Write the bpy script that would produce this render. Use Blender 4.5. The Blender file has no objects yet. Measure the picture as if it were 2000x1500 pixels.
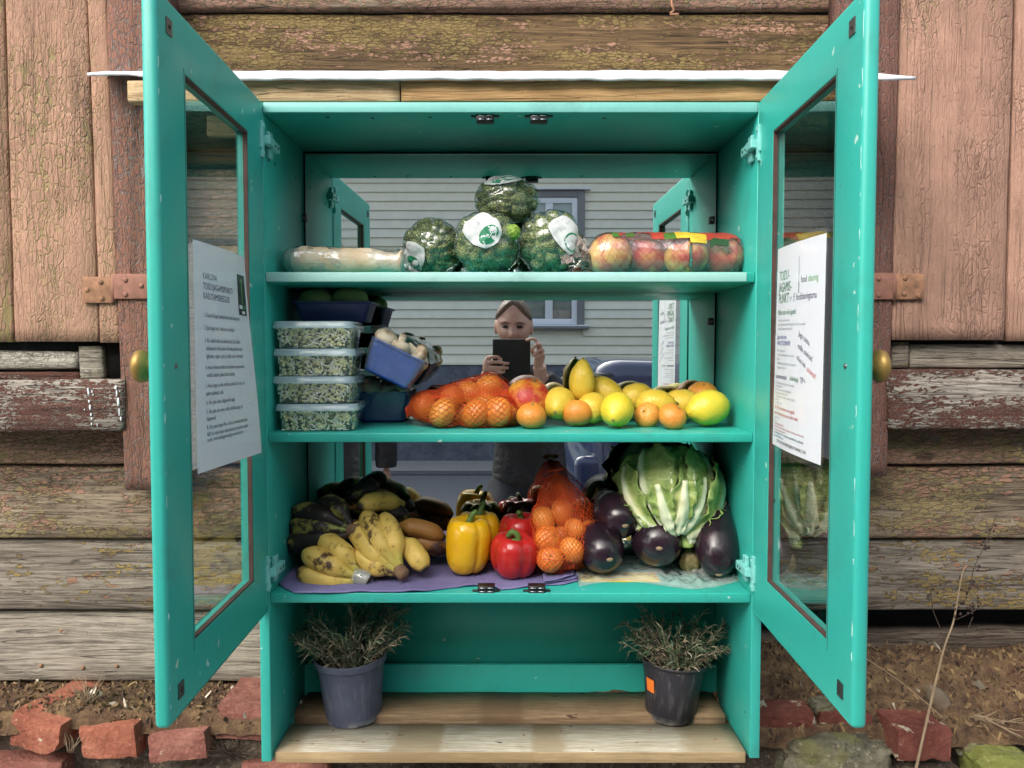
import bpy, bmesh, math, random
from math import sin, cos, pi, radians, sqrt
from mathutils import Vector as V, Matrix, Euler, noise
from mathutils.bvhtree import BVHTree

SC = bpy.context.scene
COL = SC.collection
# ------------------------------------------------------------------ camera
H = 1.20                      # height of the lens above the street
FPX, PITCH = 1540.0, radians(2.49)
cam = bpy.data.cameras.new('camera')
cam.sensor_width = 36.0
cam.lens = 36.0 * FPX / 2000.0
cam.clip_start, cam.clip_end = 0.02, 400.0
co = bpy.data.objects.new('camera', cam)
COL.objects.link(co)
co.location = (0, 0, H)
co.rotation_euler = (pi / 2 - PITCH, 0, 0)
SC.camera = co
# ------------------------------------------------------------------ sky and sun (overcast)
w = bpy.data.worlds.new('World')
SC.world = w
w.use_nodes = True
wn = w.node_tree
wn.nodes.clear()
SUN_EL, SUN_AZ = radians(40), radians(214)      # behind the camera, a little to the left
sky = wn.nodes.new('ShaderNodeTexSky')
sky.sky_type = 'NISHITA'
sky.sun_disc = False
sky.sun_elevation = SUN_EL
sky.sun_rotation = SUN_AZ
sky.dust_density = 5.0
sky.air_density = 1.0
hs = wn.nodes.new('ShaderNodeHueSaturation')
hs.inputs['Saturation'].default_value = 0.5
bgn = wn.nodes.new('ShaderNodeBackground')
bgn.inputs[1].default_value = 0.15
out = wn.nodes.new('ShaderNodeOutputWorld')
wn.links.new(sky.outputs[0], hs.inputs['Color'])
wn.links.new(hs.outputs[0], bgn.inputs[0])
wn.links.new(bgn.outputs[0], out.inputs[0])
sl = bpy.data.lights.new('sun', 'SUN')
sl.energy = 0.65
sl.angle = radians(70)
sl.color = (1.0, 0.965, 0.91)
so = bpy.data.objects.new('sun', sl)
COL.objects.link(so)
so.location = (-3, -4, 8)
sd = V((sin(SUN_AZ) * cos(SUN_EL), cos(SUN_AZ) * cos(SUN_EL), sin(SUN_EL)))
so.rotation_euler = sd.to_track_quat('Z', 'Y').to_euler()
SC.view_settings.view_transform = 'Standard'
SC.view_settings.look = 'None'
SC.view_settings.exposure = 1.3
SC.view_settings.gamma = 1.0
SC.view_settings.use_curve_mapping = False
SC.render.engine = 'CYCLES'
SC.cycles.max_bounces = 10
SC.cycles.transparent_max_bounces = 24
SC.cycles.glossy_bounces = 6
SC.cycles.caustics_reflective = False
SC.cycles.caustics_refractive = False

# ------------------------------------------------------------------ layout helpers
def ray(px, py):
    u, v = (px - 1000) / FPX, (750 - py) / FPX
    return V((u, cos(PITCH) + v * sin(PITCH), v * cos(PITCH) - sin(PITCH)))
def P(px, py, Y):
    """world point standing at distance Y that is seen at a pixel of the photograph"""
    d = ray(px, py)
    return V((0, 0, H)) + d * (Y / d.y)
def G(px, py, z):
    """world point on the level z"""
    d = ray(px, py)
    return V((0, 0, H)) + d * ((z - H) / d.z)
def PPM(Y):
    return Y / FPX

# ------------------------------------------------------------------ object helpers
def lin(c):
    c = c / 255.0
    return c / 12.92 if c <= 0.04045 else ((c + 0.055) / 1.055) ** 2.4
def RGB(r, g, b):
    return (lin(r), lin(g), lin(b), 1.0)
def mesh_of(name, bm, mat=None, smooth=True):
    me = bpy.data.meshes.new(name)
    bmesh.ops.recalc_face_normals(bm, faces=bm.faces)
    bm.to_mesh(me)
    bm.free()
    mats = mat if isinstance(mat, (list, tuple)) else [mat]
    for m in mats:
        if m: me.materials.append(m)
    if smooth:
        me.polygons.foreach_set('use_smooth', [True] * len(me.polygons))
    return me
def link(name, data, parent=None, loc=None, rot=None):
    o = bpy.data.objects.new(name, data)
    COL.objects.link(o)
    if parent is not None: o.parent = parent
    if loc is not None: o.location = loc
    if rot is not None: o.rotation_euler = rot
    return o
def obj(name, bm, mat, parent=None, loc=None, rot=None, smooth=True):
    return link(name, mesh_of(name, bm, mat, smooth), parent, loc, rot)
def tag(o, label, cat, group=None, kind=None):
    o['label'] = label
    o['category'] = cat
    if group: o['group'] = group
    if kind: o['kind'] = kind
    return o
def thing(name, label, cat, loc=(0, 0, 0), rot=(0, 0, 0), group=None):
    o = link(name, None, None, loc, rot)
    o.empty_display_size = 0.03
    return tag(o, label, cat, group)
def structure(o):
    o['kind'] = 'structure'
    return o
def autosmooth(me, ang=35):
    bm = bmesh.new(); bm.from_mesh(me)
    a = radians(ang)
    for e in bm.edges:
        e.smooth = not (len(e.link_faces) == 2 and e.calc_face_angle(0) > a)
    bm.to_mesh(me); bm.free()
    return me

# ------------------------------------------------------------------ shapes
def box(bm, x0, x1, y0, y1, z0, z1, bev=0.0, seg=2, mi=0):
    vs = [bm.verts.new((x, y, z)) for x in (x0, x1) for y in (y0, y1) for z in (z0, z1)]
    q = [(0, 1, 3, 2), (4, 6, 7, 5), (0, 4, 5, 1), (2, 3, 7, 6), (0, 2, 6, 4), (1, 5, 7, 3)]
    fs = [bm.faces.new([vs[i] for i in f]) for f in q]
    for f in fs: f.material_index = mi
    if bev > 0:
        es = list({e for f in fs for e in f.edges})
        r = bmesh.ops.bevel(bm, geom=es, offset=bev, segments=seg, profile=0.5, affect='EDGES')
        for f in r['faces']: f.material_index = mi
    return bm
def newbox(*a, **k):
    bm = bmesh.new()
    box(bm, *a, **k)
    return bm
def frame_of(t):
    t = t.normalized()
    up = V((0, 0, 1)) if abs(t.z) < 0.9 else V((1, 0, 0))
    e1 = t.cross(up).normalized()
    return e1, t.cross(e1).normalized()
def tube(bm, pts, radii, n=8, cap=True, mi=0, sx=None):
    """round tube along pts, radii a number or one each; carries its frame along"""
    pts = [V(p) for p in pts]
    if not isinstance(radii, (list, tuple)): radii = [radii] * len(pts)
    rings = []
    e1 = None
    for i, p in enumerate(pts):
        t = (pts[min(i + 1, len(pts) - 1)] - pts[max(i - 1, 0)])
        if t.length < 1e-9: t = V((0, 0, 1))
        t.normalize()
        if e1 is None: e1, e2 = frame_of(t)
        else:
            e1 = (e1 - t * e1.dot(t))
            if e1.length < 1e-6: e1, e2 = frame_of(t)
            e1.normalize(); e2 = t.cross(e1)
        rings.append([bm.verts.new(p + (e1 * cos(2 * pi * k / n) + e2 * sin(2 * pi * k / n)) * radii[i]) for k in range(n)])
    for a, b in zip(rings, rings[1:]):
        for k in range(n):
            f = bm.faces.new((a[k], a[(k + 1) % n], b[(k + 1) % n], b[k])); f.material_index = mi
    if cap and n > 2:
        f = bm.faces.new(rings[0][::-1]); f.material_index = mi
        f = bm.faces.new(rings[-1]); f.material_index = mi
    return rings
def grid_faces(bm, pts, closed_u=False, closed_v=False, mi=0):
    """pts[i][j] -> quads"""
    vs = [[bm.verts.new(p) for p in row] for row in pts]
    nu, nv = len(vs), len(vs[0])
    for i in range(nu if closed_u else nu - 1):
        for j in range(nv if closed_v else nv - 1):
            f = bm.faces.new((vs[i][j], vs[(i + 1) % nu][j], vs[(i + 1) % nu][(j + 1) % nv], vs[i][(j + 1) % nv]))
            f.material_index = mi
    return vs
def lathe(bm, prof, n=24, mi=0, fn=None):
    """prof: (r, z) list, first and last may have r = 0; fn(point, t, phi) may move points"""
    rings = []
    m = len(prof)
    for i, (r, z) in enumerate(prof):
        if r < 1e-7:
            p = V((0, 0, z))
            if fn: p = fn(p, i / (m - 1), 0.0)
            rings.append([bm.verts.new(p)])
        else:
            row = []
            for k in range(n):
                a = 2 * pi * k / n
                p = V((r * cos(a), r * sin(a), z))
                if fn: p = fn(p, i / (m - 1), a)
                row.append(bm.verts.new(p))
            rings.append(row)
    for a, b in zip(rings, rings[1:]):
        for k in range(n):
            k2 = (k + 1) % n
            if len(a) == 1 and len(b) == 1: continue
            if len(a) == 1: f = bm.faces.new((a[0], b[k2], b[k]))
            elif len(b) == 1: f = bm.faces.new((a[k], a[k2], b[0]))
            else: f = bm.faces.new((a[k], a[k2], b[k2], b[k]))
            f.material_index = mi
    return rings
def ball(bm, c, r, nu=10, nv=7, rot=None, mi=0):
    """ellipsoid; r a number or three"""
    if not isinstance(r, (tuple, list)): r = (r, r, r)
    c = V(c)
    def fn(p, t, a):
        q = V((p.x * r[0], p.y * r[1], p.z * r[2]))
        if rot: q = rot @ q
        return c + q
    lathe(bm, [(sin(pi * i / nv), -cos(pi * i / nv)) for i in range(nv + 1)], nu, mi, fn)
def beam(p0, p1, W, thick, n=24, wob=0.001, cham=0.003, seed=0, w1=None, warp=0.0, m=4):
    """plank from p0 to p1 (middle of the FRONT face), W = half width vector; thickness goes to the back.
    Front face is split in m strips so that the surface undulates; edges wander by wob."""
    p0, p1, W = V(p0), V(p1), V(W)
    W1 = V(w1) if w1 is not None else W
    L = (p1 - p0).normalized()
    N = L.cross(W).normalized()
    if N.y > 0: N = -N                 # front looks at -y
    bm = bmesh.new()
    rings = []
    for i in range(n + 1):
        t = i / n
        c = p0.lerp(p1, t)
        Wi = W.lerp(W1, t)
        hw = Wi.length
        Wd = Wi.normalized()
        q = c * 9.0 + V((seed * 3.17, seed * 1.31, 0))
        a = noise.noise(q) * wob + noise.noise(q * 5) * wob * .5
        b = noise.noise(q + V((9, 4, 2))) * wob + noise.noise(q * 5 + V((3, 3, 8))) * wob * .5
        ring = []
        ring.append(c + Wd * (-hw + a) - N * thick)
        ring.append(c + Wd * (-hw + a) - N * cham)
        for k in range(m + 1):
            s = -1 + 2 * k / m
            hw2 = hw - cham
            d = noise.noise(V((q.x * .7, q.y * .7 + s * 2.0, q.z * .7))) * warp
            ring.append(c + Wd * (s * hw2 + (a if s < 0 else b) * abs(s)) + N * d)
        ring.append(c + Wd * (hw + b) - N * cham)
        ring.append(c + Wd * (hw + b) - N * thick)
        rings.append([bm.verts.new(p) for p in ring])
    k = len(rings[0])
    for A, B in zip(rings, rings[1:]):
        for j in range(k):
            bm.faces.new((A[j], A[(j + 1) % k], B[(j + 1) % k], B[j]))
    bm.faces.new(rings[0][::-1]); bm.faces.new(rings[-1])
    return bm
def lerp(a, b, t): return a + (b - a) * t
def smooth01(t):
    t = max(0.0, min(1.0, t))
    return t * t * (3 - 2 * t)
def catmull(pts, per=6):
    pts = [V(p) for p in pts]
    P_ = [pts[0] * 2 - pts[1]] + pts + [pts[-1] * 2 - pts[-2]]
    o = []
    for i in range(1, len(P_) - 2):
        p0, p1, p2, p3 = P_[i - 1:i + 3]
        for k in range(per):
            t = k / per
            o.append(0.5 * ((2 * p1) + (p2 - p0) * t + (2 * p0 - 5 * p1 + 4 * p2 - p3) * t * t + (3 * p1 - p0 - 3 * p2 + p3) * t ** 3))
    o.append(pts[-1])
    return o
def textmesh(lines):
    """lines: (string, x, y, size, material index, shear, rotation, xscale) -> list of (verts, faces, mi) flat in xy"""
    res, os_ = [], []
    for (s, x, y, size, mi, shear, rot, xs) in lines:
        cu = bpy.data.curves.new('print', 'FONT')
        cu.body = s
        cu.size = size
        cu.shear = shear
        cu.resolution_u = 2
        o = bpy.data.objects.new('print', cu)
        COL.objects.link(o)
        os_.append(o)
    dg = bpy.context.evaluated_depsgraph_get()
    for o, (s, x, y, size, mi, shear, rot, xs) in zip(os_, lines):
        me = bpy.data.meshes.new_from_object(o.evaluated_get(dg))
        c, sn = cos(rot), sin(rot)
        vs = [(x + v.co.x * xs * c - v.co.y * sn, y + v.co.x * xs * sn + v.co.y * c) for v in me.vertices]
        res.append((vs, [list(p.vertices) for p in me.polygons], mi))
        bpy.data.meshes.remove(me)
    for o in os_:
        cu = o.data
        bpy.data.objects.remove(o)
        bpy.data.curves.remove(cu)
    return res

# ================================================================== materials
class NB:
    def __init__(s, name):
        s.m = bpy.data.materials.new(name)
        s.m.use_nodes = True
        s.t = s.m.node_tree
        s.t.nodes.clear()
        s.out = s.t.nodes.new('ShaderNodeOutputMaterial')
    def n(s, typ, **kw):
        nd = s.t.nodes.new('ShaderNode' + typ)
        for k, v in kw.items(): setattr(nd, k, v)
        return nd
    def set(s, sock, v):
        if isinstance(v, bpy.types.NodeSocket): s.t.links.new(v, sock)
        elif v is not None:
            if sock.type == 'RGBA' and not isinstance(v, (int, float)) and len(v) == 3: v = (*v, 1)
            sock.default_value = v
    def coord(s, kind='Object', offset=True):
        tc = s.n('TexCoord').outputs[kind]
        if not offset: return tc
        oi = s.n('ObjectInfo').outputs['Random']
        mul = s.n('VectorMath', operation='SCALE')
        mul.inputs[0].default_value = (37.0, 53.0, 71.0)
        s.set(mul.inputs['Scale'], oi)
        add = s.n('VectorMath', operation='ADD')
        s.set(add.inputs[0], tc); s.set(add.inputs[1], mul.outputs[0])
        return add.outputs[0]
    def scale(s, vec, sc):
        mp = s.n('VectorMath', operation='MULTIPLY')
        s.set(mp.inputs[0], vec)
        mp.inputs[1].default_value = sc if not isinstance(sc, (int, float)) else (sc, sc, sc)
        return mp.outputs[0]
    def noise(s, vec, sc=5.0, det=6.0, rough=.6, dist=0.0):
        nd = s.n('TexNoise')
        s.set(nd.inputs['Vector'], vec)
        nd.inputs['Scale'].default_value = sc; nd.inputs['Detail'].default_value = det
        nd.inputs['Roughness'].default_value = rough; nd.inputs['Distortion'].default_value = dist
        return nd.outputs['Fac']
    def voro(s, vec, sc=20.0, feature='F1', out='Distance', rnd=1.0):
        nd = s.n('TexVoronoi', feature=feature)
        s.set(nd.inputs['Vector'], vec)
        nd.inputs['Scale'].default_value = sc
        nd.inputs['Randomness'].default_value = rnd
        return nd.outputs[out]
    def ramp(s, fac, stops, interp='LINEAR'):
        r = s.n('ValToRGB')
        r.color_ramp.interpolation = interp
        el = r.color_ramp.elements
        while len(el) < len(stops): el.new(0.5)
        for e, (p, c) in zip(el, stops):
            e.position = p
            e.color = (c, c, c, 1) if isinstance(c, (int, float)) else (c if len(c) == 4 else (*c, 1))
        s.set(r.inputs[0], fac)
        return r.outputs[0]
    def step(s, fac, a, b):
        """0 below a, 1 above b"""
        m = s.n('MapRange')
        m.clamp = True
        s.set(m.inputs['Value'], fac)
        m.inputs['From Min'].default_value = a; m.inputs['From Max'].default_value = b
        return m.outputs[0]
    def math(s, op, a, b=None, clamp=False):
        m = s.n('Math', operation=op, use_clamp=clamp)
        s.set(m.inputs[0], a)
        if b is not None: s.set(m.inputs[1], b)
        return m.outputs[0]
    def mix(s, fac, a, b, typ='MIX'):
        m = s.n('Mix', data_type='RGBA', blend_type=typ)
        m.clamp_factor = True
        s.set(m.inputs[0], fac); s.set(m.inputs[6], a); s.set(m.inputs[7], b)
        return m.outputs[2]
    def bump(s, h, st=.3, dist=.001, normal=None):
        b = s.n('Bump')
        b.inputs['Strength'].default_value = st
        b.inputs['Distance'].default_value = dist
        s.set(b.inputs['Height'], h)
        if normal is not None: s.set(b.inputs['Normal'], normal)
        return b.outputs[0]
    def sep(s, vec):
        x = s.n('SeparateXYZ'); s.set(x.inputs[0], vec)
        return x.outputs
    def prin(s, color, rough=.5, normal=None, metal=0.0, spec=None, sss=0.0, sssr=(.01, .005, .003), coat=0.0, alpha=None, sheen=0.0, ior=None):
        p = s.n('BsdfPrincipled')
        s.set(p.inputs['Base Color'], color); s.set(p.inputs['Roughness'], rough); s.set(p.inputs['Metallic'], metal)
        if normal is not None: s.set(p.inputs['Normal'], normal)
        if spec is not None: p.inputs['Specular IOR Level'].default_value = spec
        if sss:
            p.inputs['Subsurface Weight'].default_value = sss
            p.inputs['Subsurface Radius'].default_value = sssr
            p.inputs['Subsurface Scale'].default_value = 1.0
        p.inputs['Coat Weight'].default_value = coat
        if coat: p.inputs['Coat Roughness'].default_value = .1
        p.inputs['Sheen Weight'].default_value = sheen
        if ior: p.inputs['IOR'].default_value = ior
        if alpha is not None: s.set(p.inputs['Alpha'], alpha)
        s.t.links.new(p.outputs[0], s.out.inputs[0])
        return p
    def done(s): return s.m

def plain(name, color, rough=.5, metal=0.0, var=.15, sc=40.0, bump=.1, spec=None, coat=0.0):
    b = NB(name)
    v = b.coord()
    f = b.noise(v, sc, 5)
    c2 = tuple(x * (1 - var) for x in color[:3]) + (1,)
    c3 = tuple(min(1, x * (1 + var)) for x in color[:3]) + (1,)
    c = b.ramp(f, [(.3, c2), (.7, c3)])
    b.prin(c, rough, b.bump(f, bump, .001) if bump else None, metal, spec, coat=coat)
    return b.done()

def teal_paint(name, base, alt, rough=.4, chips=True):
    b = NB(name)
    v = b.coord()
    big = b.noise(v, 3.0, 3)
    c = b.mix(b.step(big, .35, .65), base, alt)
    streak = b.noise(b.scale(v, (18, 18, 3)), 6, 4)
    c = b.mix(b.math('MULTIPLY', b.step(streak, .5, .8), .22), c, tuple(x * .72 for x in base[:3]) + (1,))
    dirt = b.noise(v, 11, 8, .7)
    c = b.mix(b.math('MULTIPLY', b.step(dirt, .54, .72), .32), c, RGB(64, 92, 78))
    if chips:
        ch = b.noise(v, 38, 3, .5)
        c = b.mix(b.math('MULTIPLY', b.step(ch, .72, .735), .8), c, RGB(186, 214, 200))
        ch2 = b.noise(b.scale(v, 1.7), 30, 3, .5)
        c = b.mix(b.math('MULTIPLY', b.step(ch2, .75, .765), .9), c, RGB(48, 60, 52))
    fine = b.noise(v, 420, 3)
    h = b.math('ADD', b.math('MULTIPLY', streak, .6), b.math('MULTIPLY', fine, .35))
    r = b.math('ADD', b.math('MULTIPLY', big, .18), rough - .09)
    b.prin(c, r, b.bump(h, .16, .0012), spec=.45)
    return b.done()

def old_wood(name, dark, light, layers=(), axis='X', cells=110, gscale=1.0, crack=.6, stain=.75):
    """weathered board: grey grain, and over it coats of paint (colour, cover 0..1, blotch scale, grey wear) that have flaked"""
    b = NB(name)
    v = b.coord()
    st = (1.0, 7.0, 7.0) if axis == 'X' else (7.0, 7.0, 1.0)
    gs = (0.5, 17.0, 17.0) if axis == 'X' else (17.0, 17.0, 0.5)
    dist = b.noise(b.scale(v, st), .9, 3)
    dv = b.n('VectorMath', operation='ADD')
    b.set(dv.inputs[0], b.scale(v, gs))
    cmb = b.n('CombineXYZ')
    for i in range(3): b.set(cmb.inputs[i], b.math('MULTIPLY', dist, 1.1 if (i != (0 if axis == 'X' else 2)) else 0.0))
    b.set(dv.inputs[1], cmb.outputs[0])
    grain = b.noise(dv.outputs[0], 14 * gscale, 8, .72)
    fine = b.noise(dv.outputs[0], 55 * gscale, 4, .6)
    tone = b.noise(v, 5, 5, .6)
    g = b.math('ADD', b.math('MULTIPLY', grain, .7), b.math('MULTIPLY', fine, .3))
    col = b.ramp(g, [(.34, tuple(x * .30 for x in dark[:3]) + (1,)), (.43, dark), (.54, light), (.68, tuple(min(1, x * 1.25) for x in light[:3]) + (1,))])
    col = b.mix(b.step(tone, .45, .68), col, b.mix(.55, col, dark))
    h = b.math('MULTIPLY', g, 1.0)
    # long checks along the grain
    ck = b.noise(dv.outputs[0], 4.5 * gscale, 2, .4)
    ckm = b.math('SUBTRACT', 1.0, b.step(b.math('ABSOLUTE', b.math('SUBTRACT', ck, .5)), .004, .016))
    ckm = b.math('MULTIPLY', ckm, b.step(tone, .42, .55))
    col = b.mix(b.math('MULTIPLY', ckm, crack), col, RGB(38, 30, 26))
    h = b.math('SUBTRACT', h, b.math('MULTIPLY', ckm, .8))
    for i, (pc, cover, bs, wear) in enumerate(layers):
        ofs = b.n('VectorMath', operation='ADD')
        b.set(ofs.inputs[0], v); ofs.inputs[1].default_value = (3.1 * i + 1, 7.7 * i, 5.3 * i)
        pv = ofs.outputs[0]
        blot = b.noise(b.scale(pv, (.42, 1, 1.5) if axis == 'X' else (1.3, 1, .4)), bs, 10, .7)
        cs = (.55, 1, 1.4) if axis == 'X' else (1.5, 1, .5)
        wob = b.noise(pv, 60, 3)
        cv = b.n('VectorMath', operation='ADD')
        b.set(cv.inputs[0], b.scale(pv, cs))
        wc = b.n('VectorMath', operation='SCALE'); wc.inputs[0].default_value = (.012, .012, .012); b.set(wc.inputs['Scale'], wob)
        b.set(cv.inputs[1], wc.outputs[0])
        edge = b.voro(cv.outputs[0], cells, 'DISTANCE_TO_EDGE')
        cell = b.voro(cv.outputs[0], cells, 'F1', 'Color')
        cellv = b.sep(cell)[0]
        thr = .5 + (.5 - cover) * .42
        # whole flakes have dropped off, so the border follows the flakes
        field = b.math('ADD', blot, b.math('MULTIPLY', b.math('SUBTRACT', cellv, .5), .13))
        mask = b.step(field, thr - .008, thr + .008)
        gap = b.step(edge, .03, .10)
        gapsoft = b.step(blot, thr + .16, thr + .03)      # old sound paint shows fewer cracks
        gapm = b.math('SUBTRACT', 1.0, b.math('MULTIPLY', b.math('SUBTRACT', 1.0, gap), b.math('ADD', b.math('MULTIPLY', gapsoft, .75), wear)), clamp=True)
        mask = b.math('MULTIPLY', mask, gapm)
        pvar = b.noise(pv, 9, 6, .6)
        pcol = b.mix(b.step(pvar, .3, .7), tuple(x * .74 for x in pc[:3]) + (1,), tuple(min(1, x * 1.14) for x in pc[:3]) + (1,))
        pcol = b.mix(b.math('MULTIPLY', b.step(fine, .5, .62), .22), pcol, tuple(x * .5 for x in pc[:3]) + (1,))
        pcol = b.mix(b.math('MULTIPLY', cellv, .2), pcol, tuple(x * .7 for x in pc[:3]) + (1,))
        col = b.mix(mask, col, pcol)
        h = b.math('ADD', h, b.math('MULTIPLY', mask, .9))
    stn = b.noise(b.scale(v, (.35, 6, 6) if axis == 'X' else (6, 6, .3)), 3.2, 7, .7)
    col = b.mix(b.math('MULTIPLY', b.step(stn, .48, .66), stain), col, b.mix(.75, col, RGB(48, 38, 30)))
    # knots
    kv = b.voro(b.scale(v, (.45, 1, 1) if axis == 'X' else (1, 1, .45)), 6.5)
    kn = b.math('SUBTRACT', 1.0, b.step(kv, .035, .075))
    col = b.mix(b.math('MULTIPLY', kn, .75), col, RGB(66, 50, 40))
    h = b.math('SUBTRACT', h, b.math('MULTIPLY', kn, .5))
    # little specks of dirt
    sp = b.noise(v, 150, 2, .5)
    col = b.mix(b.math('MULTIPLY', b.step(sp, .68, .74), .5), col, RGB(60, 48, 40))
    b.prin(col, .82, b.bump(h, 1.0, .0034), spec=.25)
    return b.done()

TEAL = teal_paint('teal_paint', RGB(52, 170, 155), RGB(48, 165, 154))
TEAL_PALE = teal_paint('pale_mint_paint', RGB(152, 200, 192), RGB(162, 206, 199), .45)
TEAL_TOP = teal_paint('worn_teal_paint', RGB(118, 186, 178), RGB(108, 178, 170), .45)
PINK_H = old_wood('flaking_pink_board', RGB(96, 84, 70), RGB(142, 128, 108), [(RGB(146, 130, 92), .50, 9, .3), (RGB(160, 124, 104), .44, 9, .75)], 'X', 90)
PINK_H2 = old_wood('pink_board', RGB(96, 84, 70), RGB(142, 128, 108), [(RGB(146, 128, 90), .55, 8, .2), (RGB(160, 126, 108), .58, 7, .6)], 'X', 85)
OCHRE_H = old_wood('ochre_brown_board', RGB(74, 58, 40), RGB(116, 94, 64), [(RGB(132, 114, 72), .46, 8, .3), (RGB(164, 128, 106), .34, 14, .4)], 'X', 130)
GREY_H = old_wood('grey_board', RGB(98, 90, 80), RGB(146, 137, 124), [(RGB(156, 134, 84), .34, 11, .4), (RGB(158, 120, 96), .22, 12, .5)], 'X')
BARE_H = old_wood('bare_grey_board', RGB(116, 108, 97), RGB(166, 157, 142), [], 'X', stain=.35)
MIX_H = old_wood('half_bare_board', RGB(104, 94, 84), RGB(150, 138, 124), [(RGB(160, 138, 86), .40, 6, .2), (RGB(172, 128, 106), .38, 7, .5)], 'X')
SILL_H = old_wood('red_brown_sill_paint', RGB(112, 104, 96), RGB(176, 168, 156), [(RGB(100, 60, 50), .62, 9, .0)], 'X', 210)
WHITE_H = old_wood('whitewashed_wood', RGB(120, 112, 98), RGB(190, 184, 168), [(RGB(196, 192, 178), .5, 6, .1)], 'X')
SHUT_V = old_wood('shutter_pink_paint', RGB(112, 104, 94), RGB(150, 140, 126), [(RGB(166, 146, 102), .90, 6, .1), (RGB(176, 138, 116), .78, 5, .16)], 'Z', 80, stain=.25)
SHUT_V2 = old_wood('shutter_rose_paint', RGB(112, 104, 94), RGB(150, 140, 126), [(RGB(162, 142, 104), .93, 6, .1), (RGB(174, 136, 118), .91, 4, .1)], 'Z', 80, stain=.2)
CASE_V = old_wood('casing_red_brown_paint', RGB(96, 88, 84), RGB(134, 124, 118), [(RGB(138, 98, 82), .66, 5, .45)], 'Z', 105)
CASE_V2 = old_wood('casing_brown_paint', RGB(96, 88, 84), RGB(134, 124, 118), [(RGB(128, 90, 78), .82, 5, .35)], 'Z', 105)
RAW = old_wood('raw_pine', RGB(172, 144, 106), RGB(200, 176, 138), [], 'X', crack=.15, stain=.08)
RAW2 = old_wood('yellow_pine', RGB(168, 132, 88), RGB(190, 154, 108), [], 'X', crack=.1, stain=.08)
ROT = old_wood('rotten_beam_wood', RGB(62, 52, 44), RGB(116, 104, 92), [], 'X')

def pallet_mat(name, light, brown):
    b = NB(name)
    v = b.coord()
    g = b.noise(b.scale(v, (1.2, 26, 26)), 14, 8, .72)
    x = b.sep(b.n('TexCoord').outputs['Object'])[0]
    blocks = b.noise(b.scale(v, (1, .05, .05)), 6.5, 1, .3)
    m = b.step(b.math('ADD', blocks, b.math('MULTIPLY', b.math('ADD', g, b.noise(v, 40, 5)), .09)), .565, .61)
    base = b.mix(m, light, brown)
    tone = b.noise(v, 18, 6)
    c = b.mix(b.step(g, .35, .7), tuple(q * .7 for q in brown[:3]) + (1,), base)
    c = b.mix(b.math('MULTIPLY', b.step(tone, .5, .75), .4), c, tuple(q * .62 for q in brown[:3]) + (1,))
    kn = b.noise(b.scale(v, (1, 2.4, 2.4)), 26, 2)
    c = b.mix(b.step(kn, .70, .73), c, RGB(70, 54, 42))
    ln = b.noise(b.scale(v, (.8, 60, 60)), 9, 3)
    c = b.mix(b.math('MULTIPLY', b.step(ln, .60, .66), .45), c, tuple(q * .5 for q in brown[:3]) + (1,))
    b.prin(c, .75, b.bump(g, .4, .001), spec=.3)
    return b.done()
PALLET = pallet_mat('pallet_plank_pale', RGB(212, 208, 192), RGB(168, 152, 124))
PALLET2 = pallet_mat('pallet_plank_brown', RGB(156, 132, 102), RGB(118, 94, 70))
PALLET_EDGE = pallet_mat('pallet_plank_edge', RGB(190, 166, 126), RGB(168, 144, 106))

def glass_mat(name, tint=(1, 1, 1, 1), ior=1.5, rough=.0, wrinkle=0.0, wsc=60, milky=0.0, milkcol=(.8, .85, .85, 1), boost=1.0):
    b = NB(name)
    v = b.coord()
    nrm = None
    if wrinkle:
        f = b.noise(b.scale(v, (1, 1, .6)), wsc, 4, .55, .8)
        f2 = b.noise(v, wsc * .3, 3, .5)
        nrm = b.bump(b.math('ADD', f, b.math('MULTIPLY', f2, 1.6)), wrinkle, .004)
    tr = b.n('BsdfTransparent'); tr.inputs[0].default_value = tint
    gl = b.n('BsdfGlossy'); gl.inputs['Roughness'].default_value = rough
    gl.inputs[0].default_value = (.95, .97, .97, 1)
    lw = b.n('LayerWeight'); lw.inputs[0].default_value = .5
    if nrm is not None:
        b.set(gl.inputs['Normal'], nrm); b.set(lw.inputs['Normal'], nrm)
    f0 = ((ior - 1) / (ior + 1)) ** 2
    sch = b.math('ADD', f0, b.math('MULTIPLY', b.math('POWER', lw.outputs['Facing'], 5.0), 1 - f0))
    fac = b.math('MULTIPLY', sch, boost, clamp=True)
    mx = b.n('MixShader')
    b.set(mx.inputs[0], fac)
    if milky:
        df = b.n('BsdfDiffuse'); df.inputs[0].default_value = milkcol
        m2 = b.n('MixShader'); m2.inputs[0].default_value = milky
        b.t.links.new(tr.outputs[0], m2.inputs[1]); b.t.links.new(df.outputs[0], m2.inputs[2])
        b.t.links.new(m2.outputs[0], mx.inputs[1])
    else: b.t.links.new(tr.outputs[0], mx.inputs[1])
    b.t.links.new(gl.outputs[0], mx.inputs[2])
    b.t.links.new(mx.outputs[0], b.out.inputs[0])
    return b.done()
PANE = glass_mat('door_glass', (.93, .97, .95, 1), 1.5, boost=1.7)
FILM = glass_mat('cling_film', (.97, .98, .98, 1), 1.5, .1, 1.0, 45, .07, boost=2.2)
FILM_G = glass_mat('green_tinted_film', (.95, .99, .96, 1), 1.5, .16, .5, 45, .07, (.45, .62, .5, 1), boost=1.8)
FILM_M = glass_mat('milky_bag_film', (.97, .98, .97, 1), 1.5, .14, 1.0, 38, .15, (.85, .88, .86, 1), boost=2.6)
FILM_C = glass_mat('crumpled_clear_film', (.95, .97, .96, 1), 1.5, .1, 1.0, 40, .28, (.78, .84, .80, 1), boost=1.6)
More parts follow.
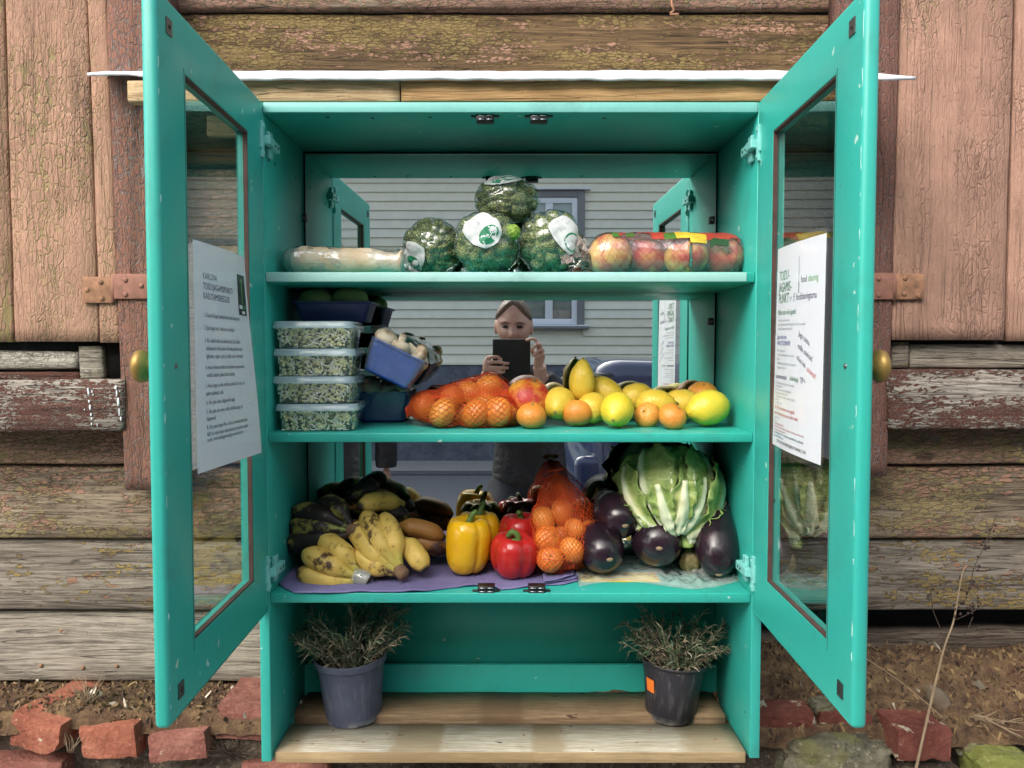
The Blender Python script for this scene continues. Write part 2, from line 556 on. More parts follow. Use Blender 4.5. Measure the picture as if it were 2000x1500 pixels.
TUB = glass_mat('clear_tub_plastic', (.95, .98, .97, 1), 1.5, .05, .12, 90, .07, (.75, .88, .9, 1), boost=1.5)
LID = glass_mat('frosted_lid_plastic', (.86, .94, .96, 1), 1.5, .12, .12, 90, .42, (.62, .80, .86, 1), boost=1.3)
FILM_R = glass_mat('rosy_bag_film', (.97, .90, .89, 1), 1.5, .12, 1.0, 30, .10, (.78, .55, .5, 1), boost=2.6)
FILM_RC = glass_mat('rosy_crumpled_film', (.96, .90, .88, 1), 1.5, .12, 1.0, 40, .30, (.74, .58, .54, 1), boost=2.6)
LAMI = glass_mat('laminate_film', (1, 1, 1, 1), 1.45, .03, .08, 12, .03, boost=.35)

b = NB('mirror_silver')
b.prin((.86, .90, .88, 1), .0, metal=1.0)
MIRROR = b.done()
DARK = plain('dark_gap', RGB(34, 34, 32), .8)
BROWNBEAD = plain('brown_glazing_bead', RGB(70, 50, 44), .8, var=.3)
BLACKPL = plain('black_plastic', RGB(26, 26, 28), .35)
CHROME = plain('bright_steel', RGB(190, 196, 200), .25, 1.0)
HINGEM = plain('painted_hinge', RGB(120, 192, 186), .4)
BRASS = plain('aged_brass', RGB(150, 122, 66), .46, .55, .25, 30)
RUST = plain('rusty_iron_plate', RGB(146, 108, 82), .8, .2, .4, 60, .5)
IRON = plain('painted_iron_strap', RGB(138, 96, 80), .75, .1, .25, 60, .3)
STEELSCREW = plain('screw_steel', RGB(110, 112, 112), .4, .9)
SHEETW = plain('white_roof_sheet', RGB(214, 214, 218), .5, var=.05, bump=.05)
PAPER = plain('paper_white', RGB(220, 224, 230), .6, var=.015, bump=0)
INK = plain('ink_grey_blue', RGB(70, 84, 104), .6, bump=0)
INKBLK = plain('ink_black', RGB(28, 30, 32), .6, bump=0)
INKGRN = plain('ink_green', RGB(24, 118, 66), .6, bump=0)
INKLIME = plain('ink_lime', RGB(96, 168, 92), .6, bump=0)
INKBLUE = plain('ink_blue', RGB(38, 62, 138), .6, bump=0)
INKRED = plain('ink_red', RGB(186, 52, 52), .6, bump=0)
INKNAVY = plain('ink_navy', RGB(36, 46, 84), .6, bump=0)
INKPALE = plain('ink_pale_grey', RGB(150, 156, 162), .6, bump=0)

# ================================================================== the old wooden house
WM = {}
def root(name, label, cat, loc, group=None):
    o = thing(name, label, cat, loc, group=group)
    WM[o.name] = Matrix.Translation(V(loc))
    return o
def wpart(name, bm, mat, parent, smooth=True):
    """a part whose mesh is written in world coordinates"""
    o = obj(name, bm, mat, None, smooth=smooth)
    o.parent = parent
    m = WM.get(parent.name)
    if m is not None: o.matrix_parent_inverse = m.inverted()
    return o

YW = 1.53
house = root('wooden_house', 'old wooden house wall with flaking pink and ochre paint behind the teal cabinet', 'house', (0, 1.6, 0))
wpart('sheathing', newbox(-2.2, 2.2, 1.64, 1.70, .4, 2.6), DARK, house)
ys = [-290, -132, 20, 172, 325, 470, 620, 765, 907, 1052, 1192, 1331]
bmat = [PINK_H2, PINK_H2, OCHRE_H, OCHRE_H, PINK_H2, PINK_H, PINK_H, PINK_H2, PINK_H, GREY_H, BARE_H]
for i in range(len(ys) - 1):
    z1, z0 = P(1000, ys[i], YW).z, P(1000, ys[i + 1], YW).z
    x0, x1 = -1.5, (1.5 if i < 10 else .25)
    hw = (z1 - z0) / 2 - .0022
    zc = (z1 + z0) / 2
    bm = beam((x0, YW, zc), (x1, YW + .002, zc), (0, .007, hw), .024, 60, .0022, .004, i, warp=.0022, m=6)
    wpart('siding_board', bm, bmat[i], house)
# shutters, casings and sills on both sides of the cabinet
def vboard(name, top, bot, Y, th, mat, parent, seed, cham=.003, n=30):
    """vertical plank from pixel columns (left, right, row) at the top and at the bottom"""
    a0, a1 = P(top[0], top[2], Y), P(top[1], top[2], Y)
    b0, b1 = P(bot[0], bot[2], Y), P(bot[1], bot[2], Y)
    bm = beam((a0 + a1) / 2, (b0 + b1) / 2, (a1 - a0) / 2, th, n, .0016, cham, seed, (b1 - b0) / 2, .0012)
    return wpart(name, bm, mat, parent)
def hboard(name, l, r, Y, th, mat, parent, seed, n=30, wob=.0018):
    """horizontal plank from pixel rows (top, bottom, column) at the left and right end"""
    a0, a1 = P(l[2], l[1], Y), P(l[2], l[0], Y)
    b0, b1 = P(r[2], r[1], Y), P(r[2], r[0], Y)
    bm = beam((a0 + a1) / 2, (b0 + b1) / 2, (a1 - a0) / 2, th, n, wob, .004, seed, (b1 - b0) / 2, .0015)
    return wpart(name, bm, mat, parent)
lsh = root('window_shutter', 'closed plank shutter with flaking pink paint and grey bare streaks beside the rusty hinge', 'shutter', (-.9, 1.48, P(0, 668, 1.475).z), 'plank shutters beside the cabinet')
vboard('shutter_board', (-260, 3, -150), (-235, 26, 668), 1.479, .022, SHUT_V, lsh, 1)
vboard('shutter_board', (5, 163, -150), (28, 193, 667), 1.475, .022, SHUT_V, lsh, 2)
vboard('shutter_board', (164.5, 202, -150), (194.5, 234, 669), 1.473, .022, SHUT_V, lsh, 3)
rsh = root('window_shutter', 'closed rose pink plank shutter, paint mostly sound, with a dark crack between its boards', 'shutter', (.9, 1.48, P(2000, 665, 1.475).z), 'plank shutters beside the cabinet')
vboard('shutter_board', (1763, 1986, -150), (1741, 1962, 664), 1.475, .022, SHUT_V2, rsh, 5)
vboard('shutter_board', (1990, 2230, -150), (1967, 2200, 666), 1.479, .022, SHUT_V2, rsh, 6)
vboard('casing_board', (201, 322, -150), (243, 350, 958), 1.468, .05, CASE_V, house, 8, n=40)
vboard('casing_board', (1642, 1763, -150), (1630, 1734, 930), 1.468, .05, CASE_V2, house, 9, n=40)
# below the shutters: grey boards, block, dark sheets painted in for the hole's shade, projecting red brown sill
wpart('recess_shade', newbox(-1.6, P(246, 700, 1.512).x, 1.509, 1.52, P(0, 760, 1.51).z, P(0, 640, 1.51).z), DARK, house)
wpart('recess_shade', newbox(P(1730, 700, 1.512).x, 1.6, 1.509, 1.52, P(0, 760, 1.51).z, P(0, 640, 1.51).z), DARK, house)
hboard('sill_batten', (682, 722, -260), (687, 722, 151), 1.498, .02, WHITE_H, house, 11)
hboard('sill_batten', (725, 742, -260), (727, 744, 155), 1.494, .02, SILL_H, house, 12)
vboard('sill_block', (152, 199, 676), (156, 201, 741), 1.490, .02, WHITE_H, house, 13, n=6)
hboard('window_sill', (741, 844, -260), (741, 842, 241), 1.462, .06, SILL_H, house, 14, 40)
hboard('sill_batten', (671, 719, 1778), (676, 719, 2280), 1.498, .02, BARE_H, house, 15)
vboard('sill_block', (1744, 1777, 668), (1741, 1775, 718), 1.492, .02, GREY_H, house, 16, n=6)
hboard('window_sill', (721, 838, 1735), (724, 840, 2280), 1.462, .06, SILL_H, house, 17, 40)
rnd = random.Random(4)
bm = bmesh.new()
for (x, y, a, b_) in [(172, 762, 2.2, 5), (173, 768, 2, 4), (180, 765, 1.6, 3), (182, 771, 1.4, 2.4), (174, 784, 2, 3.4), (176, 796, 2.2, 6), (178, 810, 2, 3.5), (179, 818, 1.7, 2.6), (179, 828, 1.6, 3.2), (190, 830, .9, 4), (165, 800, 1.2, 1.8),
                      (226, 757, 2.6, 4), (228, 768, 1.8, 7), (231, 785, 2.4, 9), (233, 805, 1.6, 8), (236, 818, 1.8, 5), (234, 764, 1.2, 2)]:
    c = P(x, y, 1.4608)
    ball(bm, c, (a * PPM(1.46), .0012, b_ * PPM(1.46)), 8, 5)
wpart('paint_drips', bm, SHEETW, house)['kind'] = 'stuff'
def hinge_plate(par, px, py, x0, x1, y0, y1, Y, mat, bolts, nm):
    a, b_ = P(x0, y1, Y), P(x1, y0, Y)
    o = wpart(nm, newbox(a.x, b_.x, Y - .003, Y + .004, a.z, b_.z, .0012), mat, par)
    bm = bmesh.new()
    for (bx, by) in bolts:
        c = P(bx, by, Y - .003)
        ball(bm, c, (.0052, .003, .0052), 10, 6)
    wpart('bolts', bm, mat, o)
hinge_plate(lsh, 0, 0, 163, 221, 541, 592, 1.470, RUST, [(170, 566), (199, 583), (197, 551)], 'hinge_plate')
hinge_plate(lsh, 0, 0, 224, 300, 535, 584, 1.465, IRON, [(245, 547), (245, 575), (276, 558)], 'hinge_strap')
hinge_plate(rsh, 0, 0, 1747, 1805, 535, 585, 1.470, RUST, [(1768, 543), (1766, 574), (1795, 578)], 'hinge_plate')
hinge_plate(rsh, 0, 0, 1690, 1744, 533, 585, 1.465, IRON, [(1716, 544), (1716, 576)], 'hinge_strap')
for par, x, a, b_ in ((lsh, 222.5, 536, 590), (rsh, 1745.5, 534, 587)):
    bm = bmesh.new()
    tube(bm, [P(x, a, 1.468), P(x, b_, 1.468)], .0045, 10)
    wpart('hinge_pin', bm, IRON, par)
# nails in the boards
bm = bmesh.new()
for (x, y) in [(162, 1304), (228, 1301), (119, 1232), (80, 1300), (258, 815), (60, 262)]:
    ball(bm, P(x, y, 1.525), (.004, .002, .004), 8, 5)
wpart('nails', bm, RUST, house)['kind'] = 'stuff'
bm = bmesh.new()
tube(bm, catmull([P(1313, -20, 1.512), P(1312, 8, 1.512), P(1316, 20, 1.512), P(1309, 27, 1.513), P(1326, 28, 1.512)], 4), .0022, 6)
wpart('hook', bm, RUST, house)

# ------------------------------------------------------------------ foundation, earth, street
def earth_mat():
    b = NB('earth')
    v = b.coord(offset=False)
    a = b.noise(v, 30, 9, .7)
    c = b.noise(v, 160, 5, .7)
    big = b.noise(v, 5, 4)
    col = b.ramp(a, [(.28, RGB(52, 40, 32)), (.48, RGB(98, 78, 60)), (.66, RGB(134, 110, 80)), (.8, RGB(158, 140, 112))])
    col = b.mix(b.step(big, .45, .62), col, b.mix(.55, col, RGB(84, 60, 48)))
    col = b.mix(b.step(c, .62, .72), col, RGB(146, 124, 88))
    col = b.mix(b.step(c, .40, .33), col, RGB(46, 36, 30))
    h = b.math('ADD', a, b.math('MULTIPLY', c, .8))
    b.prin(col, .95, b.bump(h, 1.0, .006), spec=.15)
    return b.done()
EARTH = earth_mat()
def stone_mat(name, c0, c1, moss=.3, mosscol=RGB(112, 112, 66)):
    b = NB(name)
    v = b.coord()
    a = b.noise(v, 22, 10, .7)
    c = b.noise(v, 110, 5, .65)
    g = b.noise(v, 9, 6, .65)
    col = b.ramp(a, [(.3, tuple(x * .5 for x in c0[:3]) + (1,)), (.5, c0), (.7, c1)])
    col = b.mix(b.step(c, .58, .66), col, tuple(min(1, x * 1.35) for x in c1[:3]) + (1,))
    col = b.mix(b.step(c, .42, .36), col, tuple(x * .4 for x in c0[:3]) + (1,))
    col = b.mix(b.step(g, .66 - moss * .3, .74 - moss * .3), col, b.mix(.6, col, mosscol))
    b.prin(col, .9, b.bump(b.math('ADD', a, b.math('MULTIPLY', c, .5)), 1.0, .007), spec=.2)
    return b.done()
STONE = stone_mat('mossy_granite', RGB(100, 96, 80), RGB(138, 132, 112), .4)
STONE2 = stone_mat('dark_stone', RGB(84, 74, 64), RGB(124, 112, 96), .1)
MOSSY = stone_mat('green_mossy_stone', RGB(104, 104, 70), RGB(138, 136, 92), .95, RGB(122, 128, 58))
def brick_mat(name, c0, c1, lich=.2):
    b = NB(name)
    v = b.coord()
    a = b.noise(v, 14, 8, .65)
    c = b.noise(v, 90, 5, .6)
    l = b.noise(v, 24, 7, .65)
    col = b.ramp(a, [(.3, tuple(x * .6 for x in c0[:3]) + (1,)), (.48, c0), (.68, c1)])
    col = b.mix(b.math('MULTIPLY', b.step(c, .55, .68), .4), col, tuple(min(1, x * 1.3) for x in c1[:3]) + (1,))
    col = b.mix(b.step(l, .70 - lich * .25, .73 - lich * .25), col, RGB(182, 172, 146))
    z = b.sep(b.n('TexCoord').outputs['Normal'])[2]
    b.prin(col, .88, b.bump(b.math('ADD', a, b.math('MULTIPLY', c, .9)), 1.0, .005), spec=.2)
    return b.done()
BRICK = brick_mat('orange_red_brick', RGB(140, 84, 66), RGB(168, 112, 90), .2)
BRICK2 = brick_mat('purple_red_brick', RGB(128, 82, 72), RGB(154, 108, 94), .12)
BRICK3 = brick_mat('red_brick_with_lichen', RGB(108, 62, 52), RGB(130, 82, 70), .45)

def earth_h(x, y):
    t = (y - 1.40) / .15
    left = -.656 - .002 * t
    right = -.682 + .085 * smooth01(t)
    k = smooth01((x + .2) / .6)
    z = lerp(left, right, k)
    if y < 1.41: z -= .06 * ((1.41 - y) / .018) ** 2 * .6
    q = V((x * 7, y * 7, 0))
    return H + z + noise.noise(q) * .012 + noise.noise(q * 4) * .005 + noise.noise(q * 13) * .0025
bm = bmesh.new()
nx, ny = 320, 34
grid_faces(bm, [[V((lerp(-1.4, 1.4, i / nx), lerp(1.392, 1.66, j / ny), earth_h(lerp(-1.4, 1.4, i / nx), lerp(1.392, 1.66, j / ny)))) for j in range(ny + 1)] for i in range(nx + 1)])
structure(obj('earth_ledge', bm, EARTH))
# rough stone face of the foundation below the earth
bm = bmesh.new()
nx, ny = 200, 50
rows = []
for i in range(nx + 1):
    row = []
    for j in range(ny + 1):
        x, z = lerp(-1.6, 1.6, i / nx), lerp(-.05, H - .675, j / ny)
        q = V((x * 4, 0, z * 5))
        d = noise.cell(V((x * 3.2 + noise.noise(q) * .5, 0, z * 5 + noise.noise(q + V((4, 4, 4))) * .5))) * .02
        y = 1.425 - d - noise.noise(q * 3) * .012 - noise.noise(q * 11) * .004
        if j == ny: y += .02
        row.append(V((x, y, z)))
    rows.append(row)
grid_faces(bm, rows)
structure(obj('foundation_wall', bm, STONE2))
# loose crumbs, chips and bark on the earth: nobody could count them
bm = bmesh.new()
rnd = random.Random(11)
for k in range(5200):
    x = rnd.uniform(-1.05, 1.05)
    if -.38 < x < .37: continue
    y = 1.396 + .174 * rnd.random()
    z = earth_h(x, y)
    s = rnd.choice([.0012, .0016, .002, .002, .003]) * rnd.uniform(.7, 1.5)
    if k % 90 == 0: s *= 2.2
    R = Euler((rnd.uniform(0, 6), rnd.uniform(0, 6), rnd.uniform(0, 6))).to_matrix()
    ln = rnd.uniform(1, 3.2)
    pts = [R @ V(p) + V((x, y, z + s * .4)) for p in ((-s * ln, -s, 0), (s * ln, -s * .7, s * .3), (s * ln * .8, s, 0), (-s * ln, s * .8, s * .4), (0, 0, s * 1.1))]
    vs = [bm.verts.new(p) for p in pts]
    mi = rnd.choice([0, 0, 0, 1, 1, 1, 2]) if k % 90 else 3
    for f in ((0, 1, 4), (1, 2, 4), (2, 3, 4), (3, 0, 4), (3, 2, 1, 0)):
        fc = bm.faces.new([vs[i] for i in f]); fc.material_index = mi
CR = [plain('crumb_brown', RGB(116, 94, 66), .9), plain('crumb_dark', RGB(70, 54, 42), .9), plain('crumb_tan', RGB(140, 116, 80), .9), plain('crumb_pale', RGB(196, 186, 166), .9)]
o = obj('loose_crumbs', bm, CR, smooth=False)
tag(o, 'crumbs of earth, bark and mortar scattered along the earth ledge', 'debris', kind='stuff')

def brick_mesh(lx, ly, lz, seed, chip=None):
    """lx wide, ly deep (front at y=0), lz high, centred; worn corners"""
    bm = bmesh.new()
    box(bm, -lx / 2, lx / 2, 0, ly, -lz / 2, lz / 2)
    bmesh.ops.subdivide_edges(bm, edges=bm.edges[:], cuts=5, use_grid_fill=True)
    for v in bm.verts:
        p = v.co.copy()
        e = (abs(p.x) / (lx / 2) > .97) + (p.y < .001 or p.y > ly - .001) + (abs(p.z) / (lz / 2) > .97)
        q = p * 40 + V((seed * 7, 0, seed))
        if e >= 2:
            k = .0012 + .005 * max(0, noise.noise(q))
            v.co = p - V((math.copysign(k, p.x) if abs(p.x) / (lx / 2) > .97 else 0, (k if p.y > ly / 2 else -k) if (p.y < .001 or p.y > ly - .001) else 0, math.copysign(k, p.z) if abs(p.z) / (lz / 2) > .97 else 0))
        v.co += V((noise.noise(q), noise.noise(q + V((5, 0, 0))), noise.noise(q + V((0, 5, 0))))) * .0018
        if chip:
            n, d = chip
            s = p.dot(n) - d
            if s > 0: v.co -= n * (s * (.85 + .3 * noise.noise(q * 2)))
    return bm
def brick(quad, Y, depth, mat, label, seed, yaw=0.0, chip=None, group=None):
    tl, tr, br, bl = [P(x, y, Y) for x, y in quad]
    c = (tl + tr + br + bl) / 4
    lx = ((tr - tl).length + (br - bl).length) / 2
    lz = ((tl - bl).length + (tr - br).length) / 2
    roll = -math.atan2((tr - tl).z + (br - bl).z, (tr - tl).x + (br - bl).x)
    o = obj('brick', brick_mesh(lx, depth, lz, seed, chip), mat, None, c, (0, roll, yaw))
    autosmooth(o.data, 28)
    return tag(o, label, 'brick', group)
n1 = V((1, 0, -.75)).normalized()
brick([(17, 1391), (128, 1411), (122, 1478), (2, 1466)], 1.385, .17, BRICK, 'orange red brick with its lower corner broken off, by the shutter side of the ledge', 1, -.25, (n1, .043))
brick([(148, 1424), (266, 1413), (271, 1478), (153, 1488)], 1.38, .17, BRICK, 'orange red brick with pale mortar smears beside the dry root tuft', 2, -.12)
brick([(282, 1440), (404, 1427), (403, 1482), (290, 1493)], 1.375, .17, BRICK2, 'dusky red brick under the lower corner of the open cabinet door', 3, -.05)
brick([(424, 1378), (560, 1386), (556, 1451), (420, 1443)], 1.40, .15, BRICK2, 'pinkish red brick standing higher than the rest, against the cabinet side', 4, .02)
brick([(-30, 1482), (120, 1490), (120, 1560), (-30, 1555)], 1.40, .12, BRICK2, 'dull purple red brick set in the course under the broken brick', 5)
brick([(470, 1488), (640, 1492), (640, 1560), (470, 1558)], 1.40, .12, BRICK2, 'dark red brick half hidden under the end of the pale plank', 6)
brick([(1482, 1391), (1592, 1389), (1592, 1424), (1482, 1428)], 1.405, .1, BRICK3, 'thin red brick edge in the earth beside the cabinet leg', 7, .02)
brick([(1600, 1391), (1705, 1400), (1705, 1424), (1600, 1420)], 1.41, .1, BRICK3, 'red brick edge behind the lower tip of the open door', 8)
brick([(1748, 1424), (1862, 1426), (1862, 1490), (1755, 1486)], 1.36, .12, BRICK3, 'red brick with grey green lichen behind the dry weed stem', 9, .06)
def stone(c, r, mat, label, seed, nm='stone', amp=.22):
    bm = bmesh.new()
    bmesh.ops.create_icosphere(bm, subdivisions=5, radius=1.0)
    for v in bm.verts:
        p = v.co.copy()
        d = 1 + amp * noise.noise(p * 1.6 + V((seed * 3, 0, 0))) + amp * .35 * noise.noise(p * 5 + V((seed, 0, 0))) + amp * .12 * noise.noise(p * 14)
        sq = V([math.copysign(abs(a) ** .62, a) for a in p])
        v.co = V((sq.x * r[0], sq.y * r[1], sq.z * r[2])) * d
    return tag(obj(nm, bm, mat, None, c), label, 'stone')
stone(P(1628, 1492, 1.40) + V((0, .03, 0)), (.115, .075, .058), STONE, 'big grey granite stone with greenish lichen beside the cabinet leg', 1)
stone(P(1800, 1535, 1.385) + V((0, .04, 0)), (.08, .06, .04), STONE2, 'dull stone in the foundation under the lichened brick', 9)
stone(P(1945, 1500, 1.38), (.055, .045, .035), MOSSY, 'stone covered in bright green moss beyond the lichened brick', 2)
stone(P(1895, 1452, 1.42), (.034, .03, .017), STONE, 'flat pale stone above the mossy stone', 3)
stone(P(1603, 1378, 1.44), (.022, .02, .012), STONE, 'small pale stone half buried behind the open door corner', 4)
stone(P(1722, 1371, 1.46), (.007, .006, .005), CR[3], 'white mortar lump on the brown earth', 5)
stone(P(68, 1392, 1.43), (.012, .01, .009), CR[3], 'pale mortar lump on top of the broken brick', 6)
stone(P(1900, 1330, 1.54), (.14, .04, .024), STONE2, 'long flat stone lying under the rotten beam', 7, amp=.35)
# rotten beam in the gap under the boards
bm = beam(P(1400, 1275, 1.565), P(2250, 1254, 1.565), (0, .004, .034), .06, 60, .006, .008, 44, warp=.009, m=8)
wpart('rotten_beam', bm, ROT, house)
# dry leaf
bm = bmesh.new()
c = P(1835, 1368, 1.455)
rows = []
for i in range(9):
    t = i / 8
    wv = .019 * sin(pi * min(1, t * 1.05 + .03)) ** .8
    ax = V((.03 * (t - .5) * 1.6, 0, -.062 * (t - .5)))
    rows.append([c + ax + V((1, 0, .35)).normalized() * (wv * s) + V((0, -.012 * (1 - abs(s)) - .006 * noise.noise(V((t * 4, s * 3, 1))), 0)) for s in (-1, -.6, -.2, .2, .6, 1)])
grid_faces(bm, rows)
o = obj('dry_leaf', bm, plain('dry_leaf_grey', RGB(116, 102, 84), .85, var=.25, bump=.4))
m = o.modifiers.new('solid', 'SOLIDIFY'); m.thickness = .0006
tag(o, 'curled grey brown dry leaf on the earth behind the weed stem', 'leaf')
TWIG = plain('dry_twig', RGB(146, 126, 100), .85, var=.25)
DARKTWIG = plain('dark_rootlet', RGB(70, 56, 46), .9)
def tuft(name, label, cat, base, n, length, spread, r, mat, seed, mx=V((0, 0, 1))):
    rnd = random.Random(seed)
    bm = bmesh.new()
    for k in range(n):
        d = (mx + V((rnd.uniform(-1, 1), rnd.uniform(-.6, .3), rnd.uniform(-.5, .6))) * spread).normalized()
        L = length * rnd.uniform(.5, 1)
        p = V(base) + V((rnd.uniform(-1, 1), rnd.uniform(-.5, .5), rnd.uniform(-.3, .3))) * length * .12
        pts = [p]
        for s in range(5):
            d = (d + V((rnd.uniform(-1, 1), rnd.uniform(-1, 1), rnd.uniform(-1, 1))) * .28).normalized()
            p = p + d * L / 5
            pts.append(p)
        tube(bm, pts, [r * rnd.uniform(.8, 1.2)] * 5 + [r * .4], 4)
    return tag(obj(name, bm, mat), label, cat)
tuft('root_tuft', 'tuft of dry grey roots hanging under the lowest board between two bricks', 'roots', P(172, 1375, 1.42), 26, .06, .75, .0007, TWIG, 3)
tuft('root_tuft', 'thin dry roots hanging in the gap between the mortar smeared brick and its neighbour', 'roots', P(140, 1470, 1.385), 10, .05, .5, .0007, TWIG, 4)
tuft('root_tuft', 'tangle of dark rootlets under the brick that stands higher', 'roots', P(452, 1478, 1.40), 60, .06, 1.6, .0007, DARKTWIG, 5)
tuft('grass_tuft', 'flattened tuft of dry straw beyond the curled leaf', 'dry grass', P(1905, 1400, 1.42), 34, .09, .45, .0007, TWIG, 6, V((1, -.1, -.45)))
# dry weed stem
wd = root('dry_weed', 'tall thin dry weed with dark seed heads leaning in front of the wall', 'weed', P(1783, 1520, 1.33))
WY = 1.34
stem = [P(1783, 1530, WY), P(1805, 1430, WY), P(1828, 1330, WY), P(1845, 1262, WY), P(1862, 1215, WY), P(1872, 1160, WY), P(1880, 1118, WY), P(1888, 1105, WY)]
bm = bmesh.new()
tube(bm, catmull(stem, 4), [lerp(.0026, .0008, i / 28) for i in range(29)], 7)
wpart('stem', bm, TWIG, wd)
bran = [[(1846, 1258), (1836, 1226), (1822, 1190), (1819, 1160), (1820, 1140)], [(1862, 1212), (1890, 1200), (1912, 1186), (1917, 1175)], [(1838, 1285), (1868, 1258), (1886, 1236), (1900, 1205)], [(1880, 1180), (1893, 1150), (1902, 1110), (1914, 1085), (1925, 1060), (1934, 1040), (1946, 1005)]]
rnd = random.Random(8)
for br in bran:
    bm = bmesh.new()
    tube(bm, catmull([P(x, y, WY + .004) for x, y in br], 4), .0007, 5)
    wpart('twig', bm, DARKTWIG, wd)
bm = bmesh.new()
for (x0, y0, x1, y1, n) in [(1868, 1205, 1880, 1120, 10), (1895, 1200, 1918, 1175, 9), (1900, 1130, 1940, 1025, 16), (1815, 1170, 1824, 1150, 5), (1870, 1185, 1905, 1180, 8), (1880, 1160, 1900, 1140, 8)]:
    for k in range(n):
        t = rnd.random()
        ball(bm, P(lerp(x0, x1, t) + rnd.uniform(-8, 8), lerp(y0, y1, t) + rnd.uniform(-8, 8), WY + .004 + rnd.uniform(-.01, .01)), (rnd.uniform(.0016, .0034), .002, rnd.uniform(.0014, .003)), 6, 4, Euler((0, rnd.uniform(0, 3), 0)).to_matrix())
wpart('seed_heads', bm, plain('seed_dark', RGB(58, 44, 40), .9), wd)['kind'] = 'stuff'
bm = bmesh.new()
tube(bm, catmull([P(1690, 1285, 1.42), P(1750, 1325, 1.42), P(1800, 1365, 1.41), P(1845, 1405, 1.40)], 4), .0008, 5)
tag(obj('dry_stalk', bm, TWIG), 'thin straight dry stalk lying across the earth behind the door', 'twig')

# ================================================================== the cabinet
XL, XR, TH = -.3935, .3885, .0165
YF, YM, YB = 1.262, 1.50, 1.515
ZT = P(1000, 199.5, YF).z
ZC = P(1000, 221, YF).z                 # underside of the top
Z1 = P(1000, 531, YF + .003).z; Z1b = P(1000, 551, YF + .003).z
Z2 = P(1000, 846, YF + .003).z; Z2b = P(1000, 864, YF + .003).z
Z3 = P(1000, 1159, YF + .003).z; Z3b = P(1000, 1178, YF + .003).z
ZB = P(1000, 1486, YF).z
cab = root('food_cabinet', 'teal painted food sharing cabinet with both glass doors open', 'cabinet', (0, 1.40, ZB))
wpart('side_panel', newbox(XL - TH, XL, YF, YB + .005, ZB - .002, ZT, .0016), TEAL, cab)
wpart('side_panel', newbox(XR, XR + TH, YF, YB + .005, ZB + .004, ZT, .0016), TEAL, cab)
wpart('top_panel', newbox(XL + .0005, XR - .0005, YF + .001, YB, ZC, ZT - .001, .0014), TEAL, cab)
wpart('top_edge_strip', newbox(XL + .001, XR - .001, YF - .0016, YF + .0005, ZC + .001, ZT - .0005, .0006), TEAL_TOP, cab)
for z1, z0, m in ((Z1, Z1b, TEAL_PALE), (Z2, Z2b, None), (Z3, Z3b, None)):
    s = wpart('shelf', newbox(XL + .0005, XR - .0005, YF + .004, YM - .003, z0, z1, .0014), TEAL, cab)
    if m:
        e = wpart('shelf_edge', newbox(XL + .001, XR - .014, YF + .0022, YF + .0035, z0 + .0008, z1 - .0006, .0005), m, s)
        e['label'] = 'pale mint worn front edge'
mir = wpart('back_mirror', newbox(XL + .004, XR - .004, YM, YM + .004, Z3 + .001, ZC - .005), MIRROR, cab, smooth=False)
bm = newbox(XL + .004, XR - .004, YM - .0008, YM + .003, ZC - .0072, ZC - .005)
wpart('mirror_edge', bm, plain('glass_edge_sky_glint', RGB(186, 214, 206), .2, bump=0), mir)  # bevelled edge of the mirror; its pale colour stands in for reflected sky
wpart('back_board', newbox(XL, XR, YM + .006, YB, Z3b, ZT - .002), DARK, cab)
for (px, py) in ((593, 425), (1391, 430), (1389, 628)):
    c = P(px, py, YM - .004)
    bm = newbox(c.x - .005, c.x + .005, YM - .006, YM - .0005, c.z - .007, c.z + .007, .001)
    o = wpart('mirror_clip', bm, BLACKPL, mir)
    bm = bmesh.new(); ball(bm, (c.x, YM - .0065, c.z), (.0025, .0015, .0025), 8, 5)
    wpart('screw', bm, STEELSCREW, o)
zr = P(1000, 1299, 1.47).z
zp = H - .6477
wpart('lower_back_panel', newbox(XL, XR, 1.481, 1.488, zr - .01, Z3b - .0005), TEAL, cab)
wpart('lower_back_rail', newbox(XL, XR, 1.470, 1.4805, zp - .03, zr, .001), TEAL, cab)
wpart('plank', beam((XL + .004, YF + .008, H - .6700), (XR - .004, YF + .008, H - .6700), (0, 0, .0093), .097, 30, .0008, .0014, 3, warp=.0006), [PALLET], cab)
# the front face of the plank has its own colour: a thin edge of sawn wood
wpart('plank_edge', newbox(XL + .005, XR - .005, YF + .0062, YF + .0076, H - .6788, H - .6612, .0005), PALLET_EDGE, cab)
wpart('plank', beam((XL + .008, 1.372, H - .6572), (XR - .01, 1.372, H - .6572), (0, 0, .0092), .095, 30, .001, .0014, 6, warp=.0006), PALLET2, cab)
for x_, y_ in ((-.335, 1.295), (-.31, 1.34), (-.215, 1.33), (-.12, 1.30), (.02, 1.325), (.085, 1.34), (.21, 1.30), (.24, 1.345), (.345, 1.31), (-.25, 1.30)):
    bm = bmesh.new(); ball(bm, (x_, y_, H - .6605), (.0028, .002, .0006), 8, 5); wpart('nail', bm, RUST, cab)
# holes and screw marks on the side panels
for (px, py) in ((573, 303), (578, 345), (525, 313), (537, 320)):
    d = ray(px, py); t = (XL + .0004) / d.x; c = V((0, 0, H)) + d * t
    bm = bmesh.new(); ball(bm, c, (.0006, .0022, .0026), 8, 5); wpart('screw_hole', bm, DARK, cab)
for (px, py) in ((640, 229), (728, 231), (840, 229), (1180, 231)):
    d = ray(px, py); t = (ZC - .0003 - H) / d.z; c = V((0, 0, H)) + d * t
    bm = bmesh.new(); ball(bm, c, (.0035, .0035, .0006), 8, 5); wpart('screw_hole', bm, DARK, cab)
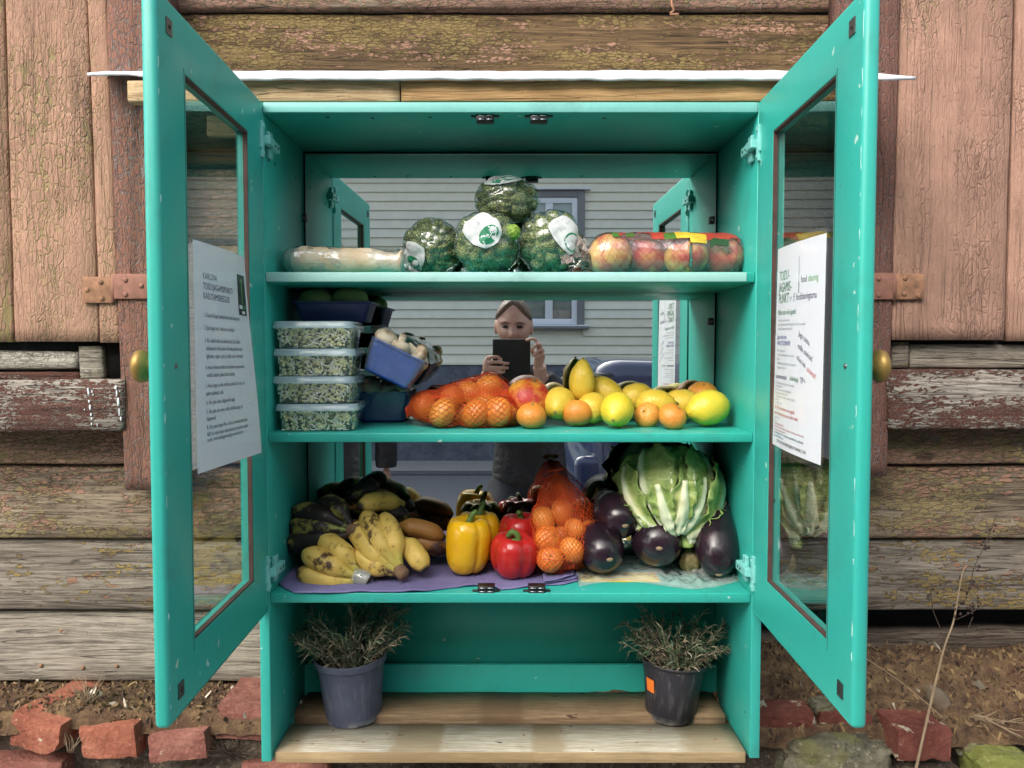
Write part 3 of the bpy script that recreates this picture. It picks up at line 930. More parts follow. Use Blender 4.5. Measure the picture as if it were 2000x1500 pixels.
# magnet catches
def catch(px, z, up):
    c = P(px, 232 if not up else 1150, YF + .02)
    bm = bmesh.new()
    s = 1 if up else -1
    def bx(x0, x1, y0, y1, h0, h1): box(bm, c.x + x0, c.x + x1, y0, y1, min(z + s * h0, z + s * h1), max(z + s * h0, z + s * h1), .0006, 1)
    bx(-.0225, .0225, YF + .010, YF + .017, 0, .0025)
    bx(-.014, .014, YF + .005, YF + .024, 0, .011)
    o = wpart('magnet_catch', bm, BLACKPL, cab)
    bm = bmesh.new()
    def bx2(x0, x1, h0, h1): box(bm, c.x + x0, c.x + x1, YF + .0035, YF + .0048, min(z + s * h0, z + s * h1), max(z + s * h0, z + s * h1))
    bx2(-.0115, -.0015, .0018, .003); bx2(.0015, .0115, .0018, .003); bx2(-.0115, -.0015, .0076, .0088); bx2(.0015, .0115, .0076, .0088)
    wpart('magnet', bm, CHROME, o)
for px in (948, 1052): catch(px, ZC, False)
for px in (950, 1048): catch(px, Z3, True)

# ------------------------------------------------------------------ doors
DW, DT = .398, .0175
ZD0, ZD1 = P(525, 1190, YF).z - .003, ZT + .0005
HX = {-1: XL + .001, 1: XR - .001}
FX = {-1: -.3815, 1: .3785}
YD0 = YF - .0025
def dmap(side):
    h = V((HX[side], YD0, 0)); f = V((FX[side], YD0 - DW, 0))
    du = (f - h).normalized()
    dt = V((0, 0, 1)).cross(du) * (1 if side > 0 else -1)
    if dt.x * side < 0: dt = -dt
    return lambda u, t, z: h + du * u + dt * t + V((0, 0, z))
def on_door(side, px, py, t=0.0):
    f = dmap(side)
    o = f(0, t, 0); n = (f(0, 1, 0) - f(0, 0, 0))
    d = ray(px, py); c = V((0, 0, H))
    k = (o - c).dot(n) / d.dot(n)
    return c + d * k
U0, U1 = .078, .318                 # opening in the door, from the hinge side
ZO0, ZO1 = ZD0 + .073, ZD1 - .068
def door(side):
    f = dmap(side)
    bm = bmesh.new()
    outer = [(0, ZD0), (DW, ZD0), (DW, ZD1), (0, ZD1)]
    inner = [(U0, ZO0), (U1, ZO0), (U1, ZO1), (U0, ZO1)]
    vo = [[bm.verts.new(f(u, t, z)) for u, z in outer] for t in (0, DT)]
    vi = [[bm.verts.new(f(u, t, z)) for u, z in inner] for t in (0, DT)]
    for k in range(4):
        k2 = (k + 1) % 4
        for t in (0, 1): bm.faces.new((vo[t][k], vo[t][k2], vi[t][k2], vi[t][k]))
        bm.faces.new((vo[0][k], vo[0][k2], vo[1][k2], vo[1][k]))
        bm.faces.new((vi[0][k], vi[0][k2], vi[1][k2], vi[1][k]))
    def edge(a, b_): return next(e for e in a.link_edges if e.other_vert(a) is b_)
    es = [edge(vo[t][k], vo[t][(k + 1) % 4]) for t in (0, 1) for k in range(4)] + [edge(vo[0][k], vo[1][k]) for k in range(4)]
    es2 = [edge(vi[t][k], vi[t][(k + 1) % 4]) for t in (0, 1) for k in range(4)]
    bmesh.ops.bevel(bm, geom=es, offset=.0062, segments=4, profile=.5, affect='EDGES')
    es2 = [e for e in es2 if e.is_valid]
    bmesh.ops.bevel(bm, geom=es2, offset=.0018, segments=2, profile=.5, affect='EDGES')
    d = wpart('door', bm, TEAL, cab)
    autosmooth(d.data, 40)
    g = bmesh.new()
    def slab(bm, u0, u1, t0, t1, z0, z1):
        vs = [bm.verts.new(f(u, t, z)) for u in (u0, u1) for t in (t0, t1) for z in (z0, z1)]
        for q in [(0, 1, 3, 2), (4, 6, 7, 5), (0, 4, 5, 1), (2, 3, 7, 6), (0, 2, 6, 4), (1, 5, 7, 3)]: bm.faces.new([vs[i] for i in q])
    vs = [g.verts.new(f(u, .0085, z)) for u, z in ((U0 - .004, ZO0 - .004), (U1 + .004, ZO0 - .004), (U1 + .004, ZO1 + .004), (U0 - .004, ZO1 + .004))]
    g.faces.new(vs)
    wpart('glass_pane', g, PANE, d, smooth=False)
    g = bmesh.new()
    slab(g, U0 - .001, U0 + .0022, .0012, .0078, ZO0, ZO1)
    slab(g, U0, U1, .0012, .0078, ZO0 - .001, ZO0 + .0022)
    slab(g, U0, U1, .0012, .0078, ZO1 - .0022, ZO1 + .001)
    slab(g, U1 - .0022, U1 + .001, .0012, .0078, ZO0, ZO1)
    wpart('glazing_bead', g, BROWNBEAD, d, smooth=False)
    # routed line round the opening on the free side
    g = bmesh.new()
    slab(g, U1 + .0045, U1 + .0055, -.0002, .0006, ZO0 - .012, ZO1 + .006)
    wpart('bead_seam', g, DARK, d, smooth=False)
    # knob outside, screw inside
    kz = P(1000, 715, .9).z
    g = bmesh.new()
    prof = [(0, .0), (.008, .0), (.0085, .002), (.0065, .005), (.0065, .009), (.011, .012), (.0175, .0165), (.019, .021), (.0175, .0255), (.012, .029), (.005, .0305), (0, .031)]
    axis = (f(0, 1, 0) - f(0, 0, 0)).normalized()
    e1, e2 = frame_of(axis)
    c0 = f(DW - .035, DT, kz)
    lathe(g, prof, 28, 0, lambda p, t, a: c0 + e1 * p.x + e2 * p.y + axis * p.z)
    wpart('knob', g, BRASS, d)
    g = bmesh.new()
    c1 = f(DW - .035, -.0004, kz)
    lathe(g, [(0, .0016), (.0022, .0013), (.0034, .0), (.0034, -.001)], 12, 0, lambda p, t, a: c1 + e1 * p.x + e2 * p.y - axis * p.z)
    wpart('screw', g, STEELSCREW, d)
    # strike plates
    for zc in (ZD1 - .032, ZD0 + .032):
        g = bmesh.new()
        slab(g, DW - .040, DW - .024, -.0013, .001, zc - .009, zc + .009)
        o = wpart('strike_plate', g, STEELSCREW, d, smooth=False)
        g = bmesh.new()
        c2 = f(DW - .032, -.0014, zc)
        ball(g, c2, (.0012, .0028, .0028), 8, 5)
        wpart('screw', g, DARK, o)
    # pale strips along the free edge's inner corner: worn paint and a painted-on highlight
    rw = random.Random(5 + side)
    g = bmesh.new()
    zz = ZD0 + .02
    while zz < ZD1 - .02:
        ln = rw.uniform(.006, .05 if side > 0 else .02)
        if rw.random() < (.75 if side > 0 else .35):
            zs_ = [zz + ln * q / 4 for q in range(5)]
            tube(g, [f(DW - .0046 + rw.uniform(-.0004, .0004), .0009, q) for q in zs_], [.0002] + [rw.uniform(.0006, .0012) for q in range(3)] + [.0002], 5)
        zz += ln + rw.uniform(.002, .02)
    wpart('worn_edge_highlight', g, TEAL_PALE, d)['kind'] = 'stuff'
    # cup hinges: cup plate on the door, arm to the side panel
    for zc in ((ZD1 - .062) if side < 0 else (ZD1 - .068), ZD0 + .066):
        g = bmesh.new()
        slab(g, .008, .017, -.0045, .0005, zc - .028, zc + .028)
        slab(g, .004, .021, -.0035, .0005, zc - .014, zc + .014)
        for sgn in (-1, 1):
            slab(g, .009, .016, -.0060, -.0045, zc + sgn * .021 - .003, zc + sgn * .021 + .003)
        bmesh.ops.bevel(g, geom=g.edges[:], offset=.0007, segments=1, affect='EDGES')
        hg = wpart('hinge', g, HINGEM, d, smooth=False)
        g = bmesh.new()
        x = HX[side]
        xi = -side                                   # towards the inside of the cabinet
        def bx(x0, x1, y0, y1, z0, z1, bev=.0012): box(g, min(x + xi * x0, x + xi * x1), max(x + xi * x0, x + xi * x1), y0, y1, z0, z1, bev, 1)
        bx(.003, .0135, YF - .012, YF + .016, zc - .007, zc + .007)
        bx(.0, .0125, YF + .012, YF + .046, zc - .009, zc + .006)
        bx(-.0004, .006, YF + .012, YF + .030, zc - .022, zc + .020)
        wpart('hinge_arm', g, HINGEM, d, smooth=False)
        g = bmesh.new()
        for yy in (YF + .020, YF + .034):
            c = V((x + xi * .0128, yy, zc - .002))
            ball(g, c, (.0008, .0024, .0024), 8, 5)
        wpart('hinge_screws', g, DARK, hg)
    return d
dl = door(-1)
dl['label'] = 'open door on the shutter hinge side with the house rules sheet'
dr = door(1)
dr['label'] = 'open door carrying the sheet with green heading'

# ------------------------------------------------------------------ white roof sheet on battens
roof = root('rain_cover', 'thin white roof sheet with a torn edge on two pine battens above the cabinet', 'roof', (0, 1.4, P(1000, 150, YF).z))
zs = P(1000, 152, YF - .01).z
bm = bmesh.new()
nx, ny = 160, 10
xa, xb = P(172, 135, YF + .15).x, P(1772, 154, YF + .02).x
rnd = random.Random(2)
pts = []
for i in range(nx + 1):
    t = i / nx
    x = lerp(xa, xb, t)
    rag = .003 * noise.noise(V((x * 40, 0, 0))) + .004 * noise.noise(V((x * 13, 2, 0)))
    yfr = YF - .012 + rag + (.16 * smooth01((-.50 - x) / .2)) + .03 * smooth01((x - .6) / .1)
    row = []
    for j in range(ny + 1):
        y = lerp(yfr, 1.50, j / ny)
        z = zs + .0012 * noise.noise(V((x * 9, y * 9, 3))) + .0015 * noise.noise(V((x * 30, y * 4, 7)))  + (y - YF) * .385
        row.append(V((x, y, z)))
    pts.append(row)
grid_faces(bm, pts)
o = wpart('roof_sheet', bm, SHEETW, roof)
m = o.modifiers.new('solid', 'SOLIDIFY'); m.thickness = .0055; m.offset = 1
def batten(x0, x1, y0, y1, Y, mat, seed, par, nm='batten'):
    a, b_ = P(x0, (y0 + y1) / 2, Y), P(x1, (y0 + y1) / 2, Y)
    hw = (P(x0, y0, Y).z - P(x0, y1, Y).z) / 2
    return wpart(nm, beam(a, b_, (0, 0, hw), .022, 30, .0007, .0012, seed, warp=.0005), mat, par)
batten(249, 780, 157, 198, YF + .002, RAW, 1, roof)
batten(783.5, 1528, 158, 198, YF + .001, RAW2, 2, roof)
batten(404, 560, 226, 265, 1.495, RAW, 3, roof, 'support_block')
bm = newbox(-.36, .36, 1.30, 1.49, ZT + .001, ZT + .020)
wpart('support_board', bm, RAW, roof)

# ------------------------------------------------------------------ notices on the door glass
def notice(side, corners, label, lines, extra, mats, sag):
    """corners: pixels TL TR BR BL on the inner face; lines in sheet units (0..1 across, 0..1.41 down from the top)"""
    TL, TR, BR, BL = [on_door(side, *c, t=.004) for c in corners]
    n = (dmap(side)(0, -1, 0) - dmap(side)(0, 0, 0)).normalized()       # out of the door, into the view
    o = root('laminated_notice', label, 'notice', BL, 'notices taped to the door glass')
    def at(u, v, lift=0.0):
        p = TL.lerp(TR, u).lerp(BL.lerp(BR, u), v)
        k = .0045 + sag(u, v) + lift
        return p + n * k
    bm = bmesh.new()
    grid_faces(bm, [[at(i / 20, j / 24) for j in range(25)] for i in range(21)])
    sh = wpart('sheet', bm, PAPER, o)
    bm = bmesh.new()
    grid_faces(bm, [[at(lerp(-.035, 1.035, i / 20), lerp(-.028, 1.024, j / 24), .0006) for j in range(25)] for i in range(21)])
    wpart('laminate', bm, LAMI, o)
    bm = bmesh.new()
    for vs, fs, mi in textmesh(lines):
        vv = [bm.verts.new(at(x, y / 1.414, .0003)) for x, y in vs]
        for f in fs:
            try: bm.faces.new([vv[i] for i in f]).material_index = mi
            except ValueError: pass
    for (poly, mi) in extra:
        vv = [bm.verts.new(at(x, y / 1.414, .0003)) for x, y in poly]
        bm.faces.new(vv).material_index = mi
    wpart('print', bm, mats, sh, smooth=False)
    return o
MATS = [INK, INKBLK, INKGRN, INKLIME, INKBLUE, INKRED, INKNAVY, INKPALE, PAPER]
def tx(s, x, y, size, mi=0, sh=0.0, rot=0.0, xs=1.0): return (s, x, y, size, mi, sh, rot, xs)
# text meshes are made upright (y up); turn them to y-down here
_tm = textmesh
def textmesh(lines):
    res = _tm([(s, 0, 0, size, mi, sh, 0.0, xs) for (s, x, y, size, mi, sh, rot, xs) in lines])
    o = []
    for (vs, fs, mi), ln in zip(res, lines):
        x, y, rot = ln[1], ln[2], ln[6]
        c, s = cos(rot), sin(rot)
        o.append(([(x + a * c + b_ * s, y + a * s - b_ * c) for a, b_ in vs], fs, mi))
    return o
left_lines = [
    tx('KARLOVA', .13, .235, .058, 0), tx('TOIDUJAGAMISPUNKTI', .13, .305, .058, 0), tx('KASUTAMISREEGLID', .13, .375, .058, 0),
    tx('1. Kasutad kappi pandud toitu omal vastutusel', .13, .500, .040), tx('2. Jäta kappi toit, mida sa ise sööksid!', .13, .590, .040),
    tx('3. Kui oled toidu ise valmistanud, jäta sellele', .13, .680, .040), tx('võimalusel toidu peale info allergeenide kohta', .15, .735, .040), tx('(gluteen, vegan, jms) ja millal toidu valmistasid', .15, .790, .040),
    tx('4. Aseta riknemisohtlikud toiduained, nagu puuviljad,', .13, .870, .037), tx('eraldi suletud pakendites olevast', .15, .925, .040),
    tx('5. Hoia kapp ja selle ümbrus puhtad. Kui vaja, siis', .13, 1.00, .038), tx('palun puhasta seda', .13, 1.055, .040),
    tx('6. Ära jäta toitu väljapoole kappi', .13, 1.12, .040), tx('7. Ära jäta siia toitu, mille kõlblikkusaeg on', .13, 1.185, .039), tx('lõppenud', .13, 1.235, .040),
    tx('8. Ära pane kappi liha-, kala- ja munatooteid jms.', .13, 1.295, .039), tx('NB! Kui näed kapis väljavisatavat, anna palun sellest', .13, 1.345, .037), tx('teada: tartutoidujagamine@protonmail.com', .13, 1.385, .037)]
# squeeze: the print block ends well above the foot of the sheet
left_lines = [(s, x, .13 + (y - .13) * .88, sz, mi, sh, r, .84) for (s, x, y, sz, mi, sh, r, xs) in left_lines]
sq = lambda x0, x1, y0, y1: [(x0, y0), (x1, y0), (x1, y1), (x0, y1)]
left_extra = [(sq(.76, .945, .135, .415), 1), ]
notice(-1, [(369, 467), (471, 503), (492, 884), (379, 926)], 'laminated white house rules sheet with a small black logo on the door glass', left_lines, left_extra, MATS,
       lambda u, v: .004 * sin(pi * u) * (1 - v) + .010 * smooth01(v) * u)
o = bpy.data.objects['laminated_notice']
# the black logo carries a pale fork and two words
def logo_on(o, side, corners, sag):
    TL, TR, BR, BL = [on_door(side, *c, t=.004) for c in corners]
    n = (dmap(side)(0, -1, 0) - dmap(side)(0, 0, 0)).normalized()
    at = lambda u, v: TL.lerp(TR, u).lerp(BL.lerp(BR, u), v) + n * (.0045 + sag(u, v) + .00055)
    bm = bmesh.new()
    for q, mi in ((sq(.845, .862, .165, .335), 3), (sq(.833, .874, .165, .170), 3), (sq(.833, .838, .165, .195), 3), (sq(.869, .874, .165, .195), 3), (sq(.775, .845, .345, .37), 8), (sq(.85, .935, .345, .37), 2), (sq(.83, .90, .385, .405), 8)):
        bm.faces.new([bm.verts.new(at(x, y / 1.414)) for x, y in q]).material_index = mi
    wpart('logo', bm, MATS, o, smooth=False)
logo_on(o, -1, [(369, 467), (471, 503), (492, 884), (379, 926)], lambda u, v: .004 * sin(pi * u) * (1 - v) + .010 * smooth01(v) * u)
rl = [tx('TOIDU-', .07, .235, .098, 2, .12, 0, .82), tx('JAGAMIS-', .07, .315, .098, 2, .12, 0, .82), tx('PUNKT', .07, .395, .098, 2, .12, 0, .86), tx('TJP', .36, .385, .04, 7),
      tx('food', .60, .275, .065, 1, 0, 0, .9), tx('sharing', .73, .275, .065, 3, 0, 0, .9), tx('f', .455, .395, .085, 6), tx('foodsharingtartu', .51, .385, .064, 6, 0, 0, .86),
      tx('Millist toitu võib jagada?', .06, .475, .050, 2, .1, 0, .95), tx('Kõlblik toit, mida ise sööksid', .07, .522, .026, 7), tx('avamata pakendid, puuviljad, köögiviljad, leib ja sai, kuivained', .07, .552, .026, 7), tx('kuivained, konservid, säilivad toidud', .07, .582, .026, 7),
      tx('Jaga seda toitu', .06, .645, .044, 4, .1), tx('AINULT KÜLMKAPIS', .06, .69, .046, 4, .1, 0, .85),
      tx('Piim- ja juustutooted', .07, .735, .026, 7), tx('kõik, mis on külmas hoitud, vorst, munad', .07, .765, .026, 7), tx('salatid', .07, .795, .026, 7), tx('keedetud toidud, supid, koogid ja küpsetised', .07, .825, .026, 7), tx('temperatuur +2 kuni +6', .07, .855, .026, 7),
      tx('Jaga toitu,', .58, .62, .054, 6, 0, .32), tx('mille oleksid', .57, .70, .054, 6, 0, .32), tx('nõus ise', .55, .775, .054, 6, 0, .32), tx('sööma!', .74, .845, .054, 5, 0, .32),
      tx('Lastearmastajad', .04, .925, .047, 6, 0, 0, 1.0), tx('külmkapp', .42, .925, .047, 2), tx('TJP-s', .63, .925, .047, 6)]
for k, t in enumerate(['Toidu jagamise kord on lihtne ja kõigile avatud', 'jäta kapp puhtaks', 'vaata toit üle, enne kui selle kappi paned', 'kirjuta kuupäev ja koostis juurde', 'ära jäta riknenud toitu kappi, vii see ise prügikasti', 'pese käed', 'hoia kapi uks kinni']):
    rl.append(tx(t, .05, .965 + k * .0235, .025, 7))
rl += [tx('Kui TJP-s pole sobivat toitu jagada,', .04, 1.145, .036, 5, .1), tx('vaid on hoopis prügi, anna sellest teada', .04, 1.185, .036, 5, .1)]
for k, t in enumerate(['kapi hooldajale', 'kirjuta', 'või helista järgmisel numbril', 'kahtluse korral võta ühendust linna keskkonnaosakonnaga ja ootame vastust', 'me vastame nii kiiresti kui saame']):
    rl.append(tx(t, .05, 1.212 + k * .022, .022, 5 if k > 1 else 7))
rl += [tx('See toidujagamispunkt on avatud tänu vabatahtlikele ja naabritele', .04, 1.322, .026, 6), tx('aitäh, et hoiad kappi korras', .04, 1.345, .024, 6), tx('TARTUFOODSHARING@PROTONMAIL.COM', .12, 1.382, .032, 1)]
rx = [(sq(.555, .562, .10, .265), 7), (sq(.551, .569, .265, .34), 7)]
notice(1, [(1526, 487), (1622, 455), (1615, 909), (1519, 867)], 'laminated white notice with green heading and red lines on the door glass', rl, rx, MATS,
       lambda u, v: .004 * sin(pi * u) + .003 * v)

# ================================================================== the street behind the lens (seen in the mirror)
ASPH = plain('asphalt', RGB(104, 106, 112), .9, var=.2, sc=60, bump=.6)
PAVE = plain('pavement_grey', RGB(148, 148, 146), .9, var=.15, sc=30, bump=.5)
KERB = plain('kerb_stone', RGB(84, 84, 90), .85, var=.2, sc=20, bump=.5)
GROUND = plain('ground', RGB(96, 94, 84), .95, var=.2, sc=3, bump=.4)
structure(obj('ground', newbox(-150, 150, -150, 150, -.6, -.16), GROUND, smooth=False))
structure(obj('pavement', newbox(-40, 40, -.95, 1.60, -.14, 0), PAVE, smooth=False))
structure(obj('kerb', newbox(-40, 40, -1.10, -.951, -.14, .005, .01), KERB))
structure(obj('road', newbox(-40, 40, -4.60, -1.101, -.158, -.02), ASPH, smooth=False))
structure(obj('kerb', newbox(-40, 40, -4.75, -4.601, -.14, .005, .01), KERB))
structure(obj('pavement', newbox(-40, 40, -5.60, -4.751, -.14, 0), PAVE, smooth=False))
# ------------------------------------------------------------------ neighbour's house
LH = 8.5
YH = 2 * YM - LH
def MR(px, py, L_):
    """real point whose mirror image is at a pixel, L_ metres along the sight line's y"""
    p = P(px, py, L_)
    return V((p.x, 2 * YM - p.y, p.z))
nh = root('neighbour_house', 'pale cream clapboard house with grey blue plinth across the street', 'house', (0, YH, 0))
CLAP = plain('cream_clapboard', RGB(222, 222, 206), .7, var=.04, sc=14, bump=.1)
CLAPS = [CLAP, plain('cream_clapboard_dull', RGB(212, 212, 196), .75, var=.07, sc=5, bump=.1), plain('cream_clapboard_grey', RGB(216, 218, 206), .75, var=.06, sc=8, bump=.1)]
PLINTH = NB('plaster_plinth'); _v = PLINTH.coord(); _f = PLINTH.noise(_v, 9, 7, .6)
PLINTH.prin(PLINTH.ramp(_f, [(.35, RGB(78, 84, 98)), (.65, RGB(108, 114, 126))]), .85, PLINTH.bump(PLINTH.noise(_v, 26, 4, .5, 1.5), 1.0, .02)); PLINTH = PLINTH.done()
TRIM = plain('grey_window_trim', RGB(120, 122, 126), .6, var=.08)
UPVC = plain('white_window_frame', RGB(216, 222, 230), .35, var=.02, bump=0)
WGLASS = plain('window_glass_dark', RGB(96, 112, 124), .04, var=.25, sc=3, bump=0, spec=.8)
CURTAIN = plain('grey_curtain', RGB(120, 138, 146), .8, var=.2, sc=12)
zf = MR(800, 709, LH).z
wx0, wx1 = MR(1000, 500, LH).x, MR(1128, 500, LH).x
wz1, wz0 = MR(1000, 386, LH).z, MR(1000, 634, LH).z
wpart('core_wall', newbox(-7, 7, YH - 6, YH - .05, .02, 5.2), CLAP, nh, smooth=False)
pitch = .0962
z = zf
k = 0
def clap(x0, x1, z):
    bm = bmesh.new()
    pr = [(YH - .045, z + pitch + .012), (YH - .028, z + pitch + .012), (YH - .004, z + .004), (YH - .006, z), (YH - .045, z)]
    a = [bm.verts.new((x0, y, q)) for y, q in pr]; b_ = [bm.verts.new((x1, y, q)) for y, q in pr]
    n = len(pr)
    for i in range(n): bm.faces.new((a[i], a[(i + 1) % n], b_[(i + 1) % n], b_[i]))
    bm.faces.new(a[::-1]); bm.faces.new(b_)
    for v_ in bm.verts: v_.co.z += .0025 * noise.noise(V((v_.co.x * 3, z * 31, 0)))
    wpart('clapboard', bm, CLAPS[int(z * 97) % 3], nh, smooth=False)
tw = .075
while z < 3.28:
    if z + pitch > wz0 - .04 and z < wz1 + .05:
        clap(-6, wx0 - tw + .01, z); clap(wx1 + tw - .01, 6, z)
    else: clap(-6, 6, z)
    z += pitch; k += 1
wpart('plinth', newbox(-6.5, 6.5, YH - .04, YH + .012, -.1, zf - .02), PLINTH, nh, smooth=False)
wpart('drip_board', newbox(-6.5, 6.5, YH - .04, YH + .03, zf - .02, zf - .001, .004), CLAP, nh)
bm = bmesh.new()
box(bm, -6.6, 6.6, YH - 6, YH + .30, 3.40, 3.48); 
wpart('eaves', bm, UPVC, nh, smooth=False)
bm = bmesh.new()
a = [(-6.7, YH + .4, 3.48), (6.7, YH + .4, 3.48), (6.7, YH - 3, 5.0), (-6.7, YH - 3, 5.0), (6.7, YH - 6.2, 3.48), (-6.7, YH - 6.2, 3.48)]
v = [bm.verts.new(p) for p in a]
for f in ((0, 1, 2, 3), (3, 2, 4, 5), (0, 3, 5), (1, 4, 2), (0, 5, 4, 1)): bm.faces.new([v[i] for i in f])
wpart('roof', bm, plain('roof_grey', RGB(92, 92, 96), .7), nh, smooth=False)
win = wpart('window', newbox(wx0 - .01, wx1 + .01, YH - .048, YH - .03, wz0, wz1), CURTAIN, nh, smooth=False)
bm = bmesh.new()
fw = .062
box(bm, wx0, wx0 + fw, YH - .025, YH + .01, wz0, wz1, .004); box(bm, wx1 - fw, wx1, YH - .025, YH + .01, wz0, wz1, .004)
box(bm, wx0 + fw, wx1 - fw, YH - .025, YH + .01, wz0, wz0 + fw, .004); box(bm, wx0 + fw, wx1 - fw, YH - .025, YH + .01, wz1 - fw, wz1, .004)
mx = MR(1072, 600, LH).x
box(bm, mx - .04, mx + .04, YH - .024, YH + .012, wz0 + fw, wz1 - fw, .004)
wpart('window_frame', bm, UPVC, win)
for x0, x1 in ((wx0 + fw, mx - .04), (mx + .04, wx1 - fw)):
    wpart('pane', newbox(x0, x1, YH - .015, YH - .011, wz0 + fw, wz1 - fw), PANE, win, smooth=False)
bm = bmesh.new()
box(bm, wx0 - tw, wx0 - .001, YH - .03, YH + .025, wz0 - .02, wz1 + tw, .003); box(bm, wx1 + .001, wx1 + tw, YH - .03, YH + .025, wz0 - .02, wz1 + tw, .003)
box(bm, wx0, wx1, YH - .03, YH + .024, wz1 + .001, wz1 + tw, .003)
wpart('window_trim', bm, TRIM, win)
wpart('window_cap', newbox(wx0 - tw - .04, wx1 + tw + .06, YH - .03, YH + .07, wz1 + tw + .001, wz1 + tw + .02, .003), UPVC, win)
wpart('window_sill', newbox(wx0 - tw - .03, wx1 + tw + .05, YH - .03, YH + .09, wz0 - .045, wz0 - .021, .003), TRIM, win)
wpart('sill_flashing', newbox(wx0 - tw - .03, wx1 + tw + .05, YH - .03, YH + .092, wz0 - .0205, wz0 - .004, .002), UPVC, win)

# ------------------------------------------------------------------ dark blue car behind the photographer
car = root('parked_car', 'dark blue saloon car parked at the kerb, seen in the cabinet mirror', 'car', (3.2, -1.9, -.02))
CARP = plain('dark_blue_car_paint', RGB(44, 56, 92), .25, .0, .08, 3, 0, coat=1.0)
CARG = plain('car_glass', RGB(20, 24, 28), .05, bump=0)
TYRE = plain('tyre_rubber', RGB(24, 24, 26), .8)
RIM = plain('alloy_rim', RGB(150, 152, 156), .3, .9)
LAMP = plain('dark_lamp', RGB(22, 20, 24), .12, bump=0)
cx0 = MR(1128, 700, 4.6).x
Lc, Wc, gz = 4.4, 1.78, -.02
yc = -1.9
# side outline, from rear (x=0) to front (x=Lc)
stations = []
def car_pt(x):
    """half width, sill z, belt z, roof z at x"""
    e = min(1.0, min(x, Lc - x) / .45)
    hw = .5 * Wc * (.80 + .20 * sqrt(max(0, e)))
    zb = .32 + .16 * (1 - min(1, min(x, Lc - x) / .5)) ** 2
    if x < 3.05: belt = 1.17 - .03 * x + .0
    else: belt = 1.08 - .20 * ((x - 3.05) / 1.35) ** 1.5
    if x < .1: belt -= .10 * (1 - x / .1)
    if x < .62: roof = belt
    elif x < 1.35: roof = belt + (1.50 - belt) * smooth01((x - .6) / .78)
    elif x < 2.2: roof = 1.50 + .03 * sin((x - 1.35) / .85 * pi)
    elif x < 3.1: roof = belt + (1.50 - belt) * (1 - smooth01((x - 2.15) / .95))
    else: roof = belt
    return hw, zb, belt, roof
bm = bmesh.new()
rows = []
N = 60
for i in range(N + 1):
    x = Lc * i / N
    hw, zb, belt, roof = car_pt(x)
    hr = hw - .16 - .05 * (roof - belt) if roof > belt + .04 else hw - .12
    prof = [(-hw * .9, zb), (-hw, zb + .12), (-hw - .005, (zb + belt) / 2), (-hw + .02, belt - .06), (-hw + .05, belt), (-hr, max(roof - .04, belt + .01)), (-hr * .8, roof + .005), (0, roof + .02),
            (hr * .8, roof + .005), (hr, max(roof - .04, belt + .01)), (hw - .05, belt), (hw - .02, belt - .06), (hw + .005, (zb + belt) / 2), (hw, zb + .12), (hw * .9, zb)]
    rows.append([V((cx0 + x, yc + a, gz + q)) for a, q in prof])
vs = grid_faces(bm, rows)
bm.faces.new(vs[0]); bm.faces.new(vs[-1][::-1])
# glass: faces between belt and roof
for f in bm.faces:
    c = f.calc_center_median()
    x = c.x - cx0
    hw, zb, belt, roof = car_pt(max(0, min(Lc, x)))
    if c.z - gz > belt + .06 and c.z - gz < roof - .05 and abs(c.y - yc) > .45: f.material_index = 1
    if 2.45 < x < 3.15 and c.z - gz > belt + .02 and abs(c.y - yc) < .8: f.material_index = 1
    if .7 < x < 1.25 and c.z - gz > belt + .06 and abs(c.y - yc) < .7: f.material_index = 1
o = wpart('body', bm, [CARP, CARG], car)
m = o.modifiers.new('sub', 'SUBSURF'); m.levels = 1; m.render_levels = 1
for x in (.82, 3.52):
    for s in (-1, 1):
        y0 = yc + s * (Wc / 2 - .09)
        bm = bmesh.new()
        lathe(bm, [(.19, -.10), (.30, -.105), (.325, -.08), (.33, 0), (.325, .08), (.30, .105), (.19, .10)], 36, 0, lambda p, t, a: V((cx0 + x + p.x, y0 + p.z, gz + .33 + p.y)))
        wl = wpart('wheel', bm, TYRE, car)
        bm = bmesh.new()
        lathe(bm, [(0, .085), (.05, .085), (.06, .06), (.165, .07), (.195, .10), (.20, .07), (.19, -.08), (0, -.08)], 30, 0, lambda p, t, a: V((cx0 + x + p.x, y0 + s * p.z, gz + .33 + p.y)))
        wpart('rim', bm, RIM, wl)
        bm = bmesh.new()
        arc = [V((cx0 + x + .40 * cos(a), yc + s * (Wc / 2 + .006), gz + .36 + .40 * sin(a))) for a in [pi * q / 16 for q in range(17)]]
        tube(bm, arc, .018, 6)
        wpart('wheel_arch', bm, CARP if s < 0 else CARP, car)
for s in (-1, 1):
    bm = newbox(cx0 - .02, cx0 + .16, yc + s * .66 - .14, yc + s * .66 + .14, gz + .92, gz + 1.10, .03, 3)
    wpart('tail_light', bm, LAMP, car)
wpart('bumper', newbox(cx0 - .06, cx0 + .12, yc - .78, yc + .78, gz + .36, gz + .66, .05, 3), CARP, car)
bm = bmesh.new()
tube(bm, [V((cx0 + .62 + .05 * cos(a), yc + Wc / 2 + .004, gz + .96 + .05 * sin(a))) for a in [2 * pi * q / 20 for q in range(21)]], .003, 5)
wpart('fuel_flap', bm, LAMP, car)

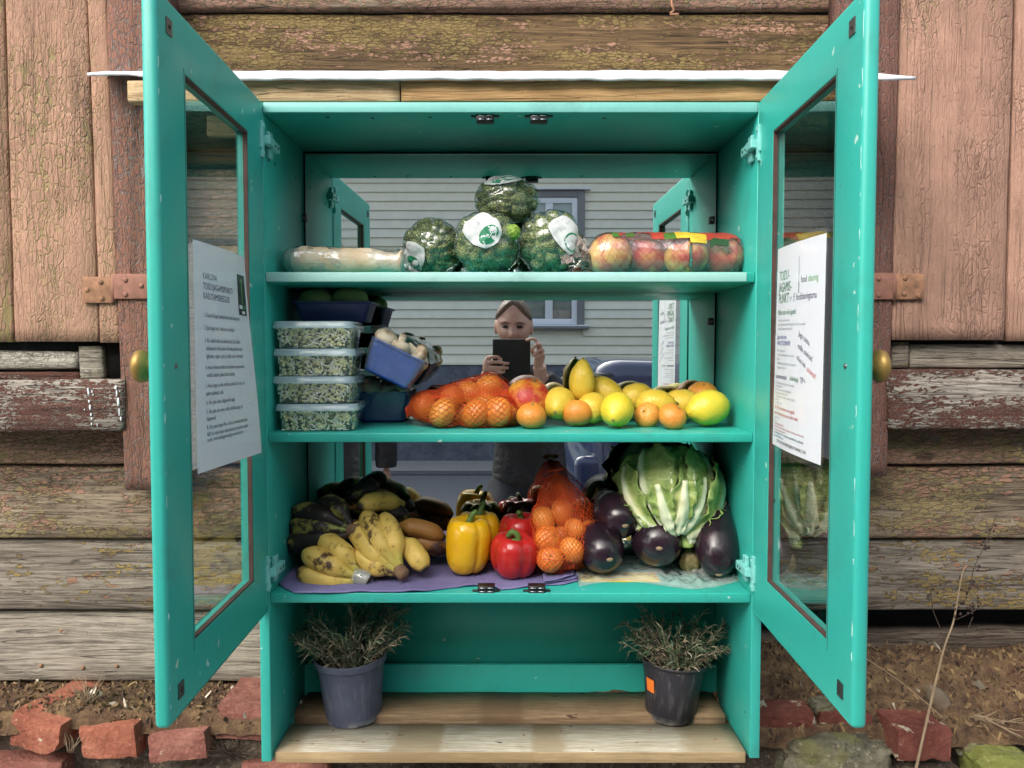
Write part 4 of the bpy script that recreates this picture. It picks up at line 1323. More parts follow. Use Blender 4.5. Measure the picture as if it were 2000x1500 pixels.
# ================================================================== food
def peel(name, c0, c1, pores=260, rough=.42, patch=None, sc=9, sss=0.0):
    b = NB(name)
    v = b.coord()
    n = b.noise(v, sc / .05, 4)
    big = b.noise(v, 22, 3)
    c = b.mix(b.step(big, .35, .65), c0, c1)
    if patch:
        pcol, lo, hi, ps = patch
        c = b.mix(b.step(b.noise(v, ps, 5, .6), lo, hi), c, pcol)
    sp = b.noise(v, 170, 2)
    c = b.mix(b.math('MULTIPLY', b.step(sp, .72, .78), .45), c, RGB(96, 74, 30))
    d = b.voro(v, pores * 1.6, 'SMOOTH_F1')
    b.prin(c, rough, b.bump(b.math('ADD', d, b.math('MULTIPLY', big, 1.2)), .5, .0016), spec=.5, sss=sss, sssr=(.006, .003, .001))
    return b.done()
LEMON = peel('lemon_peel', RGB(216, 180, 52), RGB(222, 192, 76), 230, .4, (RGB(200, 180, 60), .58, .72, 26))
LEMON_G = peel('green_lemon_peel', RGB(216, 190, 48), RGB(208, 188, 60), 230, .4, (RGB(176, 182, 60), .54, .74, 20))
MAND = peel('mandarin_peel', RGB(214, 128, 48), RGB(222, 144, 60), 300, .38)
MAND2 = peel('mandarin_pale_peel', RGB(218, 144, 56), RGB(226, 158, 72), 300, .38)
MANGO = peel('mango_skin', RGB(166, 32, 30), RGB(186, 52, 36), 400, .32, (RGB(214, 148, 54), .46, .60, 24))
APPLE_R = peel('apple_red_skin', RGB(176, 52, 52), RGB(196, 84, 70), 500, .3, (RGB(218, 178, 92), .54, .70, 22))
APPLE_Y = peel('apple_yellow_skin', RGB(218, 190, 104), RGB(212, 176, 88), 500, .3, (RGB(186, 62, 54), .46, .62, 22))
PEP_Y = peel('yellow_pepper_skin', RGB(222, 166, 20), RGB(228, 176, 30), 60, .22, None, 3)
PEP_R = peel('red_pepper_skin', RGB(168, 30, 30), RGB(184, 42, 38), 60, .22, None, 3)
AUB = peel('eggplant_skin', RGB(30, 20, 28), RGB(42, 26, 36), 30, .22, (RGB(70, 36, 44), .60, .8, 16), 3, 0)
GREENST = plain('green_stalk', RGB(82, 110, 48), .6, var=.35, sc=120, bump=.3)
BROWNST = plain('brown_stalk', RGB(110, 92, 62), .8, var=.35, sc=120, bump=.4)
STUB = plain('stem_scar', RGB(128, 120, 76), .8)

def lemon_mesh(a, r, nip=.22, seed=0):
    bm = bmesh.new()
    prof = []
    n = 22
    for i in range(n + 1):
        t = -1 + 2 * i / n
        rr = r * max(0, 1 - abs(t) ** 2.25) ** .5
        z = a * t
        if t > .72:
            k = (t - .72) / .28
            rr = max(rr * (1 - k * .25), r * nip * (1 - k ** 3) ** .5 if k < 1 else 0)
            z += a * .26 * k
        if t < -.85: z -= a * .05 * (-.85 - t) / .15
        prof.append((0 if i in (0, n) else rr, z))
    def fn(p, t, ph):
        q = p * 55 + V((seed * 5, 0, 0))
        return p * (1 + .035 * noise.noise(q) + .012 * noise.noise(q * 3))
    lathe(bm, prof, 26, 0, fn)
    return bm
def mand_mesh(r, seed=0, flat=.84):
    bm = bmesh.new()
    prof = [(0, -r * flat * .93)]
    n = 16
    for i in range(1, n):
        t = pi * i / n
        prof.append((r * sin(t) ** .92, -r * flat * cos(t)))
    prof += [(.004, r * flat * .93), (0, r * flat * .91)]
    def fn(p, t, ph):
        q = p * 50 + V((seed * 5, 3, 0))
        return p * (1 + .025 * noise.noise(q)) + V((0, 0, .0008 * cos(ph * 9) * t * sin(pi * t)))
    lathe(bm, prof, 26, 0, fn)
    return bm
def with_stem(o, mat, p, r, h, nm='stem_button'):
    bm = bmesh.new()
    lathe(bm, [(0, -h * .3), (r, -h * .2), (r * .9, h * .4), (r * .5, h), (0, h)], 8)
    return obj(nm, bm, mat, o, p)
def toward(d):
    """rotation that turns local +z to direction d"""
    return V(d).to_track_quat('Z', 'Y').to_euler()
def lemon(px, py, Y, a, r, d, label, mat=LEMON, seed=0, rest=None, nip=.24):
    c = P(px, py, Y)
    o = obj('lemon', lemon_mesh(a, r, nip, seed), mat, None, c, toward(d))
    with_stem(o, STUB, (0, 0, a * 1.25), r * .09, .0016, 'stem_scar')
    return tag(o, label, 'lemon', 'lemons on the middle shelf')
lemon(1136, 746, 1.415, .034, .0232, (.05, -.05, 1), 'lemon standing upright on top of the heap with its tip up', seed=1)
lemon(1182, 764, 1.445, .034, .0245, (.75, -.3, -.45), 'lemon lying on the heap with its tip pointing down beside the upright lemon', seed=2)
lemon(1092, 788, 1.395, .034, .0285, (-.25, -1, -.30), 'lemon showing its knobbly end right beside the red mango', seed=3, nip=.36)
lemon(1157, 797, 1.395, .032, .0275, (.5, .6, .2), 'lemon half hidden behind the blemished mandarin', seed=4)
lemon(1205, 800, 1.345, .032, .0285, (-.32, -1, -.42), 'lemon with a thick stalk end facing out, at the shelf front between mandarins', seed=5, nip=.42, mat=LEMON_G)
lemon(1243, 776, 1.45, .032, .0265, (1, .3, .1), 'lemon in the back row above the two neighbouring mandarins', seed=6)
lemon(1277, 789, 1.405, .033, .0265, (1, -.2, .05), 'lemon directly behind the two neighbouring mandarins', seed=7)
lemon(1330, 790, 1.425, .036, .0275, (-1, -.15, -.05), 'lemon lying lengthwise behind the large greenish lemon', seed=8)
lemon(1384, 796, 1.365, .037, .0305, (-1, -.32, -.16), 'large greenish yellow lemon at the end of the row by the side panel', LEMON_G, 9, nip=.2)
def mandarin(p, r, d, label, group, mat=MAND, seed=0, cat='mandarin'):
    o = obj('mandarin', mand_mesh(r, seed), mat, None, p, toward(d))
    with_stem(o, STUB, (0, 0, r * .80), .0022, .0014)
    return tag(o, label, cat, group)
def on2(px, pyb, r):
    g = G(px, pyb, Z2); return V((g.x, g.y, Z2 + r * .84))
g2 = 'loose mandarins on the middle shelf'
mandarin(on2(1038, 837, .0255), .0258, (.1, -.2, 1), 'loose mandarin in front of the red mango', g2, MAND, 1)
mandarin(on2(1127, 833, .0272), .0275, (.1, .5, 1), 'loose mandarin with scuffed peel in front of the lemon heap', g2, MAND, 2)
mandarin(on2(1264, 833, .0232), .0236, (-.5, -.8, .5), 'loose mandarin touching the thick stalked lemon', g2, MAND2, 3)
mandarin(on2(1313, 838, .0243), .0246, (.5, -.3, .8), 'loose mandarin beside the large greenish lemon', g2, MAND, 4)
mandarin(P(1372, 772, 1.455), .029, (0, -.5, 1), 'mandarin in the back row behind the large greenish lemon', g2, MAND2, 5)
# mango
bm = bmesh.new()
R = .0425
lathe(bm, [(0, -R * .95)] + [(R * sin(pi * i / 18) ** .9, -R * cos(pi * i / 18) * .98) for i in range(1, 18)] + [(.004, R * .9), (0, R * .88)], 32, 0, lambda p, t, a: p * (1 + .05 * cos(a - .8) + .02 * noise.noise(p * 30)))
o = obj('mango', bm, MANGO, None, V((P(1030, 768, 1.405).x, 1.405, Z2 + R * .97)), (.2, .25, .4))
with_stem(o, BROWNST, (0, 0, R * .88), .003, .006)
tag(o, 'large red mango with a yellow orange cheek behind a loose mandarin', 'mango')

# ------------------------------------------------------------------ bags and nets
def sphere_pts(c, r, n=60):
    o = []
    for i in range(n):
        z = 1 - 2 * (i + .5) / n
        a = i * 2.399963
        q = sqrt(1 - z * z)
        o.append(V(c) + V((q * cos(a), q * sin(a), z)) * r)
    return o
def wrap_surface(fruits, axis, ns, nphi, extra=(), pad=.0015, tight=.5, ends=(.004, .004), smooth=2, floor=None):
    """skin round fruits; axis = polyline through the heap; returns points[i][j]"""
    pts = []
    for c, r in fruits: pts += sphere_pts(c, r + pad)
    pts += [V(e) for e in extra]
    bm = bmesh.new()
    for p in pts: bm.verts.new(p)
    bmesh.ops.convex_hull(bm, input=bm.verts)
    bvh = BVHTree.FromBMesh(bm)
    bm.free()
    ax = catmull(axis, max(2, ns // max(1, len(axis) - 1)))
    ax = [ax[round(i * (len(ax) - 1) / ns)] for i in range(ns + 1)]
    rad, fr = [], []
    e1 = None
    for i, a in enumerate(ax):
        t = (ax[min(i + 1, ns)] - ax[max(i - 1, 0)]).normalized()
        if e1 is None: e1, e2 = frame_of(t)
        else:
            e1 = (e1 - t * e1.dot(t)).normalized(); e2 = t.cross(e1)
        row = []
        for k in range(nphi):
            ph = 2 * pi * k / nphi
            d = e1 * cos(ph) + e2 * sin(ph)
            hit = bvh.ray_cast(a, d)
            rh = hit[3] if hit[0] is not None else 0.0
            rf = 0.0
            for c, r in fruits:
                oc = a - c
                b_ = oc.dot(d); q = oc.dot(oc) - (r + pad) ** 2
                dd = b_ * b_ - q
                if dd > 0: rf = max(rf, -b_ + sqrt(dd))
            row.append(max(rf, rh * tight + rf * (1 - tight) if rf > 0 else rh * tight * 1.05))
        rad.append(row); fr.append((a, e1.copy(), e2.copy()))
    for _ in range(smooth):
        new = []
        for i in range(ns + 1):
            row = []
            for k in range(nphi):
                nb = [rad[max(i - 1, 0)][k], rad[min(i + 1, ns)][k], rad[i][k - 1], rad[i][(k + 1) % nphi]]
                row.append(max(rad[i][k], sum(nb) / 4) if _ == 0 else rad[i][k] * .5 + sum(nb) / 8)
            new.append(row)
        rad = new
    out = []
    for i in range(ns + 1):
        a, e1, e2 = fr[i]
        row = []
        for k in range(nphi):
            r = rad[i][k]
            if i == 0: r = ends[0]
            if i == ns: r = ends[1]
            p = a + (e1 * cos(2 * pi * k / nphi) + e2 * sin(2 * pi * k / nphi)) * r
            if floor is not None and p.z < floor: p.z = floor
            row.append(p)
        out.append(row)
    return out
def net(bm, S, nl, twist, r, seg=None):
    """two families of threads over the closed surface S"""
    ns, nphi = len(S) - 1, len(S[0])
    seg = seg or ns * 2
    def at(s, u):
        i = min(int(s * ns), ns - 1); f = s * ns - i
        uu = (u % 1.0) * nphi; k = int(uu) % nphi; g = uu - int(uu)
        k2 = (k + 1) % nphi
        return S[i][k].lerp(S[i][k2], g).lerp(S[i + 1][k].lerp(S[i + 1][k2], g), f)
    for sg in (-1, 1):
        for q in range(nl):
            pts = [at(j / seg, q / nl + sg * twist * j / seg) for j in range(seg + 1)]
            tube(bm, pts, r, 3, False)
NETM = plain('orange_net', RGB(214, 78, 30), .5, var=.12, bump=0)
g3 = 'mandarins in the net on the middle shelf'
def netfruit(lst, label, group, rr, seed0):
    fr = []
    for i, (px, py, Y, r) in enumerate(lst):
        c = P(px, py, Y)
        fr.append((c, r))
        rnd = random.Random(seed0 + i)
        mandarin(c, r, (rnd.uniform(-1, 1), rnd.uniform(-1, .3), rnd.uniform(-.6, 1)), label, group, MAND2 if i % 2 else MAND, seed0 + i)
    return fr
fr = netfruit([(830, 794, 1.385, .027), (864, 806, 1.345, .0255), (884, 782, 1.395, .026), (918, 770, 1.41, .026), (929, 808, 1.35, .0265), (955, 757, 1.42, .0265), (906, 808, 1.41, .025), (949, 790, 1.40, .0255), (972, 805, 1.352, .0268), (997, 806, 1.39, .0245)],
              'mandarin inside the orange net on the middle shelf', g3, .026, 20)
S = wrap_surface(fr, [P(795, 806, 1.38), P(850, 795, 1.375), P(920, 788, 1.385), P(985, 785, 1.39), P(1018, 775, 1.40)], 40, 40, [P(985, 736, 1.41), P(975, 742, 1.42)], .0014, .62, (.010, .008), 3, Z2 + .0006)
bm = bmesh.new()
net(bm, S, 38, .55, .00055, 70)
tag(obj('net_bag', bm, NETM), 'orange net bag of mandarins lying on the middle shelf', 'net bag', 'orange net bags of mandarins')
g4 = 'mandarins in the net on the lower shelf'
fr = netfruit([(1074, 1092, 1.335, .0232), (1116, 1074, 1.345, .0232), (1070, 1052, 1.35, .0245), (1122, 1034, 1.37, .0205), (1150, 1040, 1.40, .022), (1062, 1014, 1.39, .024), (1098, 1000, 1.40, .024), (1135, 1085, 1.39, .022), (1100, 1045, 1.40, .023)],
              'mandarin inside the orange net on the lower shelf', g4, .023, 50)
S = wrap_surface(fr, [P(1092, 1122, 1.355), P(1095, 1080, 1.365), P(1100, 1035, 1.375), P(1098, 985, 1.395), P(1088, 940, 1.405), P(1085, 918, 1.41)], 44, 40, [P(1072, 925, 1.41), P(1105, 925, 1.41), P(1188, 1010, 1.42), P(1180, 980, 1.43), P(1040, 960, 1.42)], .0014, .8, (.012, .016), 3, Z3 + .002)
bm = bmesh.new()
net(bm, S, 40, .6, .00056, 80)
tag(obj('net_bag', bm, NETM), 'orange net bag of mandarins standing upright among peppers and eggplants', 'net bag', 'orange net bags of mandarins')

# ------------------------------------------------------------------ peppers
def pepper_mesh(w, h, lobes, seed, taper=.12):
    bm = bmesh.new()
    prof = []
    n = 34
    for i in range(n + 1):
        th = -pi / 2 + pi * i / n
        r = abs(cos(th)) ** .60
        z = .5 + .5 * math.copysign(abs(sin(th)) ** .86, sin(th))
        if th > 0: z -= .17 * math.exp(-(r / .42) ** 2)
        else: z += .07 * math.exp(-(r / .35) ** 2)
        prof.append((r * w / 2 if 0 < i < n else 0, z * h))
    def fn(p, t, a):
        l = abs(cos((a * lobes + seed) / 2)) ** .5
        side = smooth01(t / .12) * smooth01((1 - t) / .12)
        k = 1 - .20 * (1 - l) * (.35 + .65 * side)
        z = p.z
        rr = sqrt(p.x ** 2 + p.y ** 2) / (w / 2)
        if t < .5: z += h * .09 * (1 - l) * rr * (1 - t / .5) ** 2
        else: z -= h * .13 * (1 - l) * rr * ((t - .5) / .5) ** 3
        q = V((p.x * 18 + seed, p.y * 18, p.z * 14))
        nn = .05 * noise.noise(q)
        s = 1 - taper * (1 - z / h)
        return V((p.x * (k + nn) * s, p.y * (k + nn) * s, z))
    lathe(bm, prof, 56, 0, fn)
    return bm
def pepper(px, pyb, w, h, lobes, mat, label, seed, tilt=(0, 0, 0), Y=None, taper=.12, stem=((0, 0), (.004, .016), (.012, .03))):
    c = G(px, pyb, Z3 + .003) if Y is None else V((P(px, 1000, Y).x, Y, Z3 + .003))
    o = obj('bell_pepper', pepper_mesh(w, h, lobes, seed, taper), mat, None, c, tilt)
    bm = bmesh.new()
    z0 = h * .80
    tube(bm, catmull([V((x, -x * .2, z0 + z)) for x, z in stem], 4), [lerp(.0066, .0042, i / (4 * (len(stem) - 1))) for i in range(4 * (len(stem) - 1) + 1)], 9)
    lathe(bm, [(0, z0 - .004), (.013, z0 + .000), (.010, z0 + .004), (.005, z0 + .006)], 10, 0, lambda p, t, a: V((p.x * (1 + .25 * cos(a * 5)), p.y * (1 + .25 * cos(a * 5)), p.z)))
    obj('stem', bm, GREENST, o)
    return tag(o, label, 'bell pepper')
pepper(910, 1120, .0915, .104, 3.0, PEP_Y, 'tall yellow bell pepper at the front edge of the lower shelf', 1.2, (.04, .03, .5), taper=.14, stem=((0, 0), (.002, .010), (.008, .022), (.014, .028)))
pepper(1000, 1124, .088, .078, 4, PEP_R, 'squat red bell pepper at the front beside the mandarin net', 2.5, (.16, .05, .3), stem=((.004, 0), (.002, .012), (-.008, .017), (-.014, .008)), taper=.08)
pepper(934, 0, .088, .098, 4, PEP_Y, 'yellow bell pepper hidden behind the tall one, near the mirror', 4.0, (0, 0, .9), 1.445, stem=((0, 0), (.006, .018), (.014, .034)))
pepper(1018, 0, .090, .098, 4, PEP_R, 'red bell pepper behind the squat one, near the mirror', 0.6, (0, -.03, 1.4), 1.425, stem=((0, 0), (-.004, .016), (-.014, .022)))

# ------------------------------------------------------------------ bananas
def banana_mat(name, ripe, spot, green=.5, spots=.5):
    b = NB(name)
    v = b.coord()
    at = b.n('Attribute', attribute_name='along').outputs['Fac']
    n1 = b.noise(v, 16, 6, .65); n2 = b.noise(b.scale(v, (1, 1, 1)), 70, 5, .6)
    c = b.mix(b.step(n1, .4, .7), ripe, tuple(x * .82 for x in ripe[:3]) + (1,))
    c = b.mix(b.math('MULTIPLY', b.math('SUBTRACT', 1.0, b.step(at, .12, .32)), green), c, RGB(138, 152, 64))
    c = b.mix(b.math('MULTIPLY', b.step(n2, .56, .66), .65), c, RGB(128, 92, 46))
    th = .78 - spots * .36
    c = b.mix(b.step(b.math('ADD', n1, b.math('MULTIPLY', n2, .25)), th + .09, th + .16), c, spot)
    endm = b.math('ADD', b.step(at, .93, .98), b.math('SUBTRACT', 1.0, b.step(at, .01, .05)), clamp=True)
    c = b.mix(endm, c, RGB(52, 38, 30))
    b.prin(c, .5, b.bump(n2, .25, .0012), spec=.4)
    return b.done()
BAN = banana_mat('spotted_banana_peel', RGB(214, 180, 92), RGB(76, 50, 36), .5, .48)
BAN2 = banana_mat('brown_banana_peel', RGB(158, 110, 56), RGB(64, 42, 34), .1, .5)
BAN3 = banana_mat('blackened_banana_peel', RGB(138, 128, 62), RGB(34, 26, 24), .8, .95)
def banana_mesh(C, T, bulge, r, neck=.17, seed=0):
    """C where it hangs on the crown, T the tip"""
    C, T, bulge = V(C), V(T), V(bulge)
    mid = (C + T) / 2 + bulge
    n = 26
    pts, rad, al = [], [], []
    for i in range(n + 1):
        t = i / n
        p = C * (1 - t) ** 2 + mid * 2 * t * (1 - t) + T * t * t
        if t < neck: k = .30 + .12 * (t / neck)
        else:
            q = (t - neck) / (1 - neck)
            k = .42 + .58 * smooth01(q / .28)
            if q > .70: k *= 1 - .72 * ((q - .70) / .30) ** 2
        pts.append(p); rad.append(r * k); al.append(t)
    bm = bmesh.new()
    lay = bm.verts.layers.float.new('along')
    rings = tube(bm, pts, rad, 15)
    for ring, t, p in zip(rings, al, pts):
        for k, v_ in enumerate(ring):
            v_[lay] = t
            v_.co = p + (v_.co - p) * (1 + .055 * cos(5 * 2 * pi * k / 15)) * (1 + .04 * noise.noise(v_.co * 40 + V((seed, 0, 0))))
    return bm
def bunch(label, crown, tips, mats, name='banana_bunch', crownr=.011, tape=False):
    Cp = P(*crown)
    root_ = root(name, label, 'bananas', Cp)
    for i, (px, py, Y, bx, by, bz, r) in enumerate(tips):
        T = P(px, py, Y)
        s = Cp + (T - Cp).normalized() * .004 + V((0, 0, .003 * (i - len(tips) / 2)))
        wpart('banana', banana_mesh(s, T, (bx, by, bz), r, seed=i * 3.1), mats[i % len(mats)], root_)
    mean = V((0, 0, 0))
    for t in tips: mean += (P(t[0], t[1], t[2]) - Cp).normalized()
    d = mean.normalized()
    bm = bmesh.new()
    tube(bm, [Cp - d * .014, Cp - d * .008, Cp + d * .006, Cp + d * .02], [crownr * .75, crownr * 1.05, crownr, crownr * .55], 10)
    for v_ in bm.verts: v_.co += V((noise.noise(v_.co * 120), noise.noise(v_.co * 120 + V((4, 4, 4))), noise.noise(v_.co * 120 + V((9, 9, 0))))) * .0025
    wpart('crown', bm, plain('banana_crown', RGB(112, 84, 62), .8, var=.4, sc=90, bump=.5), root_)
    if tape:
        bm = bmesh.new()
        tube(bm, [Cp - d * .016, Cp - d * .004, Cp + d * .012], [crownr * 1.05, crownr * 1.35, crownr * 1.15], 14, False)
        for v_ in bm.verts: v_.co += V((noise.noise(v_.co * 150), 0, noise.noise(v_.co * 150 + V((4, 4, 4))))) * .002
        wpart('tape_wrap', bm, FILM_C, root_)
    return root_
bunch('yellow banana bunch with taped crown at the front corner on the purple paper', (706, 1128, 1.315), [
    (582, 1112, 1.335, -.005, -.005, -.020, .0195), (592, 1078, 1.345, -.003, -.012, .004, .0195), (620, 1052, 1.37, .010, -.015, .022, .0185)], [BAN], tape=True)
bunch('spotted banana bunch with its brown crown forward, in the middle of the lower shelf', (783, 1116, 1.315), [
    (690, 1072, 1.355, -.006, -.012, -.010, .0175), (690, 1018, 1.385, -.012, -.024, -.006, .0195), (712, 1000, 1.39, -.004, -.028, .008, .0195), (748, 1004, 1.39, .010, -.026, .010, .0180)], [BAN])
bunch('blackened greenish banana bunch piled against the side panel', (692, 1036, 1.36), [
    (560, 1062, 1.385, -.004, -.012, -.002, .0215), (566, 1030, 1.40, -.006, -.018, .010, .0205), (572, 1000, 1.41, .000, -.014, .018, .020), (625, 985, 1.42, .006, -.010, .026, .019)], [BAN3], crownr=.013)
bunch('dark brown banana bunch lying at the back of the lower shelf behind the others', (660, 1000, 1.45), [
    (740, 950, 1.455, .0, 0, .022, .019), (770, 975, 1.46, .004, 0, .018, .019), (800, 1010, 1.462, .01, -.004, .018, .018)], [BAN3, BAN2], crownr=.012)
def single(label, C, T, b_, r, mat):
    o = obj('banana', banana_mesh(P(*C), P(*T), b_, r, neck=.05), mat)
    return tag(o, label, 'banana')
single('short spotted banana lying alone beside the yellow pepper', (786, 1052, 1.375), (832, 1114, 1.325), (-.002, -.006, .008), .0185, BAN)
single('brown banana pointing at the yellow pepper above another', (772, 1030, 1.40), (868, 1052, 1.405), (0, -.004, .016), .0175, BAN2)
single('brown banana lying under its twin behind the short spotted banana', (800, 1056, 1.405), (872, 1078, 1.405), (0, -.003, .010), .0165, BAN2)
single('ripe banana with its tip facing out on top of the heap', (790, 985, 1.47), (700, 990, 1.385), (-.006, .01, .012), .0175, BAN)

# ------------------------------------------------------------------ eggplants
def egg_mesh(L_, r, seed=0, neck=.62):
    """blossom end at z=0, stalk end at z=L_"""
    bm = bmesh.new()
    prof = []
    n = 26
    for i in range(n + 1):
        t = i / n
        k = (1 - (1 - min(1, t / .42)) ** 2.2) ** .5 if t < .42 else lerp(1, neck, smooth01((t - .42) / .5))
        if t > .93: k *= (1 - ((t - .93) / .07) ** 2 * .75)
        prof.append((r * k if 0 < i < n else 0, L_ * t))
    lathe(bm, prof, 32, 0, lambda p, t, a: V((p.x, p.y, p.z)) * (1 + .03 * noise.noise(p * 22 + V((seed * 3, 0, 0)))))
    return bm
def eggplant(p0, d, L_, r, label, seed, stalk=True, neck=.62):
    o = obj('eggplant', egg_mesh(L_, r, seed, neck), AUB, None, p0, toward(d))
    bm = bmesh.new()
    lathe(bm, [(0, -.0012), (.0022, -.0010), (.0036, .0006), (.0046, .003)], 12, 0, lambda p, t, a: V((p.x * 1.5, p.y, p.z)))
    obj('blossom_scar', bm, plain('blossom_scar', RGB(138, 118, 92), .8), o)
    if stalk:
        bm = bmesh.new()
        rr = r * neck
        lathe(bm, [(rr * 1.03, L_ * .86), (rr * 1.04, L_ * .93), (rr * .75, L_ * 1.0), (.007, L_ * 1.02)], 25, 0, lambda p, t, a: V((p.x, p.y, p.z + (.012 * cos(a * 5) if t < .1 else 0))))
        tube(bm, catmull([V((0, 0, L_ * .98)), V((0, .002, L_ + .012)), V((0, .006, L_ + .030)), V((0, .013, L_ + .042))], 4), [.007, .0066, .006, .0056, .0052, .005, .0049, .0048, .0047, .0047, .0047, .0048, .005], 9)
        obj('calyx', bm, BROWNST, o)
    return tag(o, label, 'eggplant')
def end_on(px, py, Y): return P(px, py, Y)
eggplant(P(1192, 1094, 1.315), (-.25, 1, .16), .135, .0415, 'eggplant lying end out on the plastic next to the mandarin net', 1)
eggplant(P(1222, 1028, 1.345), (-.20, 1, .18), .130, .0405, 'eggplant stacked on two others with a pale blossom scar', 2)
eggplant(P(1288, 1072, 1.325), (.10, 1, .06), .135, .046, 'eggplant with a purple bruise lying end out under the cauliflower', 3)
eggplant(V((P(1407, 1110, 1.31).x, 1.318, Z3 + .014)), (.07, .62, .80), .138, .0375, 'large glossy eggplant with a long dry stalk by the side panel', 4, neck=.74)
# little shrivelled fruit
bm = bmesh.new()
lathe(bm, [(0, 0), (.010, .001), (.017, .010), (.0185, .020), (.014, .032), (.007, .040), (.003, .046), (.004, .050), (0, .051)], 30, 0, lambda p, t, a: V((p.x * (1 + .09 * cos(a * 6)), p.y * (1 + .09 * cos(a * 6)), p.z)))
o = obj('shrivelled_fruit', bm, peel('shrivelled_skin', RGB(116, 102, 62), RGB(98, 88, 54), 90, .6, (RGB(150, 138, 84), .55, .7, 30)), None, G(1350, 1116, Z3 + .004), (.1, -.12, 0))
tag(o, 'small shrivelled olive brown fruit with a pointed top between two eggplants', 'fruit')

# ------------------------------------------------------------------ cauliflower
def leaf_mat():
    b = NB('cauliflower_leaf')
    v = b.coord()
    a = b.n('Attribute', attribute_name='rib').outputs['Fac']
    n = b.noise(v, 24, 5, .6)
    c = b.ramp(n, [(.3, RGB(98, 124, 58)), (.55, RGB(140, 162, 88)), (.75, RGB(176, 186, 122))])
    vein = b.voro(v, 42, 'DISTANCE_TO_EDGE')
    c = b.mix(b.math('MULTIPLY', b.math('SUBTRACT', 1.0, b.step(vein, .0, .05)), .4), c, RGB(196, 208, 150))
    c = b.mix(b.step(a, .15, .7), c, RGB(216, 222, 188))
    y = b.noise(v, 12, 3)
    c = b.mix(b.math('MULTIPLY', b.step(y, .56, .72), .5), c, RGB(176, 160, 102))
    b.prin(c, .48, b.bump(b.math('ADD', n, b.math('MULTIPLY', vein, -2.0)), .5, .002), spec=.4)
    return b.done()
LEAF = leaf_mat()
cc = P(1308, 962, 1.408)
cf = root('cauliflower', 'cauliflower wrapped in pale ribbed green leaves on top of the eggplants', 'cauliflower', cc - V((0, 0, .08)))
bm = bmesh.new()
bmesh.ops.create_icosphere(bm, subdivisions=5, radius=.066)
for v_ in bm.verts:
    p = v_.co.normalized()
    d = min(noise.voronoi(p * 5.5)[0][0], 1)
    v_.co = p * (.066 * (1 + .10 * (1 - d) + .03 * noise.noise(p * 30))) + cc + V((0, .01, .012))
wpart('curd', bm, plain('cauliflower_curd', RGB(206, 200, 160), .7, var=.12, sc=160, bump=.6), cf)
rnd = random.Random(5)
def leaf(az, el0, el1, R0, width, ribw, seed, flare=0.0, curl=0.0):
    """leaf that starts near the base (front, low) and runs over the globe; az turns it round the base axis"""
    rnd = random.Random(seed)
    base = V((.0, -.58, -.80)).normalized()
    up = V((0, 1, 0)).cross(base).cross(base) if False else V((0, -.80, .58)).normalized()
    sd = base.cross(up).normalized()
    dirv = up * cos(az) + sd * sin(az)
    nrm_ = base.cross(dirv).normalized()
    n, m = 20, 12
    bm = bmesh.new()
    lay = bm.verts.layers.float.new('rib')
    rows = []
    for i in range(n + 1):
        t = i / n
        e = lerp(el0, el1, t)
        wt = width * (.34 + .66 * smooth01((t - .12) / .4)) * (1 - .55 * smooth01((t - .8) / .2))
        row = []
        for j in range(m + 1):
            s = -1 + 2 * j / m
            a = s * wt * (1 + .22 * noise.noise(V((t * 7, (1 if s > 0 else -1) * 3.0, seed * 1.7))) * abs(s))
            d0 = base * cos(e) + dirv * sin(e)
            d = (d0 * cos(a) + nrm_ * sin(a)).normalized()
            r = R0 * (1 + flare * t * t + curl * s * s * t)
            r += .004 * noise.noise(d * 9 + V((seed * 3.3, 0, 0))) * (abs(s) * 1.5 + .3) + .005 * abs(s) ** 2 * noise.noise(V((t * 9, s * 2, seed)))
            r += .0028 * noise.noise(d * 26 + V((seed, 5, 0))) * (.3 + abs(s)) + .006 * abs(s) ** 3 * noise.noise(V((t * 14, s * 3, seed * 2.1)))
            rb = max(0.0, 1 - abs(a) / (ribw * (1.15 - .85 * t)))
            r += .013 * sqrt(rb) * (1 - .55 * t)
            row.append((cc + d * r, rb))
        rows.append(row)
    vs = [[bm.verts.new(p) for p, _ in row] for row in rows]
    for row, vr in zip(rows, vs):
        for (_, rb), v_ in zip(row, vr): v_[lay] = min(1.0, rb * 2.2)
    for i in range(n):
        for j in range(m): bm.faces.new((vs[i][j], vs[i + 1][j], vs[i + 1][j + 1], vs[i][j + 1]))
    o = wpart('leaf', bm, LEAF, cf)
    md = o.modifiers.new('solid', 'SOLIDIFY'); md.thickness = .0013
    return o
for k, (az, e1_, R0, wd_, rw, fl, cu) in enumerate([
        (-.10, 1.35, .079, .24, .17, .10, .14), (.42, 1.30, .081, .22, .15, .14, .16), (-.66, 1.55, .076, .44, .13, .02, .08), (1.22, 2.0, .084, .42, .17, .10, .10), (-1.30, 2.1, .085, .55, .11, .12, .10),
        (1.9, 1.9, .080, .55, .10, .06, .06), (-2.0, 1.9, .082, .55, .10, .06, .06), (2.7, 1.7, .078, .6, .08, .03, 0), (.15, 2.35, .070, .75, .06, .14, .16), (-.9, 2.35, .072, .7, .07, .22, .16), (.8, 2.35, .072, .7, .07, .22, .16), (-.36, 2.1, .0735, .34, .10, .05, .08),
        (-1.6, 1.2, .089, .36, .12, .04, .12), (1.55, 1.3, .090, .34, .14, .04, .12)]):
    leaf(az, .22, e1_, R0, wd_, rw, k + 1, fl, cu)
